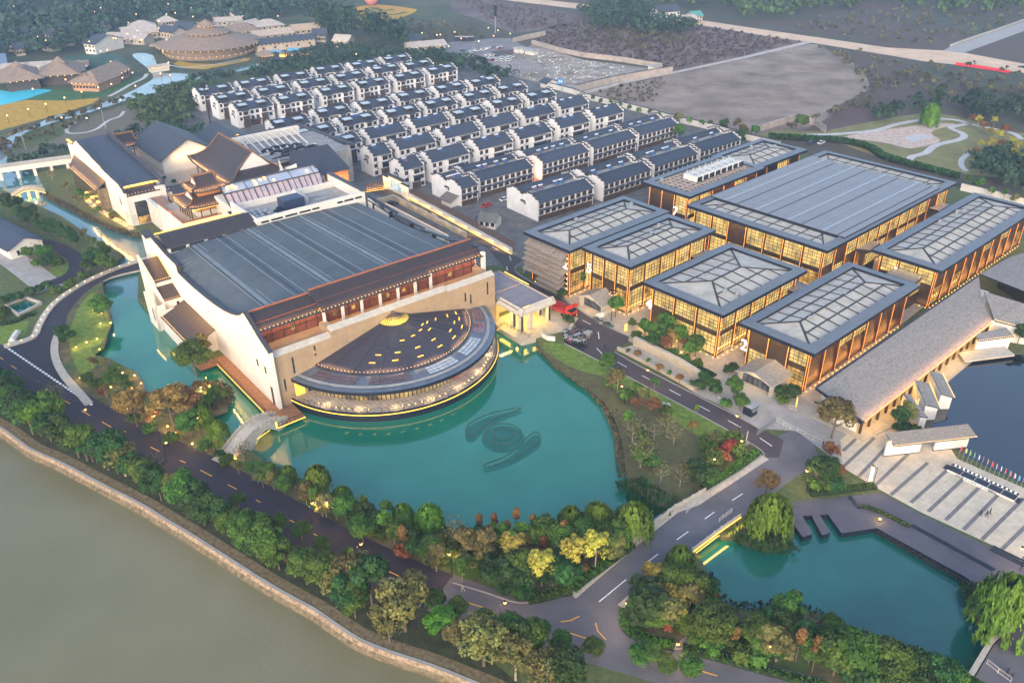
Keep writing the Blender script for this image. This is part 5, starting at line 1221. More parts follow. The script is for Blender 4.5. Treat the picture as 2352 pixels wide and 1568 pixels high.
for k,h,p,L,p0 in seen_foot:
    n={'A':rnd.choice([0,1,1,2]),'D':rnd.choice([1,2,2,3])if L>12 else 1,'E':rnd.choice([2,3,4])}[k]
    for i in range(n):
        s=thing('solar_heater','','solar heater','solar water heaters on the village roofs');red=rnd.random()<.2
        link('panel',pmr if red else pm_,s);link('water_tank',tm_,s);lx=L*(.15+.7*(i+rnd.random()*.7)/max(n,1))
        ly,lz={'A':(3.2,10.35),'D':(2.6,10.6),'E':(9.0,7.6)}[k]
        pw=h.matrix_basis@Vector((lx/h.scale.x,ly,lz));place(s,pw,h.rotation_euler.z)
        s['label']=('reddish' if red else 'blue')+' solar heater on '+h['label'].split(',',1)[0].replace('long white ','').replace('white ','')+','+h['label'].split(',',1)[1]
for(x,y)in((1228,395),(1348,353),(1352,350)):
    p=W(x,y,3);lo_=thing('wall_lantern','orange lantern glow in the passage between two long white village blocks','lantern','lanterns in the village passages',(p.x,p.y,0),HF.yaw)
    MB().ball(0,-1,3.2,.25).obj('lantern_globe',EM('lantern_glow',(1,.25,.08),1.2)if 'lantern_glow' not in D.materials else D.materials['lantern_glow'],lo_);lamp(lo_,'POINT',(0,-1.4,3.2),900,(1,.28,.1),.3)
def capwall(name,pts,h,t,mat,label,cap=True,step=0,lab2='wall'):
    P=WL(pts);w=MB();c=MB();c0=P[0];e=thing(name,label,lab2,None,(c0.x,c0.y,0))
    for a,b in zip(P,P[1:]):
        a,b=a-c0,b-c0;L=(b-a).length;n=max(1,int(L/step))if step else 1
        for i in range(n):
            p,q=a.lerp(b,i/n),a.lerp(b,(i+1)/n);dz=(.35 if i%2 else 0)if step else 0
            w.bar((p.x,p.y,(h+dz)/2),(q.x,q.y,(h+dz)/2),t,h+dz)
            if cap:c.bar((p.x,p.y,h+dz+.1),(q.x,q.y,h+dz+.1),t+.5,.25)
    w.obj('wall_body',mat,e)
    if cap:c.obj('coping',m_capd,e)
    return e
capwall('boundary_wall',[(1263,203),(1318,217),(1346,228),(1400,241),(1470,258),(1551,280),(1640,300),(1726,325),(1790,340)],3,.4,m_white,'long white boundary wall with dark stepped coping behind the village',step=12)
capwall('boundary_wall',[(2205,437),(2280,454),(2352,473),(2440,495)],3,.4,m_white,'white boundary wall with dark coping behind pavilion 1 on the right',step=12)
m_gw=M('grey_block_wall',(.30,.26,.24),.9,.2,.3,stripes=('X',6,.2,.02))
capwall('block_wall',[(1221,102),(1290,122),(1340,132),(1430,143),(1521,158)],3.2,.4,m_gw,'long grey block wall between the rubble yard and the brown field',cap=False)
capwall('block_wall',[(1323,212),(1400,193),(1470,180),(1544,168)],4,.4,m_gw,'grey block wall with dark top along the concrete lane',cap=True)
capwall('block_wall',[(1178,99),(1215,90),(1253,82)],3.5,.4,m_gw,'short grey block wall at the corner of the purple field',cap=False)
capwall('block_wall',[(1728,309),(1764,296),(1826,277),(1870,288),(1895,305)],3.2,.4,m_gw,'brown grey block wall bending around the corner of the park',cap=False)
def local(name,label,cat,group=None):return thing(name,label,cat,group,HF.o,HF.yaw)
def gable_roof(w,x0,x1,y0,y1,ze,zr,axis='y',oh=.8,t=.3):
    "ridge along axis"
    if axis=='y':
        xm=(x0+x1)/2;w.slab([(x0-oh,y0,ze),(xm,y0,zr),(xm,y1,zr),(x0-oh,y1,ze)][::-1],t,0,1);w.slab([(xm,y0,zr),(x1+oh,y0,ze),(x1+oh,y1,ze),(xm,y1,zr)],t,0,1)
    else:
        ym=(y0+y1)/2;w.slab([(x0,y0-oh,ze),(x1,y0-oh,ze),(x1,ym,zr),(x0,ym,zr)],t,0,1);w.slab([(x0,ym,zr),(x1,ym,zr),(x1,y1+oh,ze),(x0,y1+oh,ze)],t,0,1)
def hipgable(parent,x0,x1,y0,y1,ze,zr,axis='x',oh=1.6,lift=1.0,mat=None,lamps=True,cols=None,z0=0,name='roof'):
    "curved hip-and-gable roof: concave slopes, corners swept up"
    w=MB();X0,X1,Y0,Y1=x0-oh,x1+oh,y0-oh,y1+oh;n=6
    LX,LY=X1-X0,Y1-Y0;inset=min(LX,LY)*.5
    gi=inset*.5
    def pt(side,s,t):
        z=ze+(zr-ze)*(t**1.35 if True else t);li=lift*(abs(2*s-1)**5)*(1-t)
        if axis=='x':
            if side in(0,2):
                d=min(inset*t,inset);g=gi*min(1,t*2);x=X0+g+(LX-2*g)*s;y=Y0+d if side==0 else Y1-d
            else:
                t2=t*.5;z=ze+(zr-ze)*(t2**1.35);d=inset*t2;y=Y0+d+(LY-2*d)*s;x=X1-gi*t if side==1 else X0+gi*t
        else:
            if side in(1,3):
                d=min(inset*t,inset);g=gi*min(1,t*2);y=Y0+g+(LY-2*g)*s;x=X1-d if side==1 else X0+d
            else:
                t2=t*.5;z=ze+(zr-ze)*(t2**1.35);d=inset*t2;x=X0+d+(LX-2*d)*s;y=Y0+gi*t if side==0 else Y1-gi*t
        return(x,y,z+li)
    m=10
    for side in range(4):
        mi=0 if side in(0,2)else 1
        for i in range(m):
            for j in range(n):
                q=[pt(side,i/m,j/n),pt(side,(i+1)/m,j/n),pt(side,(i+1)/m,(j+1)/n),pt(side,i/m,(j+1)/n)]
                if side in(2,3):q=q[::-1]if side==2 else q[::-1]
                w.poly(q,mi)
        e=[pt(side,i/m,0)for i in range(m+1)]
        for a,b in zip(e,e[1:]):w.poly([a,b,(b[0],b[1],b[2]-.35),(a[0],a[1],a[2]-.35)],2)
    zg=ze+(zr-ze)*(.5**1.35)
    if axis=='x':
        for x in(X0+gi,X1-gi):w.poly([(x,Y0+inset*.5,zg),(x,Y1-inset*.5,zg),(x,(Y0+Y1)/2,zr)],3)
        ra,rb=(X0+gi-.5,(Y0+Y1)/2,zr+.25),(X1-gi+.5,(Y0+Y1)/2,zr+.25)
    else:
        for y in(Y0+gi,Y1-gi):w.poly([(X0+inset*.5,y,zg),(X1-inset*.5,y,zg),((X0+X1)/2,y,zr)],3)
        ra,rb=((X0+X1)/2,Y0+gi-.5,zr+.25),((X0+X1)/2,Y1-gi+.5,zr+.25)
    rf=w.obj(name,[m_tileb,m_tiley,m_capd,m_white],parent)
    w=MB();w.bar(ra,rb,.5,.6)
    for sx,cx_ in((0,1),(1,1)):
        for side in(0,2):
            if axis=='x':P_=[pt(side,sx,j/n)for j in range(n+1)]
            else:P_=[pt(1 if sx else 3,0 if side==0 else 1,j/n)for j in range(n+1)]
            for a,b in zip(P_,P_[1:]):w.bar(Vector(a)+Vector((0,0,.15)),Vector(b)+Vector((0,0,.15)),.35,.35)
            a=Vector(P_[0]);d=(a-Vector(P_[1])).normalized();w.bar(a+Vector((0,0,.2)),a+d*1.0+Vector((0,0,.8)),.25,.25)
    w.obj('ridges',m_tiebr,rf)
    if lamps:
        w=MB()
        for side in(0,1,3):
            k=int((LX if side==0 else LY)/.9)
            for i in range(k+1):p=pt(side,i/k,.04);w.ball(p[0],p[1],p[2]+.2,.1,n=5)
        w.obj('eave_lamps',m_spark,rf)
        lamp(parent,'AREA',((X0+X1)/2,Y0+.6,ze+.9),14*LX,(1,.5,.18),LX,.25,aim=(0,1,-.5));lamp(parent,'AREA',(X0+.6,(Y0+Y1)/2,ze+.9),14*LY,(1,.5,.18),.25,LY,aim=(1,0,-.5)).rotation_euler=(0,R(-45),0)
        lamp(parent,'AREA',((x0+x1)/2,(y0+y1)/2,ze-.5),4*(x1-x0)*(y1-y0)**.5,(1,.6,.22),x1-x0,y1-y0,aim=(0,0,-1))
    if cols:
        w=MB();k=cols
        for i in range(k+1):
            t=i/k
            for x,y in((x0+(x1-x0)*t,y0),(x0+(x1-x0)*t,y1),(x0,y0+(y1-y0)*t),(x1,y0+(y1-y0)*t)):w.cyl(x,y,z0,ze-.2,.2,n=6)
        w.each('column',m_timber,parent)
    return rf
m_tiebr=M('orange_brown_ridge',(.20,.10,.05),.6,.2)
b=local('white_gallery','white gallery with a dark sloping roof, its flaring left wall glowing yellow by the canal','gallery')
w=MB();w.wall([(140.5,-1),(198,-1),(198,17.5),(206,16.5),(211,14.4),(213,14.2),(213,-1),(214,-1),(214,15.5),(212,15.8),(205,18),(196,19.5),(189,18.6),(178,17),(160,15.2),(144,14.6),(141,13),(140.5,12.2)],.7,'u',9.6)if False else w.wall([(140.6,-1),(213,-1),(213,14.6),(210,14.2),(204,15.6),(197,18.8),(194,18.9),(189.5,18.3),(178,17),(160,15),(145,14.6),(140.6,12.2)],.7,'u',9.6)
w.box(10.3,20.5,140.8,141.4,-1,11.0);w.box(20.5,24,140.8,142,-1,12.4);w.box(10.3,23.5,145.5,146,-1,13.6)
w.obj('wall',m_white,b)
w=MB();w.slab([(10.4,145.3,13.6),(23.4,145.3,13.6),(23.4,204,17.3),(10.4,204,17.3)],.4,0,1);w.obj('roof',[m_tile,m_capd],b)
w=MB();w.slab([(9.8,140.6,11.3),(22,140.6,11.3),(22,145.4,12.9),(9.8,145.4,12.9)],.3,0,1)
for i in range(9):w.ball(11+i*1.2,140.9,11.7,.12,n=5,m=2)
w.obj('lower_roof',[m_tileb,m_capd,m_spark],b)
w=MB()
for a,za,c,zc in((140.6,12.4,145,14.8),(145,14.8,160,15.2),(160,15.2,178,17.2),(178,17.2,194,19.1),(197,19,204,15.8),(204,15.8,213,14.6)):w.bar((9.95,a,za+.15),(9.95,c,zc+.15),1.1,.35)
w.bar((23.8,141,13.4),(23.8,204,18.0),1.0,1.6);w.obj('coping',m_capd,b)
w=MB();w.box(12.2,16.5,140.7,140.82,.2,8.6);w.box(9.5,9.62,147.5,148.8,6.2,9);wd2=w.obj('tall_window',m_glassd,b)
w=MB();w.box(12.3,16.4,140.6,140.7,.3,3.0);w.obj('lit_door',m_glit2,b)
w=MB();w.box(10.4,22.8,145.28,145.42,12.9,13.3);w.box(9.2,10.2,205,212,15.9,16.1);w.obj('light_strip',m_strip,b)
lamp(b,'AREA',(15.5,144.9,13.3),200,(1,.62,.12),12,.3,aim=(0,1,-.2))
for v in(146,154,162,172,184,197,208):lamp(b,'AREA',(8.2,v,interp([(140,12.5),(160,15),(194,18.6),(213,14)],v)-.8),420,LC,.3,8,aim=(.8,0,-1)).rotation_euler=(0,R(-38),0)
for v in(143,148,153):lamp(b,'SPOT',(7.6,v,.4),350,LC,.3,aim=(.3,0,1),spot=90)
s=local('glazed_arcade','brown tiled lean-to arcade with dark glazing and orange eave lights beside the white gallery','arcade')
w=MB();w.slab([(5.2,163.5,8.2),(9.5,163.5,11.2),(9.5,206,11.2),(5.2,199.5,8.2)],.3,0,1);w.obj('roof',[m_tiley,m_capd],s)
w=MB();w.box(5.9,9.5,164,200,0,7.9);g=w.obj('glazing',M('patterned_glass',(.05,.04,.03),.3,.6,.8,c2=(.12,.09,.05),stripes=[('Y',1.2,.4,.05),('Z',2.4,.5,.03)]),s)
w=MB();w.box(5.95,9.4,163.9,163.98,.3,8.5);w.obj('end_glazing',litglass('end_glass',(1,.6,.25),.13,.5,.3),s)
w=MB()
for i in range(42):w.ball(5.3,164+i*.86,8.5,.11,n=5)
w.obj('eave_lamps',m_spark,s);lamp(s,'AREA',(5.6,182,9.3),260,(1,.5,.15),.3,34,aim=(1,0,-.3)).rotation_euler=(0,R(-70),0)
bt=local('low_wing','low wing with a brown flat roof and slim white pilasters between gallery and terrace','wing');w=MB();w.box(17.5,22,128,147,8.45,8.9);w.obj('flat_roof',M('brown_flat_roof',(.26,.16,.11),.8,.15),bt)
t=local('terrace_block','white terrace block behind the grey hall roof, its edges outlined by warm light','terrace')
w=MB();w.box(17.2,46,104,128,-1,9.7);w.box(4,18,84,103.6,-1,8.2);w.wall([(103.6,-1),(128,-1),(128,11),(103.6,11)],.6,'u',16.6);w.box(16.6,46,103.5,104.2,-1,10.8)
w.prism([(-.3,81),(15,90),(47,99),(47,101),(14,92),(-.3,83)],-1,15)if False else None
w.box(27,28,66,82,14,20);w.obj('wall',m_white,t)
w=MB();w.box(17.3,45.8,104.3,127.7,9.7,9.85);w.obj('paving',m_pave,t)
w=MB();w.bar((16.9,103.8,11.1),(16.9,128,11.1),.9,.3);w.bar((16.5,103.8,10.95),(46,103.8,10.95),.9,.3);w.obj('coping',m_copper,t)
w=MB();w.slab([(.2,66,19.3),(27.5,66,19.3),(27.5,72.6,21.2),(.2,72.6,21.2)],.4,0,1);w.slab([(.2,72.6,21.2),(27.5,72.6,21.2),(27.5,77,19.8),(.2,77,19.8)],.4,0,1);r_=w.obj('long_roof',[m_tileb,m_capd],t)
w=MB();w.box(.3,28,66.3,66.9,16.5,19.2);w.box(.3,27,76.6,77.2,9,19.5);w.obj('clerestory_wall',m_white,t)
w=MB()
for i in range(5):w.box(1+i*5.4,5.4+i*5.4,66.2,66.32,17.6,18.9)
w.each('clerestory_window',m_glassd,t)
w=MB()
for i in range(46):w.ball(.5+i*.6,76.9,20.2,.13,n=5)
w.box(.3,27.3,77.25,77.4,19.7,19.9);w.box(17,45.8,103.2,103.35,10.3,10.5);w.obj('light_strip',m_strip,t)
lamp(t,'AREA',(14,80,16),500,LC,26,1,aim=(0,1,-.2));lamp(t,'AREA',(31,102.3,10.5),900,LC,30,.4,aim=(0,.3,-1));lamp(t,'AREA',(14.6,116,9),260,LC,.4,20,aim=(1,0,-.6))
w=MB()
for i in range(6):w.box(16.4,17,129+i*2.1,129.5+i*2.1,-1,8.6)
w.box(17.6,22,128,147,-1,8.4);w.box(16.2,17.6,128,147,8.4,9.1);w.each('pilaster',m_white,t)
w=MB();w.box(16.5,16.62,105,109,3.5,8);w.obj('slot_window',m_glit2,t)
pv=local('two_tier_pavilion','timber pavilion with two tiers of upswept brown roofs edged with lamps on the white terrace','pavilion')
hipgable(pv,21,37,106.5,118,14.2,18.2,'x',1.8,1.1,cols=5,z0=9.8);hipgable(pv,25,33,109.5,115.5,18.4,22.6,'x',2.2,1.1,name='upper_roof')
w=MB();w.box(25,33,109.5,115.5,16.2,18.2,1);w.box(23.5,34.5,108.5,116,9.8,11.4,0);w.box(24,34,109,115.5,11.4,13.8,1);w.obj('screen',[m_white,M('lit_timber',(.30,.12,.04),.6,.2,e=(1,.35,.05),es=.05)],pv)
w=MB();w.box(21,37,105,105.15,13.6,13.8);w.obj('light_strip',m_strip,pv)
h1=local('great_timber_hall','large upswept brown roofed timber hall in the middle of the court, eaves outlined with lamps','hall')
hipgable(h1,43,62,122,160,13.0,22.5,'y',2.4,1.6,cols=8,z0=6)
w=MB();w.box(46,60,125,158,0,12.8);w.obj('wall',m_white,h1)
w=MB();w.slab([(60,121,12.8),(76,124,12.8),(76,130,14.6),(60,130,14.6)],.3,0,1);w.obj('side_roof',[m_tileb,m_capd],h1)
w=MB();w.box(44,60,119.6,119.8,12.4,12.7);w.obj('light_strip',m_strip,h1)
h0=local('double_gable_hall','white hall with a big dark double pitched roof and lit gables at the back left','hall')
w=MB();gable_roof(w,34,56,172,208,11.5,18.5,'y',1.2);r0=w.obj('roof',[m_tile,m_capd],h0)
w=MB();w.wall([(34,-1),(56,-1),(56,11.2),(45,18.0),(34,11.2)],.5,'v',173.5);w.wall([(57,-1),(76,-1),(76,10.2),(66.5,15.6),(57,10.2)],.5,'v',175.5);w.box(34.3,55.7,174,207,-1,11);w.obj('wall',m_white,h0)
w=MB();gable_roof(w,57,76,174.5,200,10.5,16,'y',1);w.obj('second_roof',[m_tile,m_capd],h0)
w=MB();w.bar((57,175.2,10.3),(66.5,175.2,15.5),.15,.2);w.bar((66.5,175.2,15.5),(76,175.2,10.3),.15,.2);w.obj('light_strip',m_strip,h0)
lamp(h0,'AREA',(66.5,173.6,11.5),900,LC,15,1,aim=(0,1,-.2));lamp(h0,'AREA',(45,172,12),300,LC,12,1,aim=(0,1,-.2))
h9=local('corner_pavilion','small pavilion with an upswept lamp lined roof at the far corner of the court','pavilion');hipgable(h9,26,36,205,214,11,15,'x',1.6,1.0,cols=3)
h2=local('dark_gable_block','plain dark pitched roof block with an orange lit end wall beside the village','building')
w=MB();w.slab([(58,108,14.6),(82,108,14.6),(82,124,20),(66,124,20)],.4,0,1);w.slab([(66,124,20),(82,124,20),(82,136,15),(64,136,15)],.4,0,1);w.slab([(42,107,13.8),(58,108,14.6),(60,114,16.6),(44,112,15.4)],.4,0,1);w.obj('roof',[m_tile,m_capd],h2)
w=MB();w.box(46,81,109,134,0,14);w.wall([(64.5,-1),(65.2,-1),(65.2,1),(64.5,1)],.2,'u',60);w.obj('wall',m_white,h2)
w=MB();w.box(72,81,107.8,109.0,2,14.2);ow=w.obj('timber_end',M('orange_timber',(.36,.14,.05),.6,.2,1,stripes=('X',1.2,.4,.08)),h2);w=MB()
for i in range(3):w.box(73.5+i*2.2,74.9+i*2.2,107.7,107.85,7,12)
w.each('window',m_glassd,h2);lamp(h2,'AREA',(77,105.5,10),420,(1,.5,.2),8,4,aim=(0,1,0));w=MB();w.poly([(62,110,14.7),(60,122,14.7),(62,110,20)]);w.poly([(57.5,108.5,14.7),(60.5,122,14.7),(60.5,121.9,19.5)]);w.obj('white_gable',m_white,h2)
gh=local('glass_roofed_hall','long glass roofed hall glowing pink inside, with dark ribs, behind the grey roof','glasshouse')
w=MB();w.slab([(29.5,92.5,16.4),(63.5,92.5,16.4),(66,100.5,18.2),(31,100.5,18.2)],.15,0,1);w.slab([(31,100.5,18.2),(66,100.5,18.2),(68,108.5,18.6),(32.5,108.5,18.6)],.15,1,1)
m_gr=litglass('pink_lit_glass',(1,.50,.30),.16,.35,.45,base=(.25,.26,.3));m_gb=litglass('pale_lit_glass',(1,.62,.36),.07,.3,.1,base=(.28,.32,.38))
gr=w.obj('glass_roof',[m_gr,m_gb],gh)
w=MB()
for i in range(18):
    t_=i/17;x0_,x1_,x2_=29.5+34*t_,31+35*t_,32.5+35.5*t_;w.bar((x0_,92.5,16.5),(x1_,100.5,18.35),.35 if i%2 else .2,.25)
    if i%4==0:w.bar((x1_,100.5,18.35),(x2_,108.5,18.75),.15,.15)
for a,c_,th in(((29.5,92.5,16.5),(63.5,92.5,16.5),.35),((31,100.5,18.4),(66,100.5,18.4),.35),((32.5,108.5,18.8),(68,108.5,18.8),.7),((29.5,92.5,16.5),(32.5,108.5,18.8),.5),((63.5,92.5,16.5),(68,108.5,18.8),.8)):w.bar(a,c_,th,.3)
w.obj('ribs',m_capd,gr);w=MB();w.box(30,66,93,108,0,16);w.obj('wall',m_white,gh)
w=MB();w.slab([(28,87.2,14.6),(62,87.2,14.6),(62,91.8,15.6),(28,91.8,15.6)],.3);w.obj('lower_roof',m_tileb,gh)
w=MB()
for i in range(16):
    x=33+rnd.random()*30;y=101.5+rnd.random()*5;w.box(x,x+.6,y,y+1.4,18.75,18.85)
w.obj('inner_lamps',m_spark,gr)
py=local('plant_yard','open roof yard of chillers and pipes enclosed by a white parapet with dark slots','plant yard')
w=MB();w.box(27.5,64.5,66.2,66.9,14,21);w.box(27.5,28.2,66.9,87,14,20.5);w.box(28,64.5,86,86.7,14,19.4);w.box(63.8,64.5,66.9,90,12,21);w.box(48.5,49,76,86,17.6,20);w.box(27.6,64,66.9,86,14,17.4,1)
w.obj('parapet',[m_white,m_conc],py)
w=MB()
for a,c_ in((28.6,31),(31.8,35.6),(36.4,40.4),(41.2,45),(45.6,48),(54.4,56.3),(56.9,60.2),(60.8,63.2)):w.box(a,c_,66.12,66.24,19.2,19.8)
w.each('slot',m_fascia,py);w=MB();w.bar((64.2,66,21.3),(64.2,90,21.3),1.6,.3);w.obj('coping',m_capd,py)
def unit(name,label,cat,u,v,z,build,grp=None):
    p=HF.w(u,v);e=thing(name,label,cat,grp,(p.x,p.y,z),HF.yaw)
    for nm,fn,mt in build:w=MB();fn(w);w.obj(nm,mt,e)
    return e
def fb(w):w.box(0,7,0,5,0,4.2)
def ft(w):
    for i in range(9):w.ball(.4+i*.78,-.2,-.1,.28,n=6)
unit('chiller','large dark blue box chiller with a riveted top in the roof plant yard','chiller',39.5,73,17.4,[('casing',fb,M('dark_blue_casing',(.02,.03,.07),.45,.3,1.2)),('feet',ft,m_seam)],None)
for i,(u_,v_)in enumerate(((36,72.5),(37.6,74.2),(37.4,71.2),(39,70.5))):
    unit('duct_unit','black angular duct cowl beside the dark blue chiller','duct',u_,v_,17.4,[('body',lambda w:(w.box(0,1.6,0,1.3,0,1.3),w.slab([(0,-.6,1.2),(1.6,-.6,1.2),(1.6,1.3,2.1),(0,1.3,2.1)],.5)),m_fascia)],'black duct cowls')
e0=None
for i,(u_,v_)in enumerate(((29.5,72),(31.3,72.3),(29.8,74.6),(31.8,75),(33.6,75.3),(29.7,69.6),(31.7,69.4),(33.7,72.6),(30.0,77),(32.2,77.2))):
    lab='grey fan cooled condenser, one of a cluster in the roof plant yard'
    if e0 is None:e0=unit('condenser',lab,'condenser',u_,v_,17.4,[('casing',lambda w:w.box(0,1.6,0,1.8,0,1.5),m_grey),('fan',lambda w:(w.cyl(.8,.9,1.5,1.85,.65,n=12)),m_seam)],'roof condensers')
    else:p=HF.w(u_,v_);dup(e0,(p.x,p.y,17.4),HF.yaw)
e0=None
for u_,v_ in((34.4,69.4),(35.6,70.4),(46,74.6),(47,75.4)):
    if e0 is None:e0=unit('water_tank','white horizontal cylinder tank among the pipes of the roof plant yard','tank',u_,v_,17.8,[('shell',lambda w:w.tube([(0,-1.4,.8),(0,-1.1,.8),(0,1.1,.8),(0,1.4,.8)],.75,.75,12),m_seam)],'white roof tanks')
    else:p=HF.w(u_,v_);dup(e0,(p.x,p.y,17.8),HF.yaw)
for j,y in enumerate((70,74.5,79)):
    unit('pipe_run','white pipe run with raised bends in the right half of the plant yard','pipe',51,y,17.5,[('pipe',lambda w:(w.tube([(0,0,0),(0,0,1.4),(8,0,1.4),(8,0,0)],.22,n=6),w.tube([(1,1,0),(1,1,.9),(9,1,.9)],.14,n=6)),m_seam)],'white roof pipes')
rl=local('white_roof_lattice','sloping white roof lattice with long openings over dark curved ducts behind the timber hall','roof')
w=MB();w.slab([(60,164,14.2),(86,166,14.2),(86,164.6,14.2),(60,162.8,14.2)][::-1],.3,0);
for i in range(9):u_=62+i*2.9;w.bar((u_,148,14.2),(u_+1.4,165,16.4),.55,.4)
w.box(60,90,165,165.6,12,17.2);w.box(60.5,88,146,147,12,14);w.obj('lattice',m_white,rl)
w=MB();w.box(60,96,132,165,-1,13.6);w.obj('block',M('roof_gravel',(.28,.27,.27),.9,.2,.4),rl)
w=MB();w.bar((60,166,17.3),(90,166,17.3),.8,.4);w.bar((90,166,17.3),(97,131,15.2),1.2,.8);w.obj('coping',m_capd,rl)
e0=None
for u_,v_ in((68,150),(72,151),(76,150.5),(80,149),(70,146),(75,145.5),(80,144.5),(84,143),(82,138),(77,138),(73,142)):
    if e0 is None:e0=unit('roof_duct','dark curved roof duct in the row below the white lattice','duct',u_,v_,13.6,[('body',lambda w:w.tube([(-2.5,-1,.5),(-1,0,.9),(1,0,.9),(2.5,-1,.5)],.6,n=8),m_fascia)],'dark roof ducts')
    else:p=HF.w(u_,v_);dup(e0,(p.x,p.y,13.6),HF.yaw+rnd.uniform(-.1,.1))
cg=local('covered_corridor','long covered corridor with dark tiled roof and timber posts crossing the court','corridor')
w=MB();gable_roof(w,25,60,137,141.5,9.4,11.4,'x',.8);w.obj('roof',[m_tile,m_capd],cg)
w=MB();w.box(25,60,142.4,142.9,6,10.4);w.obj('wall',m_white,cg);w=MB();w.bar((25,142.6,10.7),(60,142.6,10.7),1.2,.5);w.obj('coping',m_capd,cg)
w=MB()
for i in range(13):w.cyl(26+i*2.8,137.3,6,9.4,.14,n=5)
w.each('post',m_timber,cg);lamp(cg,'AREA',(42,139.5,9),260,(1,.6,.3),34,2,aim=(0,0,-1))
w=MB();w.prism([(25,98),(47,98),(60,109),(60,140),(78,140),(78,176),(58,215),(25,215)],-1,6);o=struct('court',w,m_pave);o.location=HF.o;o.rotation_euler=(0,0,HF.yaw)
w=MB();w.prism([(28,124),(36,122),(40,126),(38,133),(30,134),(27,130)],5.9,6.06);o=struct('court_pond',w,m_mirror);o.location=HF.o;o.rotation_euler=(0,0,HF.yaw)
w=MB();w.prism([(27,178),(32,178),(33,205),(27,205)],5.9,6.05);o=struct('dark_terrace',w,m_deck);o.location=HF.o;o.rotation_euler=(0,0,HF.yaw)
for u_,v_,s_ in((39,128,.8),(41,131,.9),(44,133,.7),(33,160,.5),(31,166,.5)):p=HF.w(u_,v_);tree('bush',p,s_*1.6,'green bush beside the pond in the lit court','bushes in the court','bush',z=6)
e0=None
for u_,v_ in((29,185),(31,190),(28.6,194),(31.5,199)):
    if e0 is None:e0=unit('garden_table','dark garden table with chairs on the dark court terrace','table',u_,v_,6.1,[('table_top',lambda w:w.box(-.7,.7,-.7,.7,.7,.76),m_black),('legs',lambda w:w.cyl(0,0,0,.7,.1,n=6),m_black),('chairs',lambda w:[w.box(x-.25,x+.25,y-.25,y+.25,0,.5)for x,y in((1.2,0),(-1.2,0),(0,1.2),(0,-1.2))],m_black)],'tables on the court terrace')
    else:p=HF.w(u_,v_);dup(e0,(p.x,p.y,6.1),HF.yaw+.4)
dv=local('drive_retaining_wall','sunken brick retaining wall glowing yellow beside the entrance drive','wall')
w=MB();w.box(88,96,101.3,101.9,-.2,2.4);w.box(95.4,96,78,102,-.2,2.4);w.box(95.4,96,54,78,-.2,2.0);w.obj('wall_body',M('buff_brick',(.42,.34,.24),.8,.2,.6,stripes=('Z',.4,.2)),dv)
w=MB();w.box(95.3,96.1,78,102,2.4,2.52);w.box(95.3,96.1,54,78,2.0,2.12);w.box(88,96.1,101.2,102,2.42,2.54);w.obj('coping',m_cap,dv)
for v in(58,65,72,79,86,94):lamp(dv,'SPOT',(92.5,v,.2),260,(1,.62,.1),.3,aim=(.6,0,1),spot=110)
w=MB()
for i in range(42):w.ball(88,54.5+i*.95,3.2,.12,n=5)
w.obj('edge_lamps',m_spark,dv);w=MB();w.box(87.8,88.2,54,95,-.2,3.1);w.obj('low_wall',m_white,dv)
ft=thing('lattice_fence','white wall with a brown timber lattice pergola glowing along the entrance drive','fence')
P_=WL([(938,455),(1000,487),(1060,520),(1120,553),(1176,584)]);w=MB();g=MB();ls_=MB()
for a,b in zip(P_,P_[1:]):
    w.bar((a.x,a.y,1),(b.x,b.y,1),.4,2.4);d=(b-a).normalized();nn=Vector((-d.y,d.x,0))*-1;nn=nn if(nn.y>0)else-nn
    ls_.bar(a-nn*.35+Vector((0,0,.12)),b-nn*.35+Vector((0,0,.12)),.12,.1)
    k=int((b-a).length/1.0)
    for i in range(k):p=a.lerp(b,i/k)+Vector((0,0,2.8));g.bar(p,p+nn*2.6,.12,.18);
    for q in(0,.9,1.8,2.6):g.bar(a+nn*q+Vector((0,0,2.95)),b+nn*q+Vector((0,0,2.95)),.14,.14)
w.obj('wall_body',m_white,ft);g.obj('lattice',M('orange_timber_lattice',(.15,.07,.035),.6,.2),ft);ls_.obj('light_strip',m_strip,ft)
for i in range(8):
    p=P_[0].lerp(P_[-1],(i+.5)/8);lamp(ft,'AREA',(p.x-.6,p.y-.9,1.2),60,(1,.62,.12),9,.3,aim=(.3,.5,-1)).rotation_euler=(R(25),0,HF.yaw-R(68))
sw=thing('screen_wall','white entrance wall with dark tiled coping and a glowing white picture screen','screen wall',None,tuple(W(883,431)),0)
a,b=W(883,431),W(940,458);d=b-a;sw.rotation_euler=(0,0,math.atan2(d.y,d.x));L=d.length;w=MB()
w.box(0,L*.18,-.3,.3,0,5.2);w.box(L*.18,L*.75,.2,.7,0,6.2);w.box(L*.75,L,-.3,.3,0,5);w.obj('wall_body',m_white,sw)
w=MB();w.bar((L*.14,.45,6.4),(L*.8,.45,6.4),1.3,.5);w.bar((-.2,0,5.4),(L*.2,0,5.4),1,.35);w.bar((L*.73,0,5.2),(L+.2,0,5.2),1,.35);w.obj('coping',m_capd,sw)
w=MB();w.box(L*.28,L*.68,.08,.18,.8,4.6);w.obj('screen',litglass('picture_screen',(.8,.95,1),.35,.5,.35),sw)
w=MB();w.box(0,L*.18,-.36,-.3,4.7,4.85);w.box(L*.75,L,-.36,-.3,4.5,4.65);w.obj('light_strip',m_strip,sw);lamp(sw,'AREA',(L*.5,-1.2,4.6),300,(1,.66,.2),L,.3,aim=(0,1,-1))
gl2=thing('lattice_fence','short timber lattice fence with glowing hedge at the top of the entrance drive','fence',None,tuple(W(840,441)),0)
a,b=W(836,437),W(881,430);d=b-a;gl2.rotation_euler=(0,0,math.atan2(d.y,d.x));L=d.length;w=MB()
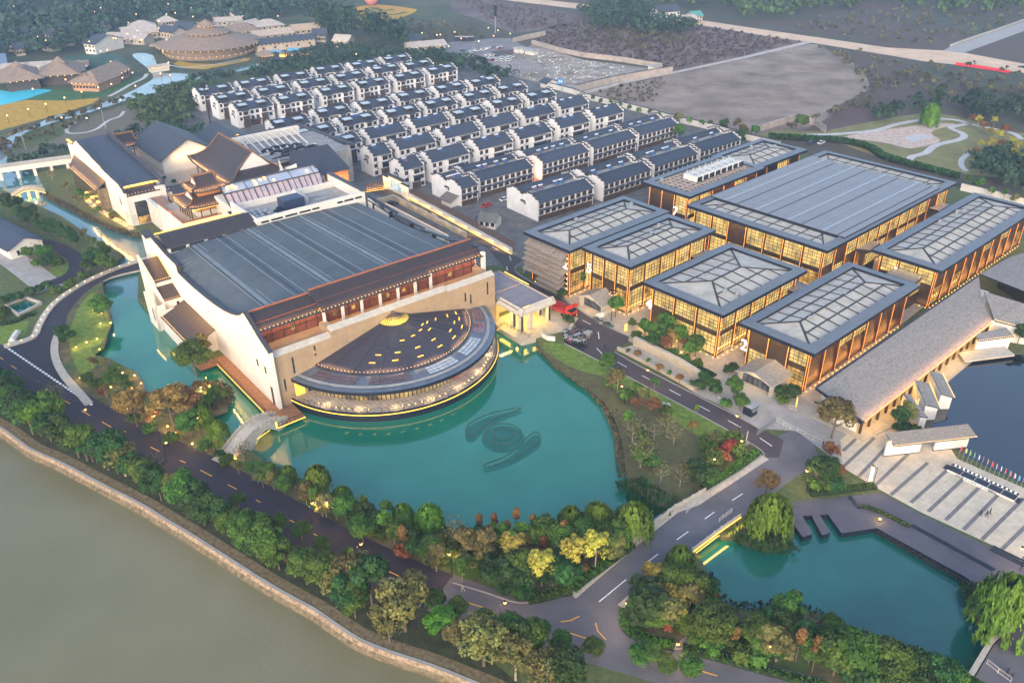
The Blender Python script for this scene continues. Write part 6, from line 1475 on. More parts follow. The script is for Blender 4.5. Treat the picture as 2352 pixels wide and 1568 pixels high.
for i in range(int(L/.8)):w.box(i*.8,i*.8+.12,0,.12,0,3)
for z in(.6,1.4,2.2,2.9):w.box(0,L,.01,.11,z,z+.12)
w.obj('lattice',D.materials['orange_timber_lattice'],gl2);w=MB();w.box(0,L,-.5,-.4,.1,.25);w.obj('light_strip',m_strip,gl2);lamp(gl2,'AREA',(L/2,-.6,.4),260,(1,.7,.1),L,.3,aim=(0,.6,1))
cw=thing('canal_walk','rough stone canal walk with a broken line of orange lamps below the white gallery','walk',None,(0,0,0));P_=smooth(WL([(196,520-70),(212,470),(235,498-12),(258,500),(285,514),(305,528)]),4);w=MB();ribbon(w,P_,1.2,1.2,.12,t=.15);w.obj('stones',m_stone,cw)
w=MB()
for q,hd in along(P_,2.1):w.ball(q.x+rnd.uniform(-.5,.5),q.y+rnd.uniform(-.5,.5),.35,.22,n=5)
w.obj('lamps',m_spark,cw)
for q,hd in along(P_,7):lamp(cw,'POINT',(q.x,q.y,1.2),160,(1,.5,.06),.3)
m_shg=M('grey_shingle_roof',(.22,.205,.20),.9,.28,1.6,c2=(.31,.29,.275),stripes=('X',.5,.22),bump=.3,detail=9)
RF=Frame(W(1986.5,969,4.5),41.34)
lg=thing('shingle_gallery','very long grey shingle roofed gallery, orange lamps along its eave, beside the dark pool','gallery',None,RF.o,RF.yaw)
w=MB();w.slab([(0,0,4.5),(69.5,0,4.5),(75,6,6.4),(87,12.2,7.8),(-.6,12.2,7.8)],.35,0,1)
rf=w.obj('roof',[m_shg,m_fascia],lg)
w=MB();w.box(-.9,-.5,.2,12,4.1,4.4);w.bar((-.8,0,4.6),(-.9,12.3,7.9),.4,.5);w.bar((-.6,12.4,7.9),(87,12.4,7.9),.4,.4);w.obj('fascia',m_fascia,rf)
w=MB()
for i in range(92):w.ball(.4+i*.75,.05,4.75,.11,n=5)
w.obj('eave_lamps',m_spark,rf)
w=MB();w.box(0,69,-.05,.02,4.35,4.45);w.obj('light_strip',EM('amber_strip',(1,.42,.08),.5),rf)
w=MB();w.box(1,84,7.5,11.5,0,5.6);w.box(1,1.5,2,11.5,0,5);w.obj('wall',m_white,lg)
w=MB()
for i in range(18):w.box(1+i*4,1.5+i*4,.8,1.3,0,4.3)
w.each('post',m_timber,lg)
for i in range(7):lamp(lg,'AREA',(5+i*10,1.0,3.9),170,(1,.56,.12),9,1.5,aim=(0,-.1,-1));lamp(lg,'AREA',(5+i*10,.2,5.4),60,(1,.45,.15),10,.3,aim=(0,1,-.5))
w=MB();w.prism([(-1,-1),(10,-3),(80,-2.5),(95,12),(-1,12)],-.3,.25);w.obj('floor',m_pave,lg)
for k,(p,q,r,s)in enumerate((((1245,475),(1305,487),(1472,697),(1402,690)),((1355,350),(1482,385),(1582,612),(1452,582)),((1490,268),(1603,298),(1713,517),(1592,482)))):
    t24=lambda a:(1764+a[0]/4,784+a[1]/4)
    f=thing('fin_wing',['narrow fin wing nearest the striped plaza, white wall with a slanting grey shingle roof','middle fin wing jutting from the gallery, lamps along its right eave','farthest fin wing jutting into the dark pool, lamps along its outer eave'][k],'wing','three fin wings of the shingle gallery',RF.o,RF.yaw)
    zs=(5.0,4.2,3.2,4.4)if k else(4.6,4.4,3.6,3.8);P=[RF.l(W(*t24(a),z))for a,z in zip((p,q,r,s),zs)]
    w=MB();w.slab([P[0],P[3],P[2],P[1]],.25,0,1);rr_=w.obj('roof',[m_shg,m_fascia],f)
    w=MB();a,b=P[0],P[3];w.poly([(a.x,a.y,0),(b.x,b.y,0),(b.x,b.y,b.z-.2),(a.x,a.y,a.z-.2)]);d=(P[1]-P[0])*.85;c,e=a+d,b+(P[2]-P[3])*.85
    w.poly([(c.x,c.y,0),(e.x,e.y,0),(e.x,e.y,e.z-.25),(c.x,c.y,c.z-.25)]);w.poly([(b.x,b.y,0),(e.x,e.y,0),(e.x,e.y,e.z-.25),(b.x,b.y,b.z-.2)]);w.obj('wall',m_white,f)
    if k:
        w=MB();n=15
        for i in range(n+1):g=P[1].lerp(P[2],i/n);w.ball(g.x,g.y,g.z+.2,.13,n=5)
        w.obj('eave_lamps',m_spark,rr_)
    m_=a.lerp(b,.4);lamp(f,'SPOT',(m_.x-1.6,m_.y-.5,.3),520,(1,.58,.1),.3,aim=(.8,.2,.7),spot=110)
bk=thing('upper_shingle_hall','grey shingle hall behind the gallery with one long glowing strip under its eave','hall',None,RF.o,RF.yaw)
P=[RF.l(W(x,y,8.6))for x,y in((2252,629),(2320,590),(2420,560),(2420,690),(2352,668))];w=MB();w.slab([P[0],P[4],P[3],P[2],P[1]],.4,0,1);w.obj('roof',[m_shg,m_fascia],bk)
w=MB();a,b=RF.l(W(2274,639,8.0)),RF.l(W(2380,673,8.0));w.bar(a,b,.5,.25);w.obj('light_strip',m_strip,bk)
w=MB();c_=[RF.l(W(x,y,0))for x,y in((2290,660),(2352,640),(2440,690),(2400,730))];w.prism([(p.x,p.y)for p in(c_ if True else c_)],0,7.9);w.obj('wall',m_screen,bk)
rb_=thing('ribbed_shingle_wing','ribbed grey shingle wing turning right from the long gallery','wing',None,RF.o,RF.yaw)
P=[RF.l(W(x,y,z))for x,y,z in((2260,669,8.0),(2285,736,5.2),(2330,748,5.2),(2420,760,5.2),(2420,730,7),(2352,697,8.0))];w=MB();w.slab(P,.3,0,1);w.obj('roof',[m_shg,m_fascia],rb_)
w=MB();a,b=P[1],P[2]
for i in range(14):g=a.lerp(b,i/13);w.ball(g.x,g.y,g.z+.2,.12,n=5)
w.obj('eave_lamps',m_spark,rb_);w=MB();w.poly([(P[1].x,P[1].y+.8,0),(P[2].x,P[2].y+.8,0),(P[2].x,P[2].y+.8,5),(P[1].x,P[1].y+.8,5)]);w.poly([(P[2].x,P[2].y+.8,0),(P[3].x,P[3].y,0),(P[3].x,P[3].y,5),(P[2].x,P[2].y+.8,5)]);w.obj('wall',m_white,rb_)
pw=thing('poolside_wall','white poolside wall under a small shingle roof with orange eave lamps','wall',None,RF.o,RF.yaw)
P=[RF.l(W(x,y,z))for x,y,z in((2239,767,4.6),(2311,752,4.6),(2330,772,4.0),(2249,783,4.0))];w=MB();w.slab([P[0],P[3],P[2],P[1]],.25,0,1);r_=w.obj('roof',[m_shg,m_fascia],pw)
w=MB()
for i in range(18):g=P[3].lerp(P[2],i/17);w.ball(g.x,g.y,g.z+.2,.11,n=5)
w.obj('eave_lamps',m_spark,r_);w=MB();w.bar(Vector((P[3].x+.5,P[3].y+.6,1.9)),Vector((P[2].x-.6,P[2].y+.6,1.9)),.5,3.8);w.obj('wall_body',m_white,pw)
P=[RF.l(W(x,y,1.2))for x,y in((2201,809),(2306,794),(2331,814),(2216,829))];w=MB();w.slab([P[0],P[3],P[2],P[1]],.5,0,0);w.obj('stone_ledge',m_cap,pw)
sheet('mirror_pool',WL([(2117,985),(2120,900),(2165,845),(2200,812),(2216,830),(2331,815),(2352,815),(2520,850),(2800,1200),(2600,1230),(2352,1112),(2205,1042),(2196,1030),(2160,1000)]),.06,m_mirror)
KF=Frame(W(2030.25,1049),8.75)
gw=thing('gate_wall','freestanding white gate wall with a long shingle roof and a doorway on the plaza','gate',None,KF.o,KF.yaw)
w=MB();w.slab([(.9,-1.1,3.6),(20.6,-1.1,3.6),(19.9,1.9,5.1),(.3,1.9,5.1)],.2,0,1);r_=w.obj('roof',[M('gate_shingle',(.20,.18,.165),.9,.3,3,c2=(.29,.265,.24),stripes=('X',.3,.3),bump=.4),m_fascia],gw)
w=MB()
for i in range(46):w.ball(1.1+i*.43,-1.0,3.72,.09,n=5)
w.ball(.6,0,4.0,.3,n=6);w.obj('eave_lamps',m_spark,r_);lamp(gw,'AREA',(10.5,-.6,3.4),60,(1,.55,.2),19,.3,aim=(0,.2,-1))
w=MB();w.box(0,8.3,0,.5,0,3.9);w.box(11.8,19.7,0,.5,0,3.9);w.box(8.3,11.8,.05,.45,3.3,3.9);w.obj('wall_body',m_white,gw)
w=MB();w.box(-.05,8.35,-.06,.56,0,.3);w.box(11.75,19.75,-.06,.56,0,.3);w.obj('plinth',m_capd,gw)
a,b=W(2175,1078,.4),W(2329,1150,.4);SF=Frame(a,math.degrees(math.atan2((b-a).y,(b-a).x)));L=(b-a).length
st=thing('outdoor_stage','low black topped stage of five panels with a lettered white front on the plaza','stage',None,SF.o,SF.yaw)
w=MB();w.box(0,L,0,2.9,0,.55,0,1);w.box(0,L,-.06,0,.1,.5,0);sb_=w.obj('platform',[m_white,m_fascia],st)
w=MB()
for i in range(1,5):w.box(L*i/5-.04,L*i/5+.04,0,2.1,.55,.57)
w.box(0,L,2.06,2.12,.55,.58);w.obj('joint',m_white,sb_)
w=MB()
for i in range(15):w.cyl(.7+(L-1.4)*i/14,2.5,.55,.75,.16,n=10)
w.each('round_lamp',m_white_lit,st)
w=MB();w.box(3.6,L-4.8,-.5,-.4,.1,.85);bn=w.obj('banner',M('banner_white',(.75,.75,.74),.7,.03),st)
tx=link('lettering',text_mesh('2021世界互联网大会·乌镇峰会',.62,.01),bn);tx.data.materials.append(M('dark_lettering',(.05,.06,.12),.7,.1));tx.location=((L-1.2)/2,-.52,.24);tx.rotation_euler=(R(90),0,0)
w=MB();w.box(-.9,-.15,.3,2.0,0,.3);w.box(L+.15,L+.9,.3,2.0,0,.3);w.each('step',m_fascia,st)
cols_=[((.6,.02,.03),(.5,.02,.02)),((.1,.4,.6),(.7,.6,.05)),((.7,.6,.05),(.1,.4,.1)),((.6,.6,.6),(.05,.35,.1)),((.7,.7,.7),(.6,.6,.65)),((.05,.35,.1),(.6,.03,.03)),((.05,.4,.15),(.8,.35,.05)),((.6,.03,.04),(.6,.03,.04)),((.05,.05,.3),(.6,.6,.65)),((.65,.05,.08),(.65,.6,.6)),((.7,.5,.03),(.6,.04,.03)),((.05,.35,.12),(.65,.05,.05)),((.6,.03,.2),(.65,.6,.6)),((.05,.25,.6),(.1,.4,.7)),((.04,.04,.2),(.3,.03,.05))]
nmc=['red','sky blue and yellow','yellow and green','pale and green','white','green over red','green and orange','plain red','navy and white','red and white','yellow over red','green and red','magenta and white','bright blue','dark navy']
for i,(c1_,c2_)in enumerate(cols_):
    t=i/14;p=W(2199.5+141*t,1052.7+74.5*t);f=thing('flag_pole','%s flag on a thin pole beside the dark pool'%nmc[i],'flag','row of national flags beside the pool',(p.x,p.y,.09),rnd.uniform(.2,.9))
    w=MB();w.cyl(0,0,0,3.4,.04,.03,6);w.ball(0,0,3.42,.09,n=6);w.obj('pole',m_seam,f)
    w=MB();w.slab([(0,.02,3.2),(.25,.1,3.1),(.35,0,2.1),(.02,-.08,2.0)],.02,0);w.slab([(.25,.1,3.1),(.5,.0,2.95),(.5,-.08,1.9),(.35,0,2.1)],.02,1);w.obj('flag',[M('flag_cloth',c1_,.8,.1),M('flag_cloth_b',c2_,.8,.1)],f)
def entrance(px,label,W_,Dp,ze,zr,rot=0):
    p=W(*px);e=thing('gabled_entrance',label,'entrance','gabled stone entrances',(p.x,p.y,0),PF.yaw+rot)
    w=MB();ym=W_*.52
    w.slab([(-.6,-.5,ze),(Dp,-.5,ze),(Dp,ym,zr),(-.6,ym,zr)],.3,0,1);w.slab([(-.6,ym,zr),(Dp,ym,zr),(Dp,W_+.5,ze),(-.6,W_+.5,ze)],.3,0,1);w.obj('roof',[m_shg,m_cap],e)
    w=MB();w.box(0,Dp,-.1,.5,0,ze-.2);w.box(0,Dp,W_-.5,W_+.1,0,ze-.2);w.wall([(.5,2.6),(W_-.5,2.6),(W_-.5,ze-.35),(ym,zr-.4),(.5,ze-.35)],.35,'u',1.6);w.obj('wall',m_cap,e)
    w=MB();w.box(1.7,1.8,.5,W_-.5,.1,2.6)
    d=w.obj('glass_doors',litglass('door_glass',(.8,.8,.9),.05,.8,.2),e);w=MB()
    for i in range(7):y=.5+(W_-1)*i/6;w.box(1.6,1.7,y-.08,y+.08,.1,2.6)
    w.obj('door_frames',m_black,d);lamp(e,'AREA',(1.0,ym,zr-1.2),120,(1,.66,.25),2,4,aim=(-.4,0,-1));return e
entrance((1382,727),'beige gabled stone entrance with glass doors, lit yellow, in front of pavilion 5',9,9,3.3,5.4)
entrance((1768,913),'grey shingled gabled entrance with stacked boards inside, in front of pavilion 2',9.5,8.5,3.4,5.2)
for(q,lb)in(((2212,556),'small gabled entrance with glass front beside pavilion 1'),((2310,508),'far small gabled entrance beside pavilion 1')):
    entrance(q,lb,6,6,3,4.6)
def lowwall(name,pts,h,t,label,mat=m_beige,cat='wall',capm=None):
    P=WL(pts);c0=P[0];e=thing(name,label,cat,None,(c0.x,c0.y,0));w=MB();c=MB()
    for a,b in zip(P,P[1:]):
        a,b=a-c0,b-c0;w.bar((a.x,a.y,h/2),(b.x,b.y,h/2),t,h);c.bar((a.x,a.y,h+.06),(b.x,b.y,h+.06),t+.15,.12)
    w.obj('wall_body',mat,e);c.obj('coping',capm or m_cap,e);return e
m_blk=M('beige_blocks',(.40,.33,.25),.8,.12,.5,stripes=[('Z',.6,.25,.08)])
lowwall('planter_wall',[(1456,792),(1500,812),(1560,843),(1612,876)],2.4,.9,'tall beige block wall of the long sloping fountain bed',m_blk)
lowwall('planter_wall',[(1418,803),(1471,830),(1530,861),(1592,896),(1606,884)],.9,.5,'low beige planter wall with young trees along the inner road',m_blk)
sheet('fountain_bed',WL([(1420,802),(1456,792),(1612,878),(1592,894)]),.06,m_pave,PF)
lowwall('curved_low_wall',[(1243,762),(1246,774),(1258,781),(1275,783)],1.3,.35,'low curved white wall at the end of the porch forecourt',m_white)
lowwall('curved_low_wall',[(1296,727),(1312,737),(1318,745),(1310,757)],.9,.6,'low pale wall curling around the truck side flower bed',m_cap)
lowwall('curved_low_wall',[(1368,732),(1386,728),(1400,715)],1.6,.3,'white screen wall beside the gabled entrance of pavilion 5',m_white)
def balustrade(pts,label,lit=False):
    P=WL(pts);c0=P[0];e=thing('bridge_parapet',label,'parapet',None,(c0.x,c0.y,.2));w=MB();s_=MB()
    for a,b in zip(P,P[1:]):
        L=(b-a).length;n=max(1,int(L/1.9))
        for i in range(n):
            p,q=a.lerp(b,i/n)-c0,a.lerp(b,(i+1)/n)-c0;w.bar((p.x,p.y,.5),(q.x,q.y,.5),.14,.8);w.bar((p.x,p.y,1.0),(q.x,q.y,1.0),.25,.14);w.box(p.x-.15,p.x+.15,p.y-.15,p.y+.15,0,1.3)
        d=(b-a).normalized();nn=Vector((d.y,-d.x,0))
        if lit:s_.bar((a-c0)+nn*.2+Vector((0,0,.3)),(b-c0)+nn*.2+Vector((0,0,.3)),.12,.16);s_.bar((a-c0)+nn*.25+Vector((0,0,-.5)),(b-c0)+nn*.25+Vector((0,0,-.5)),.1,.1)
    w.obj('balusters',m_cap,e)
    if lit:
        s_.obj('light_strip',m_strip,e);m_=P[0].lerp(P[-1],.5)-c0;d=(P[-1]-P[0]);o=lamp(e,'AREA',(m_.x+1.2,m_.y-1.0,.2),120,(1,.6,.1),d.length,.5,aim=(0,0,-1));o.rotation_euler=(0,0,math.atan2(d.y,d.x))
balustrade([(1456,1247),(1500,1210),(1550,1170)],'carved stone parapet on the lake side of the grey bridge road')
balustrade([(1550,1170),(1590,1148),(1620,1130)],'stepped stone parapet end beside the reed bed')
balustrade([(1590,1270),(1640,1232),(1700,1190)],'stone parapet glowing yellow on the pond side of the grey bridge road',True)
lowwall('road_edge_wall',[(2216,1575),(2276,1475),(2352,1400)],.9,.7,'pale stone edge wall of the road at the bottom right corner',m_cap)
sheet('corner_road',WL([(2226,1578),(2282,1482),(2360,1402),(2440,1440),(2360,1600)]),.05,m_asph2)
sheet('corner_bank',WL([(2240,1312),(2229,1336),(2219,1351),(2236,1401),(2254,1426),(2276,1471),(2282,1478),(2352,1400),(2380,1350),(2352,1330),(2300,1300)]),.02,m_leafg)
raised('stepping_stone',WL([(1640,1386),(1650,1384),(1657,1411),(1646,1415)]),-1.4,-.6,m_cap)['kind']='structure'
raised('stepping_stone',WL([(1668,1412),(1689,1410),(1706,1453),(1690,1458)]),-1.4,-.5,m_cap)['kind']='structure'
raised('stepping_stone',WL([(1705,1417),(1727,1415),(1726,1448),(1716,1448)]),-1.4,-.5,m_cap)['kind']='structure'
w=MB()
for i in range(6):
    p=W(1585-i*5.5,1465+i*4.5);w.box(p.x-.9,p.x+.9,p.y-.3,p.y+.3,0,.08)
struct('garden_steps',w,m_cap)
w=MB();ribbon(w,smooth(WL([(92,556),(130,566),(165,586),(178,606),(170,626),(145,641),(116,652)]),4),2.6,2.6,.05);struct('side_drive',w,m_asph)
w=MB();ribbon(w,smooth(WL([(-30,560),(0,577),(45,607),(85,637),(120,664)]),4),4.2,4.2,.045);struct('side_path',w,m_conc)
sheet('lawn',smooth(WL([(90,632),(120,615),(142,592),(155,596),(163,608),(160,624),(140,636),(112,644)]),3,True),.03,m_lawn)
sheet('lawn',WL([(-20,752),(25,745),(68,735),(60,765),(34,782),(-20,800)]),.03,m_lawn)
sheet('garden',WL([(36,600),(60,585),(95,562),(130,575),(142,592),(120,615),(88,632)]),.012,m_earth)
sheet('small_pond',WL([(22,706),(62,690),(90,700),(46,722)]),.03,m_pond)
lowwall('pond_rim',[(14,704),(60,686),(96,699),(44,727),(14,704)],.7,.5,'grey stone rim around the small square pond by the curved road',m_cap)
hp=W(-75,520,5.5);re_=W(54,552,5.6);hl=thing('side_hall','long white hall with a dark tiled roof at the left edge of the picture','hall')
a,b=W(20,574,3.6),W(96,550,3.6);d=(b-a);yw=math.atan2(d.y,d.x);LFm=Frame(a,math.degrees(yw));hl.location=LFm.o;hl.rotation_euler=(0,0,yw);L=d.length
rd=LFm.l(W(0,420/4+392,3.6));
w=MB();w.slab([(-.8,-.6,3.5),(L/2,-.6,6.4),(L/2,46,6.4),(-.8,46,3.5)][::-1]if False else[(-.8,46,3.5),(-.8,-.6,3.5),(L/2,-.6,6.4),(L/2,46,6.4)],.3);w.slab([(L/2,-.6,6.4),(L+.8,-.6,3.5),(L+.8,46,3.5),(L/2,46,6.4)],.3);w.obj('roof',M('side_hall_tile',(.035,.045,.08),.6,.12,1),hl)
w=MB();w.wall([(0,0),(L,0),(L,3.5),(L/2,6.1),(0,3.5)],.4,'v',.2);w.box(0,L,.6,45,0,3.4);w.obj('wall',m_white,hl)
w=MB();w.box(L*.2,L*.28,.1,.22,.6,2.4);w.box(L*.75,L*.84,.1,.22,.8,2.5);w.each('window',m_glassd,hl)
for px,lb,(x1_,y1_)in(((-20,391),'long white covered bridge wall crossing the canal at the left edge',(174,364)),):
    a,b=W(*px,4),W(x1_,y1_,4);e=thing('white_bridge',lb,'bridge',None,(a.x,a.y,0),math.atan2((b-a).y,(b-a).x));L=(b-a).length
    w=MB();w.box(0,L,0,3.5,2.2,4.4);
    for i in range(5):w.box(L*i/5+2,L*i/5+3.2,.4,3,-2,2.2)
    w.obj('deck',m_white,e);w=MB();w.box(0,L,-.2,.3,4.4,5.0);w.box(0,L,3.2,3.7,4.4,5.0);w.obj('coping',m_conc,e)
a,b=W(28,455,.6),W(105,442,.6);e=thing('arched_stone_bridge','small arched stone bridge with piers glowing orange over the left canal','bridge',None,(a.x,a.y,0),math.atan2((b-a).y,(b-a).x));L=(b-a).length;N=16;w=MB();s_=MB()
zz=lambda x:.6+2.2*math.sin(math.pi*x/L)
for i in range(N):
    p,q=L*i/N,L*(i+1)/N;w.slab([(p,0,zz(p)),(q,0,zz(q)),(q,2.6,zz(q)),(p,2.6,zz(p))],.5);w.bar((p,.1,zz(p)+.7),(q,.1,zz(q)+.7),.2,.6);w.bar((p,2.5,zz(p)+.7),(q,2.5,zz(q)+.7),.2,.6);s_.bar((p,-.05,zz(p)-.3),(q,-.05,zz(q)-.3),.1,.14)
for t in(.22,.5,.74):w.box(L*t-.5,L*t+.5,.3,2.3,-2,zz(L*t)-.4)
w.obj('arch',m_cap,e);s_.obj('light_strip',m_strip,e)
for t in(.22,.5,.74):lamp(e,'POINT',(L*t-1.2,-.8,0),260,(1,.5,.06),.3)
def at(x,y,z):p=W(x,y,z);return(p.x,p.y)
SZ={'pom':7,'pomg':7,'redwood':4,'cypress':4,'willow':4.5,'shrub':1.1,'bush':.8,'redbush':.8,'osman':3.2}
def T(key,x,y,s,label,group=None,cat='tree'):return tree(key,at(x,y,SZ.get(key,4.6)*s),s,label,group,cat)
big=[(20,900,1.0,'dark0'),(45,885,1.25,'dark1'),(100,900,.9,'mid1')]
mix=['dark0']*6+['dark1']*6+['dark2']*5+['mid0']*4+['mid1']*4+['mid2']*3+['bright']*2+['olive1']*2
lbl={'d':'round dark green tree in the riverside belt','m':'mid green tree in the riverside belt','b':'bright green tree in the riverside belt','o':'olive brown tree in the riverside belt'}
spec=[(812,1312,1.25,'olive0','big brown olive tree in the riverside belt, left of the yellowing one'),(770,1335,1.0,'olive1','brown olive tree beside the big one in the riverside belt'),(925,1385,1.45,'olive0','largest yellowing tree of the riverside belt, beside the black road'),(890,1430,1.1,'olive0','yellow olive tree at the foot of the largest yellowing tree'),(688,1280,.8,'olive1','small brown tree overlapping the edge of the black road'),
        (345,1062,.9,'bare','bare pale branched tree standing in the dark green belt'),(120,905,.9,'bare','thin yellowing open tree over the black road at left'),(1015,1420,1.0,'bright','bright green tree right of the largest yellowing tree'),(1110,1475,1.2,'olive0','broad olive tree beside the grey road'),(1250,1530,1.1,'olive0','yellow brown tree at the bottom centre of the belt'),(400,1115,.95,'olive1','yellow olive tree below the second road lamp')]
busy=[]
for x,y,s,k,l in spec:t=T(k,x,y,s,l);busy.append((t.location.x,t.location.y,3.0*s))
cnt=0;RD=[Vector((p[0],p[1],0))for p in per+per2[3:]]
def dmin(p,L):return min((p[0]-q.x)**2+(p[1]-q.y)**2 for q in L)**.5
for k_,(q,hd)in enumerate(along(offset(riv,4.2),3.25)):
    if not-140<q.x<84:continue
    nn=Vector((-math.sin(hd),math.cos(hd),0));d=rnd.uniform(0,1.5)
    while d<40 and cnt<298:
        p=q+nn*d+Vector((math.cos(hd),math.sin(hd),0))*rnd.uniform(-1.3,1.3);d+=rnd.uniform(3.2,4.3)
        if dmin(p,RD)<7.4:break
        if any((p.x-b[0])**2+(p.y-b[1])**2<b[2]**2 for b in busy):continue
        k=rnd.choice(mix);sz=rnd.uniform(.88,1.32);sec=['at the left edge','left of the first road lamp','right of the first road lamp','by the bare pale tree','left of the brown olive tree','under the brown olive tree','near the largest yellowing tree','below the grey road','at the bottom edge'][min(8,int((p.x+140)/23))];tree(k,p,sz,'%s %s tree in the riverside belt, %s side, %s'%('small' if sz<.93 else 'tall' if sz>1.1 else 'middling',{'d':'dark green','m':'mid green','b':'bright green','o':'olive'}[k[0]],'river' if(p-q).length<2.5 else 'road' if dmin(p,RD)<10 else 'middle',sec),'trees in the riverside belt');cnt+=1
for i,(x,y)in enumerate(((545,1145),(640,1195),(690,1215),(740,1250),(798,1275),(1000,1375),(1052,1395),(1115,1420),(1240,1450),(1290,1475),(1365,1485),(1470,1500),(1500,1500),(1530,1520),(1585,1530))):
    T('mid%d'%(i%3),x,y,.62,'small round tree at the river side kerb, %s from left against the road'%(NUM+['thirteenth','fourteenth','fifteenth'])[i],'kerb side trees')
shore=[('willow',727,1095,.8),('willow',660,1085,.45),('willow',785,1130,.55),('slimy',830,1150,.7),('willow',925,1175,.6),('willow',985,1185,.75),('slimy',885,1190,.8),('redwood',1100,1200,.75),('redwood',1136,1205,.75),('redwood',925,1235,1.0),('redwood',1165,1215,.7),('redwood',1185,1190,.8),('cypress',1175,1245,.9),('slimy',905,1225,.8),('bare',1042,1215,.7),('mid0',650,1110,.55),('slim',735,1150,.7),('osman',745,1155,.9),('redwood',770,1160,.6),('shrub',820,1185,1.3),('osman',700,1130,.8),('mid2',830,1210,.7),('shrub',855,1205,1.6),('shrub',960,1255,1.5),('osman',1000,1275,1.0),('yellow',1180,1245,.95),('osman',1070,1240,1.3),('osman',1110,1250,1.2),('slim',1060,1295,.8),('osman',1065,1290,.8),('redwood',1250,1250,.9),('cypress',1230,1240,.9),('cypress',1270,1225,.9),('redwood',1295,1225,.95),('redwood',1225,1200,.8),('willow',1310,1185,.7),('willow',1375,1180,.85),('slim',1340,1210,1.0),('cypress',1390,1215,.8),('mid1',1345,1240,.8),('mid0',1420,1225,.7),('willow',1455,1185,1.0),('yellow',1370,1255,1.0),('yellow',1315,1265,.95),('yellow',1245,1295,.95),('osman',1410,1250,1.0),('mid2',1390,1235,.8),('mid1',1290,1235,.8),('cypress',1155,1225,.8),('slimy',1200,1215,.9),('mid0',1125,1240,.7),('osman',1210,1240,.9),('bare',1215,1330,.5),('bare',1270,1330,.45),('shrub',1292,1310,2.2),('shrub',1193,1320,1.9),('shrub',1145,1327,2.0),('shrub',1160,1353,.9),('shrub',1183,1358,1.0),('shrub',1204,1347,1.0),('shrub',1204,1364,1.0),('redbush',925,1265,1.3),('redbush',1325,1308,1.4),('bush',1000,1240,1.4),('bush',950,1220,1.4),('bush',1050,1260,1.5),('bush',1010,1225,1.3),('bush',870,1215,1.3),('mid1',615,1080,.45),('slimy',600,1095,.5),('osman',625,1100,.7),('redbush',1010,1260,1.1),('bush',1095,1230,1.3),('bush',1140,1235,1.4),('bush',800,1180,1.3),('mid2',1255,1225,.75),('slim',1320,1235,.9),('cypress',1350,1200,.8)]
nm_={'willow':'pale green willow','slimy':'thin yellow green tree','redwood':'narrow rust coloured redwood','cypress':'narrow dark green conifer','bare':'bare thin tree','mid':'mid green tree','slim':'slim young tree','osman':'olive green garden tree','shrub':'round clipped dark shrub','yellow':'open yellow leaved ginkgo','redbush':'dull red bush','bush':'low green bush','dark':'dark green tree','rust':'rust leaved tree','bright':'bright green tree','olive':'olive leaved tree'}
def kn(k):return nm_.get(k)or nm_.get(k[:-1])
def plant(lst,where,grp,k_=1.0):
    by={}
    for t in lst:by.setdefault(kn(t[0]),[]).append(t)
    for nme,L in by.items():
        L.sort(key=lambda t:t[1])
        for i,(k,x,y,s)in enumerate(L):
            if len(L)==1:l='only %s %s'%(nme,where)
            elif len(L)<=12:l='%s %s from left, %s'%(NUM[i],nme,where)
            else:l=nme+' '+where
            T(k,x,y,s*k_,l,grp if len(L)>1 else None,'shrub' if 'shrub' in k or 'bush' in k else 'tree')
plant(shore,'on the south shore of the lake','planting on the south shore',1.25)
east=[('mid0',1396,832,.75),('osman',1420,868,1.35),('slim',1505,875,.7),('mid1',1465,890,.5),('rust',1462,925,.6),('rust',1500,930,.7),('osman',1475,905,.9),('slimy',1445,950,1.0),('bare',1455,980,1.0),('bare',1475,1030,1.1),('slimy',1470,1040,.9),('bare',1505,980,.8),('bare',1535,970,.9),('bare',1550,990,.8),('rust',1592,975,.45),('slimy',1600,938,.5),('bare',1520,1080,.7),('bare',1565,1085,.8),('bare',1585,1070,.7),('shrub',1610,1085,2.6),('bush',1640,1055,1.8),('redbush',1660,1050,1.6),('redbush',1675,1025,1.6),('bush',1630,1020,1.6),('bush',1690,1005,1.5),('bush',1650,1005,1.3),('bush',1525,945,1.4),('bush',1410,880,1.5),('bush',1435,905,1.6),('redbush',1650,1040,1.2),('bush',1700,1040,1.4),('slimy',1480,1010,.8),('bare',1640,1000,.7),('bush',1468,990,1.5),('bush',1475,1040,1.7),('bush',1490,1060,1.6)]
plant(east,'on the east shore garden','planting on the east shore')
rightp=[('dark0',1615,865,.55),('mid0',1688,883,.85),('mid2',1703,922,.6),('bush',1635,880,1.5),('bush',1668,925,1.2),('shrub',1605,885,1.3),('shrub',1645,895,1.2),('pom',1923,948,1.0),('rust',1910,1035,.75),('dark1',1878,1080,.85),('dark2',1905,1080,.8),('mid1',1895,1060,.6),('bush',1900,1115,1.6),('shrub',1915,1115,1.6),('bush',1870,1110,1.4),('redbush',1930,1080,1.0),('dark0',2068,955,.7),('osman',2085,940,1.2),('shrub',2060,985,1.0),('shrub',2080,980,1.0),('bush',2105,985,1.2),('shrub',1806,910,1.2),('shrub',1820,900,1.6),('bush',1800,918,1.2),('shrub',1793,900,1.2),('shrub',1685,845,1.1),('shrub',1672,848,1.0),('dark0',2345,765,.8),('rust',1765,1100,.95),('willow',1775,1165,1.35),('osman',1716,815,.7)]
plant(rightp,'around the plaza and pavilions','planting around the plaza')
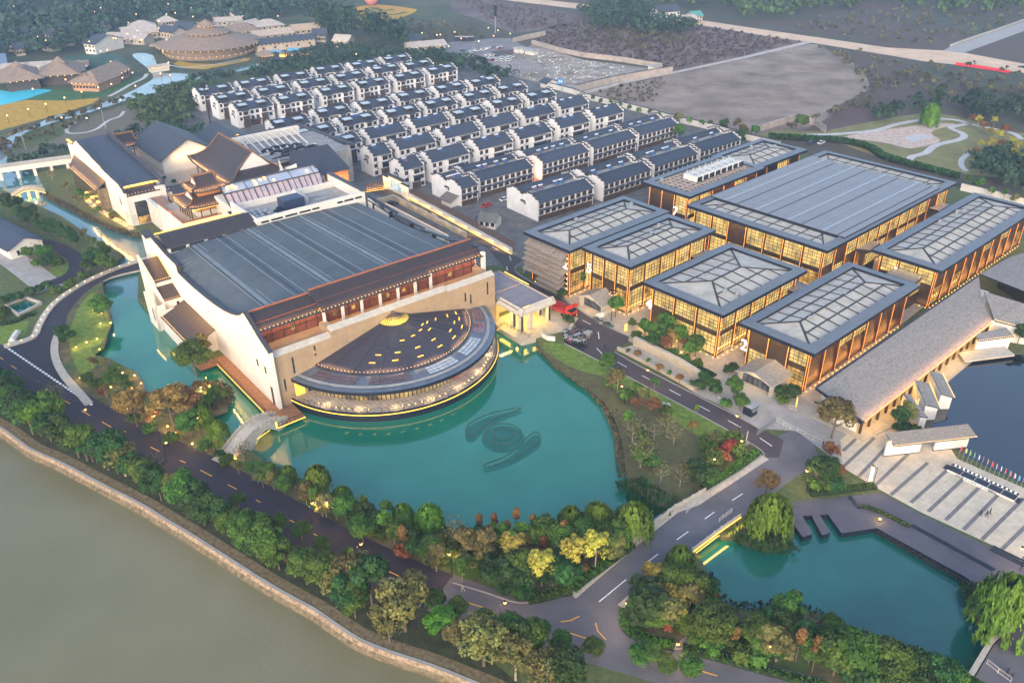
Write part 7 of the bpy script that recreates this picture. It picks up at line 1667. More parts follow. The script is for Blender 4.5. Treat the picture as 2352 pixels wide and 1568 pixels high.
gard=[('mid0',1483,750,.8),('mid1',1510,760,.9),('mid2',1530,745,.9),('rust',1545,775,.8),('pomg',1585,800,.5),('mid0',1560,770,.9),('rust',1530,790,.7),('dark0',1500,780,.7),('mid2',1600,790,.8),('rust',1575,785,.6),('dark1',1535,765,.8),('bush',1540,815,1.4),('bush',1570,830,1.4),('bush',1600,840,1.4),('bush',1510,800,1.3),('bush',1480,785,1.3),('bush',1460,770,1.2),('mid1',1452,742,.4),('mid0',1415,700,.85),('mid1',1332,637,.8),('shrub',1290,675,1.4),('bush',1280,670,1.4),('bush',1300,730,1.0),('shrub',1308,738,1.0)]
plant(gard,'in the lit garden before pavilion 4 and 5','planting before the pavilions')
for i,(x,y)in enumerate(((1443,803),(1465,813),(1490,828),(1515,842),(1538,855),(1562,865),(1588,876))):T('rust' if i%2 else 'slim',x,y,.42,'thin young tree, %s in the row along the fountain bed'%NUM[i],'young trees along the fountain bed')
pondp=[('willow',1562,1278,.85),('yellow',1500,1315,.8),('mid0',1545,1325,.9),('redwood',1575,1330,.85),('slimy',1595,1330,1.0),('cypress',1600,1370,1.0),('mid1',1590,1350,.9),('yellow',1530,1365,.9),('yellow',1555,1380,.8),('osman',1585,1375,1.2),('shrub',1487,1385,2.9),('osman',1545,1405,1.3),('mid2',1637,1432,1.0),('redwood',1666,1440,.8),('redwood',1690,1460,.8),('mid0',1740,1445,.85),('osman',1765,1460,1.2),('cypress',1740,1425,.8),('mid1',1812,1392,.9),('redwood',1795,1460,.8),('osman',1790,1480,1.1),('redwood',1837,1475,1.0),('redwood',1875,1500,1.0),('mid1',1930,1490,1.15),('mid2',1965,1500,1.0),('mid0',2010,1505,1.0),('bright',1990,1490,.8),('mid1',2060,1520,1.1),('dark0',2090,1525,.8),('dark1',2150,1550,1.0),('mid2',2180,1555,.8),('dark2',2110,1550,.9),('dark0',2040,1545,.9),('shrub',1975,1550,2.2),('dark1',1850,1460,.7),('dark0',1900,1480,.7),('mid0',2240,1590,.7),('bush',1620,1400,1.6),('bush',1560,1430,1.6),('redbush',1530,1430,1.2),('bush',1700,1490,1.7),('bush',1730,1500,1.6),('bush',1640,1475,1.4),('bush',1600,1450,1.4),('shrub',1598,1437,1.2),('dark2',1800,1430,.7),('dark1',1770,1425,.6),('bush',1940,1520,1.6),('dark0',2000,1530,.7)]
plant(pondp,'on the south shore of the pond','planting on the pond shore',1.15)
T('willow',2320,1370,1.7,'large weeping willow over the pond at the right edge');T('dark2',2255,1400,.8,'dark bushy tree at the foot of the large willow')
left=[('rust',300,925,1.45),('rust',385,925,1.6),('rust',425,918,1.3),('rust',345,945,.9),('mid2',440,815,1.35),('osman',460,790,1.3),('mid0',230,700,1.1),('dark1',140,760,.7),('dark0',155,775,.7),('osman',210,830,.7),('osman',235,835,.5),('willow',460,945,.8),('willow',497,985,.85),('mid1',430,970,1.0),('osman',265,905,.9),('osman',240,895,.8),('bush',200,870,1.3),('bush',250,870,1.4),('bush',220,880,1.3),('shrub',505,1045,.9),('bare',555,1030,.7),('bush',280,870,1.4),('redbush',236,900,1.0),('bush',390,1010,1.4),('bush',470,1025,1.4),('redbush',275,935,1.0),('bush',310,960,1.2),('bush',345,985,1.2),('bush',520,1060,1.2),('osman',545,1070,.7),('slim',575,1075,.6),('osman',590,1095,.6),('bush',480,915,1.3),('bush',510,905,1.3),('bush',490,900,1.2),('bush',260,850,1.3),('bush',290,885,1.2)]
plant(left,'in the garden west of the opera hall','planting west of the opera hall')
canal=[('dark0',20,472,.8),('dark1',45,490,.8),('dark2',62,500,.8),('dark0',82,505,.8),('dark1',100,515,.9),('dark2',118,525,.9),('dark0',135,527,.9),('dark1',155,540,.9),('dark2',168,550,.7),('dark0',40,465,.7),('dark2',10,455,.7),('dark1',75,485,.7),('osman',195,535,.8),('slim',215,555,.8),('slim',232,560,.9),('mid1',240,575,.7),('mid0',62,580,.8),('bare',80,570,.8),('mid2',100,580,.9),('dark2',110,600,.8),('bush',85,605,1.4),('bush',120,595,1.4),('dark1',135,605,.7),('dark2',200,610,.7),('dark0',215,590,.9),('mid0',235,598,.9),('mid1',250,605,.8),('bush',160,655,1.4),('bush',190,630,1.4),('bush',130,665,1.3),('shrub',8,693,1.3),('shrub',25,685,1.3),('shrub',42,681,1.3),('shrub',70,672,1.3),('shrub',88,665,1.3),('shrub',107,658,1.3),('bush',10,712,1.4),('bush',0,730,1.4),('osman',260,500,.6),('bare',300,495,.8),('bare',115,395,.8),('bush',225,480,1.2),('bush',260,495,1.2),('bush',200,450,1.3),('bush',235,435,1.3),('bush',180,440,1.3),('osman',150,425,.8),('osman',170,455,.6)]
plant(canal,'along the left canal','planting along the left canal')
vt=[('slim',1362,225,.9),('slim',1380,230,.9),('slimy',1403,232,.9),('slim',1424,238,.8),('slim',1446,247,.9),('slimy',1468,250,1.0),('slim',1493,255,.9),('slimy',1513,260,.9),('slim',1555,265,1.1),('osman',1560,275,1.3),('slimy',1584,275,1.0),('slim',1612,280,.9),('slim',1632,280,.8),('dark0',1665,285,.9),('osman',1695,285,1.2),('osman',1705,300,1.4),('mid0',1560,300,1.2),('dark0',1700,315,1.1),('mid1',1735,300,.8),('slim',2225,412,.9),('mid0',2250,420,.8),('slimy',2280,435,.9),('slim',2310,440,.8),('osman',2335,455,1.0),('mid1',1842,278,1.2),('willow',2140,255,1.6)]
plant(vt,'beside the white boundary wall','trees beside the boundary wall')
pk=[(x_,y_)for x_,y_ in((2235,270),(2250,275),(2285,275),(2260,290),(2275,300),(2295,310),(2310,300),(2325,325),(2340,335),(2300,330),(2280,330),(2255,330),(2240,345),(2330,350),(2345,360),(2290,350))]
for i,(x,y)in enumerate(pk):T('yellow' if i%3 else 'rust',x,y,rnd.uniform(.7,1.0),'thin orange leaved tree standing in the olive park','orange leaved park trees')
FS=WL([(700,1140),(790,1175),(863,1190),(1038,1240),(1200,1236),(1370,1252),(1420,1262),(1387,1300),(1330,1340),(1240,1362),(1190,1368),(1120,1345),(1040,1322),(963,1294),(838,1232),(720,1170)])
for i,p in enumerate(scatter(FS,4.2)):k=rnd.choice(['mid0','mid1','slim','osman','cypress','slimy','bush','bush','bush','dark1']);tree(k,p,rnd.uniform(.6,.95)*(1.6 if k=='bush' else 1),'%s filling the %s of the south shore planting'%(kn(k),['left end','left middle','middle','right middle','right end'][min(4,max(0,int((p[0]+50)/17)))]),'filler planting on the south shore','shrub' if k=='bush' else 'tree')
FP=WL([(1600,1300),(1620,1350),(1680,1420),(1780,1420),(1880,1440),(1960,1490),(2080,1535),(2160,1560),(2000,1580),(1850,1550),(1700,1510),(1570,1475),(1480,1450),(1450,1415),(1500,1360),(1560,1320)])
for i,p in enumerate(scatter(FP,4.6)):k=rnd.choice(['mid0','mid1','dark0','osman','dark2','slimy','bush','bush','redbush']);tree(k,p,rnd.uniform(.55,.9)*(1.6 if 'bush' in k else 1),'%s filling the %s of the pond shore planting'%(kn(k),['left end','left middle','middle','right middle','right end'][min(4,max(0,int((p[0]-22)/12)))]),'filler planting on the pond shore','shrub' if 'bush' in k else 'tree')
def hedge(name,pts,w_,h,mat,label,cat='hedge',dens=26,ls=.16,kind=None,z=0.0):
    P=smooth(WL(pts,z),3);C=[];ex=MB()
    for a,b in zip(P,P[1:]):
        L=(b-a).length;n=max(2,int(L*w_*dens));d=(b-a).normalized();nn=Vector((-d.y,d.x,0));ex.bar((a.x,a.y,z+h*.4),(b.x,b.y,z+h*.4),w_*.9,h*.75)
        for _ in range(n):
            t=rnd.random();s=rnd.uniform(-.5,.5);p=a.lerp(b,t)+nn*(s*w_);zz_=h*(1-.25*(abs(s)*2)**3)*rnd.uniform(.75,1.05)if rnd.random()<.7 else h*rnd.random();C.append((p.x,p.y,z+zz_))
    C=np.array(C);n=len(C);N=nr.normal(size=(n,3))*.7+np.array([0,0,.9])
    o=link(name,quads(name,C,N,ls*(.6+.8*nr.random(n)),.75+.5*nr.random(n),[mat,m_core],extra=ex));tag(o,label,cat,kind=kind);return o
hedge('hedge',[(1314,1356),(1345,1330),(1387,1300),(1450,1252)],2.2,1.0,m_lbright,'clipped bright hedge left of the grey bridge road')
hedge('hedge',[(1212,1378),(1250,1371),(1290,1360),(1314,1358)],2.4,.9,m_lbright,'bright green hedge curving around the road junction')
hedge('hedge',[(1436,1402),(1436,1432),(1452,1455),(1490,1472),(1550,1486)],2.0,.9,m_lbright,'bright hedge curving round the corner garden by the pond')
hedge('hedge',[(1568,1490),(1650,1512),(1760,1543),(1900,1580)],1.6,.8,m_lmid,'long low hedge along the grey road below the pond garden')
hedge('hedge',[(1615,1122),(1660,1095),(1700,1070),(1740,1040)],2.2,1.0,m_lbright,'bright green hedge beside the road up to the plaza')
hedge('hedge',[(1860,1135),(1920,1128),(1980,1120),(2010,1117)],1.8,.7,m_lmid,'green hedge strip above the grey deck')
hedge('hedge',[(1974,1163),(2010,1172),(2050,1190),(2088,1210)],1.0,.5,m_lmid,'narrow planted strip inside the grey deck')
hedge('hedge',[(2,746),(30,742),(60,728),(82,722)],1.5,1.0,m_ldark,'dark hedge beside the curved road on the left')
hedge('hedge',[(1830,322),(1900,325),(1960,333),(2000,345),(2030,365),(2080,380),(2140,395),(2200,410)],3.2,2.4,m_ldark,'long dark bamboo hedge between the park and the pavilions',dens=8,ls=.5)
hedge('hedge',[(1765,318),(1800,320),(1830,322)],3.0,2.4,m_ldark,'short dark hedge at the park gate',dens=8,ls=.5)
hedge('hedge',[(1462,776),(1500,795),(1560,825),(1610,850),(1640,865)],2.6,.5,m_ldark,'dark ground hedge under the lit garden trees')
def reeds(pts,w_,h,mat,label,z=-.9,dens=9):
    P=smooth(WL(pts,z),4);C=[]
    for a,b in zip(P,P[1:]):
        d=(b-a).normalized();nn=Vector((-d.y,d.x,0))
        for _ in range(max(2,int((b-a).length*w_*dens))):p=a.lerp(b,rnd.random())+nn*(rnd.uniform(-.5,.5)*w_);C.append((p.x,p.y,z+h*rnd.uniform(.25,.8)))
    C=np.array(C);n=len(C);N=nr.normal(size=(n,3))*np.array([1,1,.3])
    o=link('reeds',quads('reeds',C,N,.15*(.6+.8*nr.random(n)),.7+.6*nr.random(n),[mat],3.2,(0,0,1)));o['kind']='stuff';o['label']=label;o['category']='reeds'
reeds([(1240,795),(1262,820),(1300,852),(1345,885),(1382,918),(1408,960),(1425,1005),(1432,1060),(1438,1100)],3.4,1.0,m_reed,'brown reed band along the east shore of the lake')
reeds([(1445,1108),(1462,1130),(1500,1155),(1550,1172)],7,1.8,m_ldark,'tall dark reed bed at the lake corner by the bridge',dens=12)
reeds([(1690,1215),(1730,1240),(1780,1250),(1812,1245)],7,1.8,m_ldark,'dark reed bed under the pond willow',dens=12)
reeds([(2225,1345),(2240,1400),(2262,1440),(2285,1475)],4,1.8,m_ldark,'dark reed bed below the large willow',dens=10)
reeds([(1620,1320),(1640,1370),(1700,1405),(1790,1395),(1880,1420),(1960,1470),(2080,1520),(2170,1548)],2.6,1.4,m_ldark,'reed edge of the south pond shore',dens=9)
reeds([(603,1066),(690,1116),(790,1168),(903,1204),(1038,1238),(1200,1234),(1370,1246),(1440,1256)],2.4,1.1,m_reed,'reed edge of the south lake shore',dens=8)
reeds([(100,447),(207,502),(287,537),(325,545)],3,1.2,m_reed,'brown reeds along the right bank of the canal',dens=8)
reeds([(445,884),(500,886),(524,905),(520,930),(485,938),(450,920)],3,1.0,m_reed,'brown reeds ringing the round islet',z=-.5)
wm1=leaf('far_wood_leaves',(.022,.05,.035),(.04,.08,.04));wm2=leaf('far_wood_leaves_b',(.045,.075,.03),(.07,.11,.035));wm3=leaf('scrub_leaves',(.07,.075,.035),(.12,.10,.055))
wg=lambda L:WL(L)
holes=[wg([(150,205),(150,180),(200,160),(300,155),(310,175),(235,210)]),wg([(0,215),(0,140),(90,135),(190,125),(285,122),(300,180),(190,190),(110,215)]),wg([(36,28),(60,18),(110,16),(145,22),(120,42),(70,44)]),wg([(240,110),(240,85),(300,60),(440,50),(500,90),(460,110),(380,115)]),wg([(192,128),(190,105),(255,92),(262,112)])]
wood('woodland',[wg([(-330,120),(-200,-60),(-60,-110),(280,-110),(300,90),(240,104),(150,130),(85,142),(-120,165)]),wg([(280,-110),(740,-110),(716,30),(640,42),(560,62),(470,52),(360,62),(285,72)])],13,(5,8.5),wm1,'blue green woodland filling the far upper left',faces=52,ls=1.6,avoid=holes)
wood('woodland',[wg([(716,46),(760,52),(800,58),(823,100),(800,106),(760,98),(724,78)])],8,(5,8),wm1,'dark wood of tall trees beside the yellow terraces',faces=80,ls=1.1,tall=1.6)
wood('woodland',[wg([(842,78),(880,82),(940,102),(938,124),(905,122),(855,112)])],8,(5,7.5),wm1,'dark clump of tall trees left of the car park',faces=80,ls=1.1,tall=1.6)
wood('woodland',[wg([(590,172),(640,150),(700,126),(790,112),(860,122),(935,132),(928,140),(800,150),(700,172),(600,186),(500,196),(445,205),(440,188),(520,178)])],7,(2.6,4.2),wm1,'band of low dense trees behind the village',faces=70,ls=.8)
wood('woodland',[wg([(445,205),(500,200),(470,235),(440,262),(430,300),(390,320),(330,300),(300,270),(288,245),(330,232),(400,205)])],6.5,(2.6,4.2),wm2,'dense green grove left of the village',faces=70,ls=.8)
wood('woodland',[wg([(25,392),(60,366),(150,350),(250,326),(330,305),(400,318),(470,300),(478,318),(420,330),(345,338),(290,336),(240,330),(170,345),(130,368),(60,390)])],6,(2.4,3.8),wm1,'band of dark bushes behind the white gallery',faces=70,ls=.75)
wood('woodland',[wg([(925,140),(960,130),(1010,125),(1048,140),(1100,160),(1180,182),(1170,192),(1110,185),(1050,165),(1000,160),(940,150)])],7,(3,4.6),wm1,'trees between the village and the car park',faces=80,ls=.8)
wood('woodland',[wg([(1325,40),(1380,22),(1440,20),(1500,30),(1560,50),(1620,60),(1600,78),(1540,84),(1480,82),(1430,72),(1370,72)])],9,(4,7),wm1,'dark clump of trees around the white farmhouse',faces=70,ls=1.1,avoid=[wg([(1495,55),(1495,30),(1570,30),(1615,40),(1610,66),(1560,66)])])
wood('woodland',[wg([(1240,-110),(2500,-110),(2500,-10),(2352,25),(2200,40),(2050,20),(1900,30),(1763,55),(1600,28),(1476,12),(1350,0)])],17,(4.5,8),wm2,'mixed woodland and scrub filling the far upper right',faces=40,ls=1.7)
wood('woodland',[wg([(1985,275),(2060,258),(2110,240),(2160,236),(2250,240),(2352,248),(2440,260),(2440,295),(2352,290),(2250,280),(2200,262),(2130,262),(2060,280),(1995,288)])],9,(3.2,5),wm1,'row of dark trees along the far side of the park',faces=80,ls=.9)
wood('woodland',[wg([(2222,392),(2255,372),(2352,358),(2440,360),(2440,470),(2352,452),(2290,440),(2235,420)])],7,(3.5,5),wm1,'dark trees at the right edge beyond the boundary wall',faces=90,ls=.8)
wood('scrub_patch',[wg([(1820,300),(1900,280),(1990,245),(2000,225),(1900,262),(1800,290)]),wg([(1400,60),(1600,95),(1480,120),(1300,90)]),wg([(1990,180),(2200,215),(2352,240),(2352,200),(2150,170)])],10,(1.0,2.6),wm3,'low brown scrub scattered over the fields',faces=30,ls=.8)
wood('scrub_patch',[wg([(1860,100),(2160,130),(2352,175),(2500,230),(2500,60),(2352,80),(2200,125),(2050,110),(1890,85),(1764,60),(1900,40),(2352,0),(2500,0),(2500,280),(2352,245),(2200,230),(1990,210),(1905,118)])],15,(1.2,2.8),wm3,'brown green scrub over the wasteland on the upper right',faces=26,ls=.9,avoid=[wg([(1700,70),(1889,84),(2170,112),(2352,145),(2500,180),(2500,235),(2352,172),(2120,146),(1860,102)]),wg([(2160,120),(2182,106),(2352,48),(2500,0),(2500,30),(2352,76),(2212,128)])])
wood('scrub_patch',[wg([(0,330),(70,298),(180,262),(300,225),(300,232),(225,256),(140,281),(60,312),(20,350),(-40,360)]),wg([(15,384),(22,350),(100,322),(150,302),(240,255),(300,238),(220,262),(150,292),(70,322)])],5,(1.2,2.2),wm3,'brown reeds and bushes along the far canal',faces=40,ls=.7)
for i_,(pl_,m__)in enumerate((([(1232,97),(1262,66),(1350,52),(1450,64),(1560,80),(1640,64),(1740,82),(1840,98),(1700,130),(1545,160),(1400,138)],m_lpurp),([(1060,0),(1176,14),(1310,38),(1290,58),(1180,74),(1110,45)],m_lpurp),([(1360,215),(1450,196),(1540,180),(1500,235),(1440,240)],wm3),([(1880,112),(1990,150),(2050,190),(2000,250),(1900,262),(1930,240),(1985,200),(1950,150)],wm3))):
    wood('scrub_patch',[wg(pl_)],[5.5,7,5,6][i_],(.5,1.4),m__,['low purple brown scrub on the brown field behind the block wall','low dark scrub on the purple field at the top','dry weeds on the left part of the bare field','dry brown weeds along the right edge of the bare field'][i_],faces=18,ls=.55)
wood('scrub_patch',[wg([(825,62),(905,50),(1000,50),(1100,75),(1130,88),(1000,95),(930,100),(850,90)])],9,(1.0,2.0),wm3,'young shrubs on the field beyond the car park',faces=34,ls=.7)
m_thatch=M('thatch',(.22,.165,.13),.95,.2,.5,stripes=('X',.9,.12,.2));m_palet=M('pale_thatch',(.36,.32,.29),.95,.15,.4)
m_dtile=M('far_dark_tile',(.045,.055,.075),.7,.12,.6);m_farwall=M('far_render',(.42,.36,.30),.9,.12,.5);m_dkw=M('far_dark_wall',(.06,.05,.05),.8,.2,.5)
m_wall_t=M('terracotta_wall',(.38,.22,.15),.9,.12,.5)
def bld(name,p,q,dp,h,rh,label,roof=m_dtile,wall=m_farwall,kind='gable',cat='building',lamps=0,oh=.8,win=0,group=None):
    "building from its front foot line p-q (photo pixels), dp deep"
    a,b=W(*p),W(*q);e=thing(name,label,cat,group,(a.x,a.y,0),math.atan2((b-a).y,(b-a).x));L=(b-a).length
    w=MB();w.box(0,L,0,dp,-.2,h);wl_=w.obj('wall',wall,e);w=MB()
    if kind=='gable':
        w.slab([(-oh,-oh,h-.1),(L+oh,-oh,h-.1),(L+oh,dp/2,h+rh),(-oh,dp/2,h+rh)],.3);w.slab([(-oh,dp/2,h+rh),(L+oh,dp/2,h+rh),(L+oh,dp+oh,h-.1),(-oh,dp+oh,h-.1)],.3);w2=MB();w2.poly([(0,0,h),(0,dp,h),(0,dp/2,h+rh-.2)]);w2.poly([(L,0,h),(L,dp,h),(L,dp/2,h+rh-.2)]);w2.obj('gable',wall,e)
    else:
        r0=min(L,dp)/2;P=[(-oh,-oh),(L+oh,-oh),(L+oh,dp+oh),(-oh,dp+oh)];A_,B_=((r0,dp/2),(L-r0,dp/2))if L>=dp else((L/2,r0),(L/2,dp-r0));z0,z1=h-.1,h+rh
        v=lambda t,z:(t[0],t[1],z)
        if L>=dp:w.poly([v(P[0],z0),v(P[1],z0),v(B_,z1),v(A_,z1)]);w.poly([v(P[1],z0),v(P[2],z0),v(B_,z1)]);w.poly([v(P[2],z0),v(P[3],z0),v(A_,z1),v(B_,z1)]);w.poly([v(P[3],z0),v(P[0],z0),v(A_,z1)])
        else:w.poly([v(P[0],z0),v(P[1],z0),v(A_,z1)]);w.poly([v(P[1],z0),v(P[2],z0),v(B_,z1),v(A_,z1)]);w.poly([v(P[2],z0),v(P[3],z0),v(B_,z1)]);w.poly([v(P[3],z0),v(P[0],z0),v(A_,z1),v(B_,z1)])
        w.poly([v(P[3],z0),v(P[2],z0),v(P[1],z0),v(P[0],z0)])
        if kind=='cap':
            c=((A_[0]+B_[0])/2,(A_[1]+B_[1])/2);r=r0*.45;
            for s0,s1,za,zb in((1.0,.02,h+rh*.75,h+rh*1.35),):w.poly([(c[0]-r,c[1]-r,za),(c[0]+r,c[1]-r,za),(c[0],c[1],zb)]);w.poly([(c[0]+r,c[1]-r,za),(c[0]+r,c[1]+r,za),(c[0],c[1],zb)]);w.poly([(c[0]+r,c[1]+r,za),(c[0]-r,c[1]+r,za),(c[0],c[1],zb)]);w.poly([(c[0]-r,c[1]+r,za),(c[0]-r,c[1]-r,za),(c[0],c[1],zb)])
    w.obj('roof',roof,e)
    if win:
        w=MB()
        for i in range(win):
            x=L*(i+.5)/win
            for z in((h*.25,h*.65)if h>5 else(h*.35,)):w.box(x-.7,x+.7,-.06,.0,z,z+1.3)
        for j in range(2):w.box(-.06,0,dp*(j+.5)/2-.5,dp*(j+.5)/2+.5,h*.4,h*.4+1.3)
        w.obj('windows',m_glassd,e)
    if lamps:
        w=MB()
        for i in range(lamps):w.ball(L*(i+.5)/lamps,-oh-.1,h-.3,.3,n=5)
        w.obj('eave_lamps',m_spark,e)
    return e
bld('thatched_hotel',(170,209),(229,211),22,5,5,'long thatched building with arched loggia on the green lawn by the canal',m_thatch,m_wall_t,'hip',lamps=6,oh=2,win=8)
bld('thatched_hotel',(232,206),(298,177),16,5,4.5,'angled thatched wing with lit dormers at the canal path',m_thatch,m_wall_t,'gable',lamps=8,oh=1.5,win=10)
bld('thatched_villa',(22,212),(95,203),30,6,6,'dark walled thatched villa with a cupola beside the turquoise pool',m_thatch,m_dkw,'cap',lamps=5,oh=3)
bld('thatched_villa',(100,198),(180,192),26,6,6,'second thatched villa with a cupola behind the pool',m_thatch,m_dkw,'cap',lamps=5,oh=3)
bld('long_shed',(10,172),(120,165),9,4,2,'long pale shed row behind the thatched villas',m_palet,m_farwall,'gable',lamps=6)
bld('long_shed',(-20,180),(60,172),10,4,2.5,'pale roofed shed at the left edge behind the pool',m_palet,m_farwall,'gable',lamps=4)
bld('blue_roof_shed',(-60,172),(20,164),24,5,4,'large blue roofed shed at the far left edge',M('blue_roof',(.12,.17,.27),.5,.1),m_farwall,'gable')
bld('rock_garden_house',(128,167),(205,160),12,3,2,'low house behind the grey rock garden with lamp lines',m_thatch,m_dkw,'gable',lamps=12)
w=MB()
for i in range(60):
    p=W(130+70*rnd.random(),150+14*rnd.random());w.ball(p.x,p.y,rnd.uniform(0,2.5),rnd.uniform(.8,2.4),n=5)
o=w.obj('rockery',M('rockery_stone',(.30,.31,.33),.9,.25,.3));tag(o,'pale grey artificial rockery beside the vegetable plots','rockery')
bld('white_inn',(198,124),(222,126),26,7,4,'white inn with dark hipped roof standing alone left of the round theatre',m_dtile,M('inn_white',(.6,.57,.52),.8,.05),'gable',win=3)
for i,(p,q,dp,h,rh,rf_,lb,kd,lm)in enumerate((
    ((243,100),(332,104),12,4,3,m_palet,'pale roofed market hall with lit gables','gable',8),((290,96),(365,88),16,5,4,m_palet,'taller pale roofed hall behind the market','gable',2),((300,82),(358,78),14,6,3.5,m_palet,'broad pale roofed hall at the wood edge','hip',0),
    ((365,87),(398,92),12,5,3.5,m_dtile,'dark roofed inn with lit end left of the arcade','gable',3),((377,70),(410,66),12,6,4,m_palet,'pale hipped roof house above the dark inn','hip',0),((402,84),(438,86),12,6,4,m_dtile,'white walled house with dark roof','gable',1),
    ((440,78),(462,80),9,5,3,m_thatch,'small house with orange lit gable','gable',3),((463,78),(490,80),10,5,3.5,m_palet,'pale roofed house right of the orange gable','hip',1),((500,62),(556,58),9,4,2.5,m_palet,'row of pale sheds behind the round theatre','gable',2),
    ((522,92),(600,86),20,5,5,m_thatch,'large thatched hall right of the round theatre','hip',10),((545,84),(600,72),10,6,3,m_palet,'pale flat roofed block behind the thatched hall','gable',0),((550,113),(592,108),10,4,2.5,m_thatch,'low thatched wing joining the dark long hall','gable',5),
    ((593,122),(725,106),13,5,3,m_dtile,'very long dark roofed hall facing the terrace of blue umbrellas','gable',14),((592,104),(676,94),18,6,2.5,M('sand_roof',(.42,.34,.27),.9,.1,.3),'sand coloured flat roofed hall above the long dark hall','gable',0),((590,82),(655,76),16,6,4,m_palet,'pale hipped hall among the halls','hip',0),
    ((680,90),(742,84),16,6,3,M('tan_roof',(.40,.30,.22),.9,.1,.3),'tan saw tooth roofed hall','gable',0),((720,98),(748,98),10,5,4,m_dtile,'small dark roofed house beside the tan hall','gable',1),((768,110),(800,112),9,5,3.5,m_palet,'pale roofed stone house with an orange lit gable','gable',3),
    ((942,124),(1024,116),12,4,2.5,m_palet,'pale wavy thatched roof house beside the car park','gable',3),((940,106),(968,104),9,4,3,m_dtile,'small dark roofed house behind the wavy thatched one','gable',0))):
    bld('resort_hall',p,q,dp,h,rh,lb+(' in the resort' if len(lb.split())<12 else ''),rf_,m_farwall,kd,'hall',lm,1.2,5,'halls of the far resort')
for i,(x,y,s)in enumerate(((30,80,14),(30,118,15),(58,92,13),(66,108,16),(95,92,13),(112,98,14),(135,110,15),(152,84,12),(160,104,14),(180,90,13),(202,100,14),(212,84,12),(222,94,13),(50,128,14),(130,118,12),(238,70,10),(12,95,12),(368,40,10),(365,28,10),(412,18,10),(500,50,12),(535,46,14),(552,52,9),(385,15,9),(520,18,9))):
    bld('tiled_guesthouse',(x-s*.75,y+2),(x+s*.75,y+rnd.uniform(-2,2)),rnd.uniform(9,13),rnd.uniform(4,6.5),3.5,'%s guesthouse with a dark tiled roof among the far trees'%['low','white','small','lamp lit','broad'][i%5],m_dtile,m_farwall,'gable' if i%3 else 'hip','guesthouse',1 if i%2 else 0,1,3,'guesthouses in the far wood')
c=W(472,128);rt=thing('round_theatre','large round theatre with three tiers of conical thatched roof ringed by lamps','theatre',None,(c.x,c.y+12,0))
w=MB();w.tube([(0,0,-.2),(0,0,6.5)],30,30,40);w.obj('wall',M('theatre_wall',(.20,.15,.12),.9,.15,.3,stripes=('Z',3,.3,.2)),rt)
w=MB()
for z0,z1,r0,r1 in((7,12.5,35,14),(13.5,16.5,15.5,5.5),(17.8,21.5,6.8,.2)):w.tube([(0,0,z0),(0,0,z1)],r0,r1,44)
for z0,z1,r in((12,13.8,13),(16,18,5)):w.tube([(0,0,z0),(0,0,z1)],r,r,30)
w.obj('thatched_roof',m_thatch,rt);w=MB()
for r,z,n in((34.6,6.4,44),(31,2.2,44),(14,13,24),(5.6,17.2,12)):
    for i in range(n):t=2*math.pi*i/n;w.ball(r*math.cos(t),r*math.sin(t),z,.28,n=5)
w.obj('ring_lamps',m_spark,rt)
ar=thing('scalloped_arcade','thatched arcade of small arches left of the round theatre','arcade',None,tuple(W(375,122)),0);b_=W(458,92);ar.rotation_euler=(0,0,math.atan2(b_.y-ar.location.y,b_.x-ar.location.x));L=math.hypot(b_.y-ar.location.y,b_.x-ar.location.x);w=MB();n=10
for i in range(n):
    for k in range(6):
        t0,t1=math.pi*k/6,math.pi*(k+1)/6;x0=L*(i+.5)/n;r=L/n/2;w.poly([(x0-r*math.cos(t0),0,4+r*.6*math.sin(t0)),(x0-r*math.cos(t1),0,4+r*.6*math.sin(t1)),(x0-r*math.cos(t1),10,4+r*.6*math.sin(t1)),(x0-r*math.cos(t0),10,4+r*.6*math.sin(t0))])
w.obj('roof',m_thatch,ar);w=MB()
for i in range(n+1):w.box(L*i/n-.3,L*i/n+.3,0,.6,0,4)
w.obj('columns',m_farwall,ar)
fb_=bld('canal_gatehouse',(348,168),(390,162),5,3,1.2,'open white covered bridge gate with glowing line across the far canal',m_palet,M('gate_white',(.55,.5,.45),.8,.05),'gable','gatehouse',8)
bld('boat_pavilion',(600,140),(628,137),9,3,3,'small square pavilion with lit hipped roof at the water terrace',m_thatch,m_dkw,'hip','pavilion',5,1.5)
sheet('water_terrace',WL([(592,146),(620,136),(720,112),(770,108),(782,116),(700,128),(640,144),(600,150)]),.08,M('terrace_dark',(.13,.10,.10),.9,.15,.2))
for i,(x,y)in enumerate(((627,126),(643,126),(667,124),(683,122),(690,121),(671,121),(725,119))):
    p=W(x,y);e=thing('blue_parasol','light blue parasol on the far water terrace','parasol','blue parasols on the water terrace',(p.x,p.y,0));w=MB();w.cyl(0,0,2.2,3.4,2.6,.1,8);w.obj('canopy',M('blue_cloth',(.10,.33,.52),.7,.05)if 'blue_cloth' not in D.materials else D.materials['blue_cloth'],e);MB().cyl(0,0,0,2.4,.08,n=5).obj('pole',m_black,e)
for x,y in((657,130),(702,125)):
    p=W(x,y);e=thing('glowing_stall','glowing orange stall tent on the far water terrace','stall','glowing stalls on the water terrace',(p.x,p.y,0));MB().box(-4,4,-1.5,1.5,0,1.6).obj('lit_side',EM('stall_glow',(1,.45,.08),.6)if 'stall_glow' not in D.materials else D.materials['stall_glow'],e);w=MB();w.slab([(-4.3,-1.8,1.6),(4.3,-1.8,1.6),(4.3,0,2.6),(-4.3,0,2.6)],.1);w.slab([(-4.3,0,2.6),(4.3,0,2.6),(4.3,1.8,1.6),(-4.3,1.8,1.6)],.1);w.obj('awning',m_thatch,e)
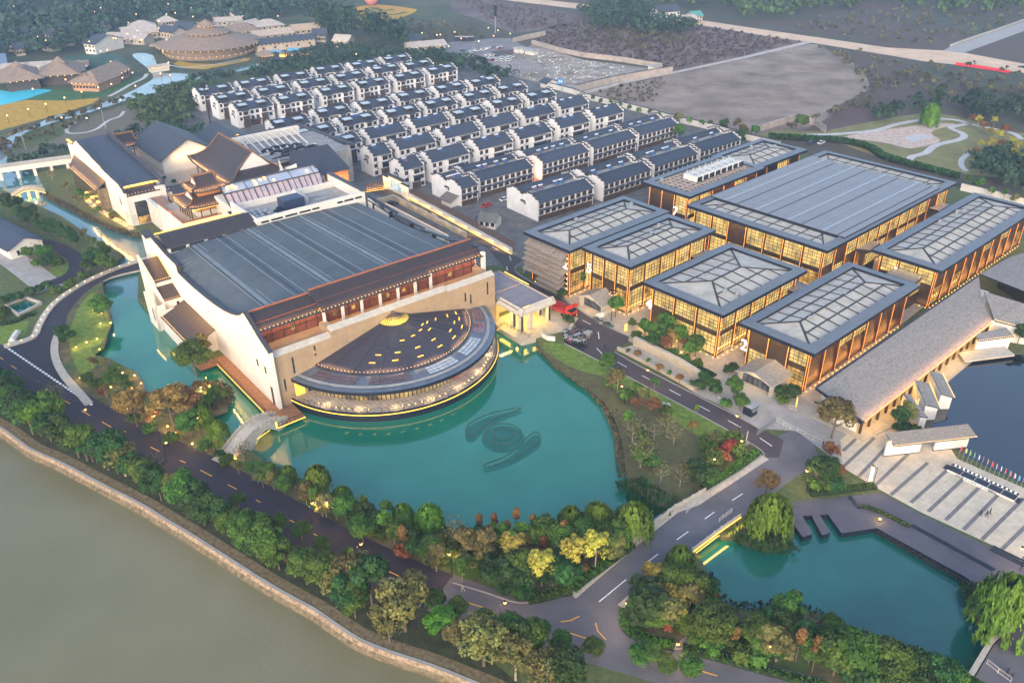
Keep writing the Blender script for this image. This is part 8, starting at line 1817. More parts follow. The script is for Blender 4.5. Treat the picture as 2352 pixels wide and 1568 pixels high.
p=W(854,12);e=thing('pink_balloon','large pink egg shaped balloon beyond the yellow terraces','balloon',None,(p.x,p.y,0));MB().ball(0,0,9,7.5,n=16,sz=1.25).obj('envelope',M('pink_skin',(.62,.25,.28),.6,.05),e,smooth=True);MB().cyl(0,0,-.2,1.5,2.2,2.6,10).obj('base',m_grey,e)
bld('farmhouse',(1512,53),(1560,49),13,8,4,'white three storey farmhouse with balconies in the dark trees',m_dtile,M('farm_white',(.62,.60,.58),.8,.06),'gable','farmhouse',0,.8,6)
bld('farmhouse',(1572,62),(1600,60),10,5,3,'small farmhouse with a pale roof by the dirt road',m_palet,m_farwall,'gable','farmhouse',0,.8,3)
bld('farmhouse',(1590,56),(1612,54),9,6,3,'teal roofed farmhouse behind the pale roofed one',M('teal_roof',(.08,.24,.24),.7,.1),m_farwall,'gable','farmhouse',0,.8,3)
bld('site_cabin',(1488,162),(1504,165),4,3,.2,'small white cabin at the foot of the grey block wall',m_conc,m_white,'gable','cabin')
for i,(x,y)in enumerate(((1180,120),(1192,121),(1206,124),(1214,126))):bld('site_cabin',(x,y),(x+11,y+2),5,3,.2,'pale work cabin in the rubble yard',m_conc,M('cabin_white%d'%i,(.5,.5,.5),.8,.1),'gable','cabin',group='work cabins in the rubble yard')
bld('village_shed',(1241,200),(1255,204),8,3,2,'small white shed with dark roof outside the boundary wall',m_dtile,m_white,'gable','shed')
bld('village_shed',(1100,523),(1138,528),6,3,2,'small grey roofed white house by the lattice fence',M('old_tile',(.12,.12,.12),.8,.2),m_white,'gable','shed',0,.5,3)
bld('village_shed',(1014,470),(1035,478),7,2.6,1.6,'low brown roofed shed below the narrow village house',M('old_tile2',(.14,.12,.11),.8,.2),m_white,'gable','shed')
w=MB();rr=random.Random(3)
for i in range(520):
    x,y=rr.uniform(1182,1510),rr.uniform(105,203)
    if not inpoly(x,y,[(1182,122),(1222,108),(1340,140),(1510,162),(1330,203),(1262,195),(1190,177),(1258,157)]):continue
    p=W(x,y);s=rr.uniform(.12,.5)*(2.2 if rr.random()<.1 else 1);w.box(p.x-s,p.x+s,p.y-s*.6,p.y+s*.6,0,rr.uniform(.1,.7))
o=w.obj('rubble',M('rubble_bits',(.42,.40,.37),.9,.3,1));o['kind']='stuff';o['label']='pale rubble and rubbish strewn over the yard';o['category']='rubble'
w=MB();P_=WL([(2190,147),(2215,150),(2250,155),(2280,160),(2311,165)])
for a,b in zip(P_,P_[1:]):w.bar((a.x,a.y-3,.7),(b.x,b.y-3,.7),1.6,1.4)
o=w.obj('red_netting',M('red_net',(.75,.03,.05),.8,.1));tag(o,'long bright red netting laid along the dirt road at right','netting')
w=MB();P_=WL([(2182,107),(2230,90),(2290,70),(2352,48)])
for a,b in zip(P_,P_[1:]):w.bar((a.x,a.y,.7),(b.x,b.y,.7),.8,1.4)
o=w.obj('barrier_wall',m_conc);tag(o,'pale barrier along the concrete road climbing to the right edge','barrier')
def pole(name,top,foot,label,col,r=.35,extra=None,cat='mast'):
    f=W(*foot);h=5.0
    lo,hi=2,60
    for _ in range(30):
        mdl=(lo+hi)/2;t=W(top[0],top[1],mdl)
        if t.y>f.y:lo=mdl
        else:hi=mdl
    h=lo;e=thing(name,label,cat,None,(f.x,f.y,0));MB().cyl(0,0,0,h,r,r*.6,8).obj('shaft',col,e)
    if extra:w=MB();extra(w,h);w.obj('antennas',m_fascia,e)
    return e
pole('radio_mast',(463,183),(487,300),'tall black radio mast at the left corner of the village',m_black,.4,lambda w,h:(w.cyl(0,0,h-4,h-1,1.0,n=6),w.cyl(0,0,h-7,h-6,.6,n=6),w.cyl(0,0,h,h+3,.06,n=4)))
pole('radio_mast',(1136,8),(1138,76),'tall grey radio mast beyond the car park',m_grey,.5,lambda w,h:w.cyl(0,0,h-9,h-1,1.3,n=6))
for i,(a,b)in enumerate((((230,245),(243,295)),((46,300),(60,345)),((58,490),(68,522)),((406,196),(411,228)),((858,117),(858,133)),((1467,118),(1453,137)),((1713,118),(1709,131)),((1940,66),(1936,80)),((2002,53),(1998,66)),((2066,38),(2062,52)),((1613,143),(1610,160)),((1422,185),(1421,200)),((1571,25),(1570,41)),((2143,15),(2138,27)))):
    pole('utility_pole',a,b,'pale concrete utility pole %s'%['on the dry meadow','in the reeds by the canal','in the dark canal trees','beside the village grove','behind the village dormers','beside the concrete lane, nearest the wall','beside the concrete lane, farther out','in scrub above the dirt road, lowest','in scrub above the dirt road, middle','in scrub above the dirt road, highest','on the bare field edge','beside the block wall','behind the farmhouse','near the upper right wood'][i],m_conc,.16,lambda w,h:w.box(-.9,.9,-.08,.08,h-.8,h-.65),'pole')
p=W(1291,219);e=thing('blue_road_sign','blue sign with a white symbol on a post inside the boundary wall','sign',None,(p.x,p.y,0));MB().cyl(0,0,0,9,.15,n=6).obj('post',m_grey,e);w=MB();w.box(-2.6,.2,-.1,.0,6,9);w.obj('panel',M('sign_blue',(.02,.18,.5),.6,.05),e);w=MB();w.box(-2.0,-1.6,-.14,-.1,6.8,8.2);w.box(-1.6,-.8,-.14,-.1,7.3,7.7);w.box(-.8,-.4,-.14,-.1,6.8,8.2);w.obj('symbol',m_white,e)
lamp_src=None
def street_lamp(x,y,label,h=5.2,lit=True,rz=0):
    global lamp_src
    p=W(x,y)
    if lamp_src is None:
        e=thing('street_lamp',label,'street lamp','black lantern street lamps',(p.x,p.y,0),rz);MB().cyl(0,0,0,h,.09,.06,6).bar((0,0,h-.2),(.9,0,h+.05),.07).obj('post',m_black,e)
        w=MB();w.box(.65,1.15,-.25,.25,h+.05,h+.12,0);w.cyl(.9,0,h+.12,h+.35,.3,.08,6);hd=w.obj('lantern',m_black,e)
        MB().box(.7,1.1,-.2,.2,h-.35,h+.04).obj('light',EM('lantern_glow_warm',(1,.5,.12),1.6),hd);lamp_src=e
    else:e=dup(lamp_src,(p.x,p.y,0),rz,label=label)
    if lit:lamp(e,'POINT',(.9,0,h-.7),130,(1,.6,.3),.2)
    return e
SL=[((200,985),'at the top of the riverside belt, first by the black road'),((383,1062),'second along the black road, behind the bare pale tree'),((717,1205),'beside the grey shrub bank of the black road'),((826,1300),'against the black road by the yellowing tree'),((1150,1435),'in front of the broad olive tree on the grey road'),((1539,1528),'at the bottom edge between two kerb side trees'),((1038,1325),'in the south shore planting near the grey road'),((765,1200),'over the south shore path by the willow'),((1352,1305),'beside the hedge of the grey bridge road'),((1448,1433),'at the corner garden hedge'),((1491,892),'on the inner road beside the fountain bed'),((1694,1000),'on the inner road near the barrier'),((1645,1098),'by the garden hedge east of the lake'),((2004,1118),'on the edge of the striped plaza'),((1852,1130),'among the reeds left of the plaza'),((1434,928),'unlit among the east shore trees'),((1706,1058),'at the east garden corner'),((1773,1535),'above the low hedge in the pond garden'),((366,1000),'behind the rust trees west of the hall'),((465,1004),'beside the weeping willow west of the hall'),((2342,1310),'at the right end of the grey deck')]
for i,((x,y),l)in enumerate(SL):street_lamp(x,y,'black lantern street lamp '+l,lit=i not in(15,),rz=rnd.uniform(-.5,.5)+(.6 if i<6 else 2.4))
gl=None
for i,(x,y)in enumerate(((176,1001-200),(224,782),(230,806),(255,745),(200,790),(235,723),(216,716),(232,747),(283,860),(224,874),(185,871),(208,876),(310,866),(256,893),(305,895),(325,884),(311,962),(292,942),(350,965),(386,983),(404,998),(443,1023),(484,1010),(506,1013),(462,894),(482,891),(476,899),(462,902),(474,1036),(542,1057),(1543,800-8),(1564,813),(1573,825),(1600,830),(1634,768+40),(2020,1178+18),(1475,755),(1500,770))):
    p=W(x,y)
    if gl is None:gl=thing('garden_light','small warm garden spotlight in the planting','garden light','small garden spotlights',(p.x,p.y,0));MB().cyl(0,0,0,.35,.12,.16,6).obj('casing',m_black,gl);MB().ball(0,0,.5,.26,n=6).obj('light',m_spark,gl);e=gl
    else:e=dup(gl,(p.x,p.y,0))
    if i%2==0:lamp(e,'POINT',(0,0,1.0),60,(1,.6,.15),.2)
fl_=None;rr=random.Random(9)
spots=[(rr.uniform(-20,560),rr.uniform(5,130))for _ in range(55)]+[(x,y)for x,y in((22,285),(110,258),(153,243),(192,229),(230,219),(260,211),(285,196),(308,184),(147,290),(204,291),(232,268),(281,248),(70,270),(170,40),(390,160),(394,189),(372,186),(315,215),(380,235),(80,222),(155,200),(258,158),(235,133),(250,130),(300,110),(620,70),(640,50),(705,20),(740,45),(560,50),(590,15),(640,8),(1012,94),(1004,95),(1060,103),(1122,78),(1144,84),(1172,92),(1134,97),(1100,110),(1031,122),(970,90),(820,140),(700,92),(1045,88),(505,330))]
for x,y in spots:
    p=W(x,y)
    if fl_ is None:fl_=thing('path_lamp','distant warm path lamp among the trees and lanes of the far resort','path lamp','distant path lamps of the resort',(p.x,p.y,0));MB().cyl(0,0,0,4.0,.1,n=4).obj('post',m_black,fl_);MB().ball(0,0,4.3,.42,n=6).obj('globe',EM('path_glow',(1,.6,.25),1.3),fl_)
    else:dup(fl_,(p.x,p.y,0 if not(x<560 and y<130)else 5))
w=MB();n=0
for p,hd in along(offset(lo,1.0),3.2):w.cyl(p.x,p.y,.5,.72,.16,n=6)
o=w.obj('path_lights',m_spark);tag(o,'row of small white path lights set in the curved footpath','path lights')
def car(col,label,p,rz,grp=None,big=False):
    e=thing('parked_car',label,'car',grp,(p[0],p[1],0),rz);w=MB();L,Wd=(4.6,1.8);m_=M('car_paint_'+label.split()[0],col,.25,.03,1,spec=.7)if 'car_paint_'+label.split()[0]not in D.materials else D.materials['car_paint_'+label.split()[0]]
    w.prism([(-L/2,-Wd/2+.15),(-L/2+.2,-Wd/2),(L/2-.3,-Wd/2),(L/2,-Wd/2+.25),(L/2,Wd/2-.25),(L/2-.3,Wd/2),(-L/2+.2,Wd/2),(-L/2,Wd/2-.15)],.3,.85)
    b0=[(-L*.42,-.8,.85),(L*.22,-.8,.85),(L*.22,.8,.85),(-L*.42,.8,.85)];b1=[(-L*.30,-.65,1.42),(L*.05,-.65,1.42),(L*.05,.65,1.42),(-L*.30,.65,1.42)]
    w.poly(b1);bd=w.obj('body',m_,e);w=MB()
    for i in range(4):j=(i+1)%4;w.poly([b0[i],b0[j],b1[j],b1[i]])
    w.obj('windows',m_glassd,bd)
    for x in(-1.4,1.4):
        for y in(-.85,.85):o=link('wheel',wheel_me,e);o.location=(x,y,.32)
    return e
wheel_me=MB().tube([(0,-.12,0),(0,.12,0)],.33,n=10).mesh('wheel',m_rub)
RED=(.55,.02,.03);p=W(1118,474);car(RED,'red parked car between the white village blocks',p,HF.yaw+.1)
p=W(1105,502);car((.05,.06,.08),'dark parked car beside the grey roofed shed',p,HF.yaw+.2);
p=W(902,470);car((.03,.04,.05),'black parked car in the yard below the dormer houses',p,HF.yaw-.9);p=W(1160,460);car((.7,.7,.7),'white parked car half hidden by a village block',p,HF.yaw)
wc=None;rr=random.Random(2)
lots=[((1063+12*i,118-1.2*i),0)for i in range(9)]+[((1072+13*i,120-1.2*i),0)for i in range(7)]+[((1078+13*i,134+.2*i),0)for i in range(8)]+[((1108+12*i,139+.3*i),0)for i in range(6)]+[((1120+11*i,127+1.2*i),0)for i in range(6)]
for i,((x,y),_)in enumerate(lots):
    if rr.random()<.15:continue
    p=W(x,y);q=rr.random()
    if q<.8:
        if wc is None:wc=car((.72,.73,.74),'white parked car in the far car park',(p.x,p.y),HF.yaw+.2,'white cars in the far car park')
        else:dup(wc,(p.x,p.y,0),HF.yaw+.2+rr.uniform(-.1,.1))
    else:
        c_,n_=[((.02,.02,.025),'black'),((.25,.02,.04),'maroon'),((.3,.31,.33),'grey')][rr.randrange(3)];car(c_,n_+' parked car among white ones in the far car park',(p.x,p.y),HF.yaw+.2,'darker cars in the far car park')
p=W(1030,137);car((.72,.73,.74),'white car alone at the car park corner',p,HF.yaw);p=W(1072,142);car((.3,.03,.05),'maroon car apart on the brown parking ground',p,HF.yaw+.3)
p=W(2347,156);car((.02,.02,.03),'black car on the dirt road at the right edge',p,HF.yaw+1.5);p=W(1886,330);car((.6,.6,.6),'pale van parked at the park gate',p,PF.yaw);p=W(1862,331);car((.03,.05,.12),'dark blue car behind the pale van',p,PF.yaw)
for i,(x,y)in enumerate(((1062,95),(1072,94))):
    p=W(x,y);e=thing('coach','dark coach with a pale roof, %s of two in the far car park'%NUM[i],'coach','coaches in the far car park',(p.x,p.y,0),HF.yaw+2.2);w=MB();w.box(-5.5,5.5,-1.25,1.25,.4,3.0,0);w.box(-5.5,5.5,-1.25,1.25,3.0,3.15,1);b_=w.obj('body',[m_fascia,m_palet],e);w=MB();w.box(-5.4,5.4,-1.28,1.28,1.6,2.5);w.obj('windows',m_glassd,b_)
    for x_ in(-3.6,3.6):
        for y_ in(-1.15,1.15):o=link('wheel',wheel_me,e);o.location=(x_,y_,.4);o.scale=(1.3,1,1.3)
a,b=W(1262,708),W(1309,728);tk=thing('red_lorry','bright red lorry with a slatted open bed parked beside the entrance porch','lorry',None,tuple(W(1287,719)),math.atan2((b-a).y,(b-a).x))
mr_=M('lorry_red',(.62,.04,.02),.35,.06);w=MB();w.box(2.9,5.2,-1.25,1.25,.7,2.2);w.slab([(2.9,-1.25,3.2),(4.4,-1.25,3.2),(4.4,1.25,3.2),(2.9,1.25,3.2)][::1],.1);w.slab([(2.9,-1.25,2.2),(2.95,-1.25,3.2),(2.95,1.25,3.2),(2.9,1.25,2.2)],.1);w.box(2.9,4.6,-1.25,1.25,2.2,2.3);w.box(2.9,3.6,-1.2,1.2,2.2,3.15);w.box(3.0,4.3,-.9,.9,3.2,3.5);cb=w.obj('cab',mr_,tk)
w=MB();w.slab([(4.4,-1.15,3.15),(5.0,-1.15,2.2),(5.0,1.15,2.2),(4.4,1.15,3.15)],.05);w.box(3.6,4.5,-1.22,1.22,2.25,3.05);w.obj('windscreen',m_glassd,cb);w=MB();w.box(5.2,5.28,-.9,.9,1.0,1.7);w.box(5.2,5.26,-1.15,1.15,.6,.8);w.obj('grille',m_black,cb)
w=MB()
for y in(-1.0,1.0):w.ball(5.25,y,.95,.14,n=6)
w.obj('headlight',m_spark,cb)
w=MB();w.box(-5.2,2.6,-1.25,1.25,1.1,1.3);w.box(-5.2,2.6,-1.28,-1.22,1.3,2.0);w.box(-5.2,2.6,1.22,1.28,1.3,2.0);w.box(-5.2,-5.12,-1.25,1.25,1.3,2.6);w.box(2.5,2.6,-1.25,1.25,1.3,2.9)
for i in range(14):
    x=-5.1+i*.58
    for y in(-1.25,1.25):w.box(x,x+.1,y-.04,y+.04,1.3,2.9)
for y in(-1.25,1.25):
    for z in(2.35,2.85):w.box(-5.2,2.6,y-.03,y+.03,z,z+.1)
w.obj('slatted_bed',M('bed_red',(.35,.03,.03),.6,.1),tk);MB().box(-5.2,5,-.5,.5,.6,1.1).obj('chassis',m_fascia,tk)
for x in(-4.2,-3.1,1.6,4.0):
    for y in(-1.05,1.05):o=link('wheel',wheel_me,tk);o.location=(x,y,.5);o.scale=(1.5,1.6,1.5)
cs=None;rr=random.Random(6);cols=[(.03,.035,.04),(.02,.06,.06),(.18,.16,.14),(.02,.02,.03),(.25,.03,.06)]
cm=[M('case_%d'%i,c_,.6,.15)for i,c_ in enumerate(cols)];cap_=m_seam
def case(x,y,z,sx,sy,sz,mi,rz,label,grp):
    p=W(x,y);e=thing('flight_case',label,'equipment case',grp,(p.x,p.y,z),rz);w=MB();w.box(-sx/2,sx/2,-sy/2,sy/2,.12,sz,0);w.box(-sx/2+.06,sx/2-.06,-sy/2+.06,sy/2-.06,sz,sz+.03,1);b_=w.obj('body',[cm[mi],m_conc if rr.random()<.6 else cm[0]],e);w=MB()
    for a_ in(-sx/2,sx/2):
        for c_ in(-sy/2,sy/2):w.bar((a_,c_,.1),(a_,c_,sz+.03),.06);w.cyl(a_*.85,c_*.85,0,.12,.07,n=5)
    for z_ in(.12,sz):
        for c_ in(-sy/2,sy/2):w.bar((-sx/2,c_,z_),(sx/2,c_,z_),.05)
    w.obj('edges',cap_,e)
zn=['in front of the porch wall','among the equipment heap by the porch']
for i in range(20):
    t=i/20;x=1298+(i%5)*11+rr.uniform(-2,2);y=762+(i//5)*7+rr.uniform(-1.5,1.5)+(i%5)*1.6
    case(x,y,.05,rr.uniform(.9,1.5),rr.uniform(.7,1.1),rr.uniform(.8,1.4),rr.randrange(5),HF.yaw+rr.uniform(-.4,.4),'dark equipment case in the heap between the porch forecourt and the road','equipment cases heaped by the porch')
case(1349,772,.05,2.6,2.0,1.2,2,HF.yaw+.5,'widest case with pale wooden boards on top, right end of the equipment heap',None)
for i in range(9):case(1368+i*4.4,736+(i%2)*2.2+i*1.9,.05,1.3,1.0,.9,rr.randrange(4),HF.yaw-.6,'dark case in the row outside the white screen wall','equipment cases by the screen wall')
for i,(a_,b_,l)in enumerate((((1299,784),(1322,795),'low black truss lying along the road kerb'),((1324,793),(1346,804),'wider black truss stack lying on the lawn edge'))):
    A_,B_=W(*a_),W(*b_);e=thing('truss',l,'truss',None,(A_.x,A_.y,0),math.atan2((B_-A_).y,(B_-A_).x));L=(B_-A_).length;w=MB()
    for y in((-.5,.5)if i==0 else(-.9,0,.9)):
        for z in(.1,.6):w.bar((0,y,z),(L,y,z),.09)
        for k in range(int(L/.6)):w.bar((k*.6,y,.1),(k*.6+.3,y,.6),.06);w.bar((k*.6+.3,y,.6),(k*.6+.6,y,.1),.06)
    for k in range(int(L/.6)):w.bar((k*.6,-.5-.4*i,.6),(k*.6,.5+.4*i,.6),.06)
    w.obj('bars',m_black,e)
p=W(1321,705);e=thing('red_crate','small bright red machine on the forecourt edge of the gabled entrance','crate',None,(p.x,p.y,0),.6);MB().box(-.6,.6,-.5,.5,.1,1.0).obj('body',mr_,e);MB().box(-.65,.65,-.55,.55,0,.12).obj('base',m_black,e)
p=W(1722,950);e=thing('kiosk','black kiosk with a pale rounded roof on the grey paving','kiosk',None,(p.x,p.y,0),PF.yaw);MB().box(-1.2,1.2,-1.2,1.2,.05,2.4).obj('body',m_fascia,e);MB().box(-.8,.8,-1.26,-1.2,1.0,1.9).obj('window',m_glassd,e);w=MB();w.box(-1.35,1.35,-1.35,1.35,2.4,2.75);w.box(-1.1,1.1,-1.1,1.1,2.75,2.95);w.box(-1.5,1.5,-1.7,-1.3,1.95,2.05);w.obj('roof',m_seam,e)
br=None
def barrier(p,q,label):
    global br
    a,b=W(*p),W(*q);L=(b-a).length
    if br is None:
        br=thing('crowd_barrier',label,'barrier','white crowd barriers',(0,0,0));w=MB()
        for x in(0,1):w.box(x-.012,x+.012,-.03,.03,0,1.1)
        for z in(.25,1.1):w.bar((0,0,z),(1,0,z),.05)
        w.obj('tubes',m_white,br);w=MB()
        for i in range(1,8):w.box(i/8-.003,i/8+.003,-.01,.01,.25,1.1)
        w.obj('bars',m_white,br);e=br
    else:e=dup(br,(0,0,0),label=label)
    place(e,(a.x,a.y,.1),math.atan2((b-a).y,(b-a).x),(L,1,1));e['label']=label
B_=[((1783,969),(1799,977)),((1800,978),(1814,986)),((1815,986),(1830,992)),((1831,993),(1847,1001)),((1849,1003),(1866,1012)),((1868,1012),(1887,1021))]
for i,(a,b)in enumerate(B_):barrier(a,b,'white tubular crowd barrier, %s in the diagonal row before the road'%NUM[i])
for a,b,l in(((1812,940),(1828,945),'white barrier beside the glowing sign board'),((2265,1525),(2290,1545),'long white barrier across the bottom right road, left half'),((2291,1546),(2320,1567),'long white barrier across the bottom right road, right half'),((1576,1180),(1595,1160),'white barrier leaning on the stone parapet of the bridge road'),((1651,1200),(1662,1190),'white barrier at the glowing parapet, nearer one'),((1666,1188),(1680,1177),'white barrier at the glowing parapet, farther one'),((1700,1040),(1718,1022),'white barrier at the garden corner near the junction'),((1452,720),(1466,713),'white barrier frame between pavilions 5 and 4'),((1664,810),(1680,800),'white barrier frame between pavilions 4 and 2')):barrier(a,b,l)
P_=WL([(1737,1000),(1783,967)]);e=thing('folding_gate','long metal folding gate closing half of the inner road','gate',None,tuple(P_[0]),math.atan2((P_[1]-P_[0]).y,(P_[1]-P_[0]).x));L=(P_[1]-P_[0]).length;w=MB();n=int(L/.45)
for i in range(n):x=i*.45;w.bar((x,-.3,0),(x+.45,.3,1.3),.05);w.bar((x,.3,0),(x+.45,-.3,1.3),.05);w.bar((x,0,0),(x,0,1.4),.07)
w.obj('lattice',m_grey,e)
p=W(1828,934);e=thing('sign_board','small glowing framed notice board near the shingle gallery','sign',None,(p.x,p.y,0),PF.yaw+.5);MB().box(-.7,.7,-.08,.08,.5,2.4).obj('frame',m_strip,e);MB().box(-.5,.5,-.12,-.08,.7,2.2).obj('panel',m_white,e)
p=W(1998,1105);e=thing('light_pillar','thin leaning glowing white pillar at the plaza edge','sign',None,(p.x,p.y,0),.5);MB().box(-.35,.35,-.12,.12,.1,3.2).obj('lit_panel',m_white_lit,e);MB().box(-.45,.45,-.2,.2,0,.15).obj('base',m_black,e)
p=W(1437,760);e=thing('light_pillar','small glowing sign pillar at the corner of the pavilion paving','sign',None,(p.x,p.y,0),.5);MB().box(-.35,.35,-.12,.12,.1,2.2).obj('lit_panel',m_strip,e);MB().box(-.45,.45,-.2,.2,0,.12).obj('base',m_black,e)
p=W(1714,1014);e=thing('notice_board','pale standing notice board at the road corner','sign',None,(p.x,p.y,0),1.2);MB().box(-.8,.8,-.06,.06,.7,2.4).obj('panel',m_white,e);w=MB();w.box(-.7,-.6,-.05,.05,0,.7);w.box(.6,.7,-.05,.05,0,.7);w.obj('feet',m_black,e)
p=W(1204,628);e=thing('notice_board','slim white notice board on the grass before the shingle screens','sign',None,(p.x,p.y,0),1.2);MB().box(-.4,.4,-.06,.06,.3,2.2).obj('panel',m_white,e);MB().box(-.3,.3,-.1,.1,0,.3).obj('foot',m_black,e)
p=W(35,775);e=thing('white_monument','white slab monument lying on the lawn at the left edge','monument',None,(p.x,p.y,0),1.75);w=MB();w.box(-2.8,2.8,-.8,.8,0,.7);w.box(-2.4,2.4,-.5,.5,.7,1.1);w.obj('slab',m_white,e);MB().box(-1.2,1.2,-.85,-.8,.2,.55).obj('inlay',m_conc,e)
p=W(1404,737);e=thing('tall_lamp','tall black lamp post with a ring of lanterns before pavilion 5','street lamp',None,(p.x,p.y,0));MB().cyl(0,0,0,9,.12,.09,6).obj('post',m_black,e)
w=MB();s_=MB()
for i in range(6):t=i*math.pi/3;w.bar((0,0,8.6),(math.cos(t),math.sin(t),8.9),.06);w.box(math.cos(t)-.25,math.cos(t)+.25,math.sin(t)-.25,math.sin(t)+.25,8.9,9.2);s_.box(math.cos(t)-.18,math.cos(t)+.18,math.sin(t)-.18,math.sin(t)+.18,8.72,8.88)
w.obj('lantern_ring',m_black,e);s_.obj('lights',m_spark,e)
def lake_ring(pts,label,name='fountain_pipe'):
    P=[W(x,y,LAKE_Z+.05)for x,y in pts];P=smooth(P,4,True);c0=P[0];e=thing(name,label,'fountain pipe','fountain pipes in the lake',tuple(c0));w=MB()
    for i in range(len(P)):a,b=P[i]-c0,P[(i+1)%len(P)]-c0;w.bar((a.x,a.y,.02),(b.x,b.y,.02),.16,.08)
    w.obj('pipe',m_pipe,e);w=MB()
    for q,hd in along(P+[P[0]],1.15):w.box(q.x-c0.x-.1,q.x-c0.x+.1,q.y-c0.y-.1,q.y-c0.y+.1,.05,.2)
    w.obj('nozzles',m_noz,e)
m_pipe=M('fountain_pipe',(.015,.085,.065),.6,.1);m_noz=M('nozzle',(.13,.13,.085),.6,.1)
rg=lambda cx_,cy_,rx,ry,n=16:[(cx_+rx*math.cos(2*math.pi*i/n),cy_+ry*math.sin(2*math.pi*i/n))for i in range(n)]
lake_ring(rg(1156,997,43,25),'outer dotted ring of the fountain in the lake');lake_ring(rg(1156,997,23,13),'inner dotted ring of the fountain in the lake')
lake_ring([(1070,995),(1075,975),(1110,955),(1150,943),(1190,936),(1195,939),(1165,950),(1130,965),(1105,985),(1090,1000),(1078,1003)],'upper left comma shaped dotted arm of the fountain')
lake_ring([(1240,1000),(1237,1015),(1210,1035),(1170,1056),(1120,1072),(1113,1066),(1150,1052),(1180,1035),(1205,1010),(1222,994),(1234,992)],'lower right comma shaped dotted arm of the fountain')
def blade(pts):
    o=sheet('fountain_bed',smooth([W(x,y,0)for x,y in pts],3,True),LAKE_Z+.03,M('shallow_bed',(.008,.095,.068),.1,.1,.3)if 'shallow_bed' not in D.materials else D.materials['shallow_bed']);return o
blade(rg(1156,999,50,31));blade([(1068,995),(1073,973),(1110,953),(1150,941),(1192,934),(1197,940),(1165,952),(1130,967),(1105,987),(1090,1003),(1077,1006)]);blade([(1242,1000),(1239,1017),(1210,1038),(1170,1059),(1120,1074),(1111,1067),(1150,1050),(1180,1033),(1205,1008),(1222,992),(1236,990)])
m_skin=M('skin',(.45,.28,.2),.6,.05);m_hair=M('hair',(.02,.018,.016),.7,.1)
def person(x,y,rz,top,leg,label,arms=0,z=0.0,stride=.2):
    "one skinned body grown from a jointed skeleton"
    p=W(x,y,z);e=thing('person',label,'person',None,(p.x,p.y,z+.02),rz)
    J=[(0,0,.95,.15),(0,0,1.2,.15),(0,0,1.42,.13),(0,0,1.53,.055),(0,.01,1.63,.10),(0,.01,1.72,.085),
         (-.1,0,.9,.1),(-.11,stride*.5,.5,.075),(-.11,stride*.3-.05,.07,.05),(-.11,stride*.3+.12,.04,.04),(.1,0,.9,.1),(.11,-stride*.3,.5,.075),(.11,-stride,.09,.05),(.11,-stride+.17,.04,.04),
         (-.2,0,1.38,.06),(-.26,-.03,1.1,.05),(-.25,.1+arms*.2,.88+arms*.25,.04),(-.24,.16+arms*.25,.82+arms*.28,.035),(.2,0,1.38,.06),(.26,.03,1.1,.05),(.25,-.05+arms*.3,.88+arms*.25,.04),(.24,0+arms*.36,.82+arms*.28,.035)]
    E=[(0,1),(1,2),(2,3),(3,4),(4,5),(0,6),(6,7),(7,8),(8,9),(0,10),(10,11),(11,12),(12,13),(2,14),(14,15),(15,16),(16,17),(2,18),(18,19),(19,20),(20,21)]
    me=D.meshes.new('body');me.from_pydata([j[:3]for j in J],E,[]);o=link('body',me,e);sk=o.modifiers.new('skin','SKIN')
    for i,j in enumerate(J):me.skin_vertices[0].data[i].radius=(j[3],j[3]*.85)
    me.skin_vertices[0].data[0].use_root=True;s_=o.modifiers.new('sub','SUBSURF');s_.levels=1;s_.render_levels=1
    me.materials.append(M('clothes',top,.8,.1)if top[0]>.2 else m_clo_dark)
    w=MB();w.ball(0,-.01,1.70,.105,n=8);w.obj('hair',m_hair,e);w=MB();w.ball(0,.06,1.655,.075,n=8,sz=1.1);w.obj('face',m_skin,e)
    return e
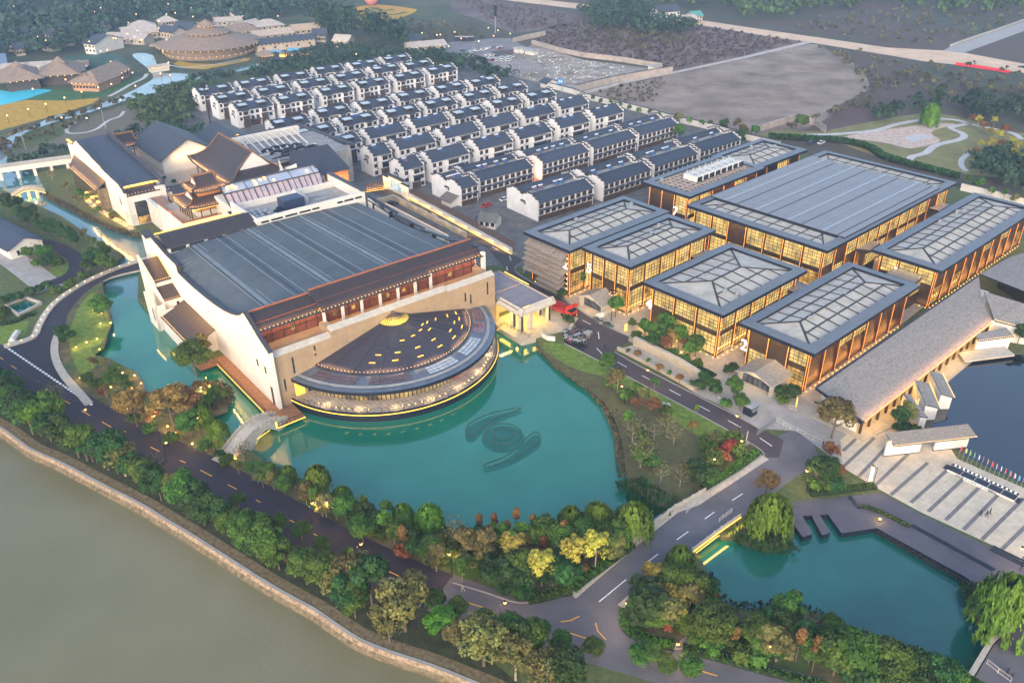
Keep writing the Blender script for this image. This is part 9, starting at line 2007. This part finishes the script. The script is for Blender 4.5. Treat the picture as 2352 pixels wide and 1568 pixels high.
m_clo_dark=M('dark_clothes',(.03,.03,.04),.85,.15)
person(1389,802,2.2,(.02,)*3,None,'person in black standing alone on the inner road');person(2251,1185,.8,(.02,)*3,None,'person in dark clothes walking on the plaza, left of three',stride=.35);person(2264,1187,.5,(.02,)*3,None,'person in dark clothes walking on the plaza, middle of three',stride=.35);person(2272,1182,.9,(.02,)*3,None,'person in dark clothes walking on the plaza, right of three',stride=.35)
person(1063,1357,1.2,(.45,.42,.38),None,'person in pale clothes walking on the grey road edge',stride=.4);person(2322,1560,1.0,(.02,)*3,None,'person in dark clothes beside the bottom right barrier');person(1889,1042-16,1.5,(.02,)*3,None,'person in black at the last crowd barrier');person(2312,1548,1.0,(.02,)*3,None,'person in dark clothes leaning by the bottom right barrier',arms=1)
for i,(x,y,s)in enumerate(((1630,895,.8),(1652,914,.55),(1533,933,1.0),(1525,928,.6),(1728,1040,.7),(272,905,.5))):
    p=W(x,y);w=MB();w.ball(0,0,.3*s,s,n=7,sz=.7);me_o=w.obj('boulder',m_cap);rb2=random.Random(i)
    for v in me_o.data.vertices:v.co+=Vector((rb2.uniform(-.15,.15),rb2.uniform(-.15,.15),rb2.uniform(-.1,.1)))*s*1.4
    me_o.location=(p.x,p.y,0);tag(me_o,'pale garden boulder %s'%['below the dark tree at the grey paving','near the brown bush by the inner road','largest of the east shore grass','beside the largest boulder of the east shore','flat on the corner lawn','in the garden west of the hall'][i],'boulder')
hz=MB();hz.box(-2760,2760,-2760,3060,-4,150);ho=hz.obj('haze',M('haze_surface',(.5,.5,.5)));ho['kind']='stuff'
hm=D.materials.new('haze');hm.use_nodes=True;n_=hm.node_tree.nodes;n_.clear();vo=n_.new('ShaderNodeVolumePrincipled');mo=n_.new('ShaderNodeOutputMaterial')
vo.inputs['Color'].default_value=(.52,.72,1,1);vo.inputs['Density'].default_value=.00025;vo.inputs['Anisotropy'].default_value=.2
hm.node_tree.links.new(vo.outputs[0],mo.inputs['Volume']);ho.data.materials.clear();ho.data.materials.append(hm)
SC.cycles.volume_step_rate=10
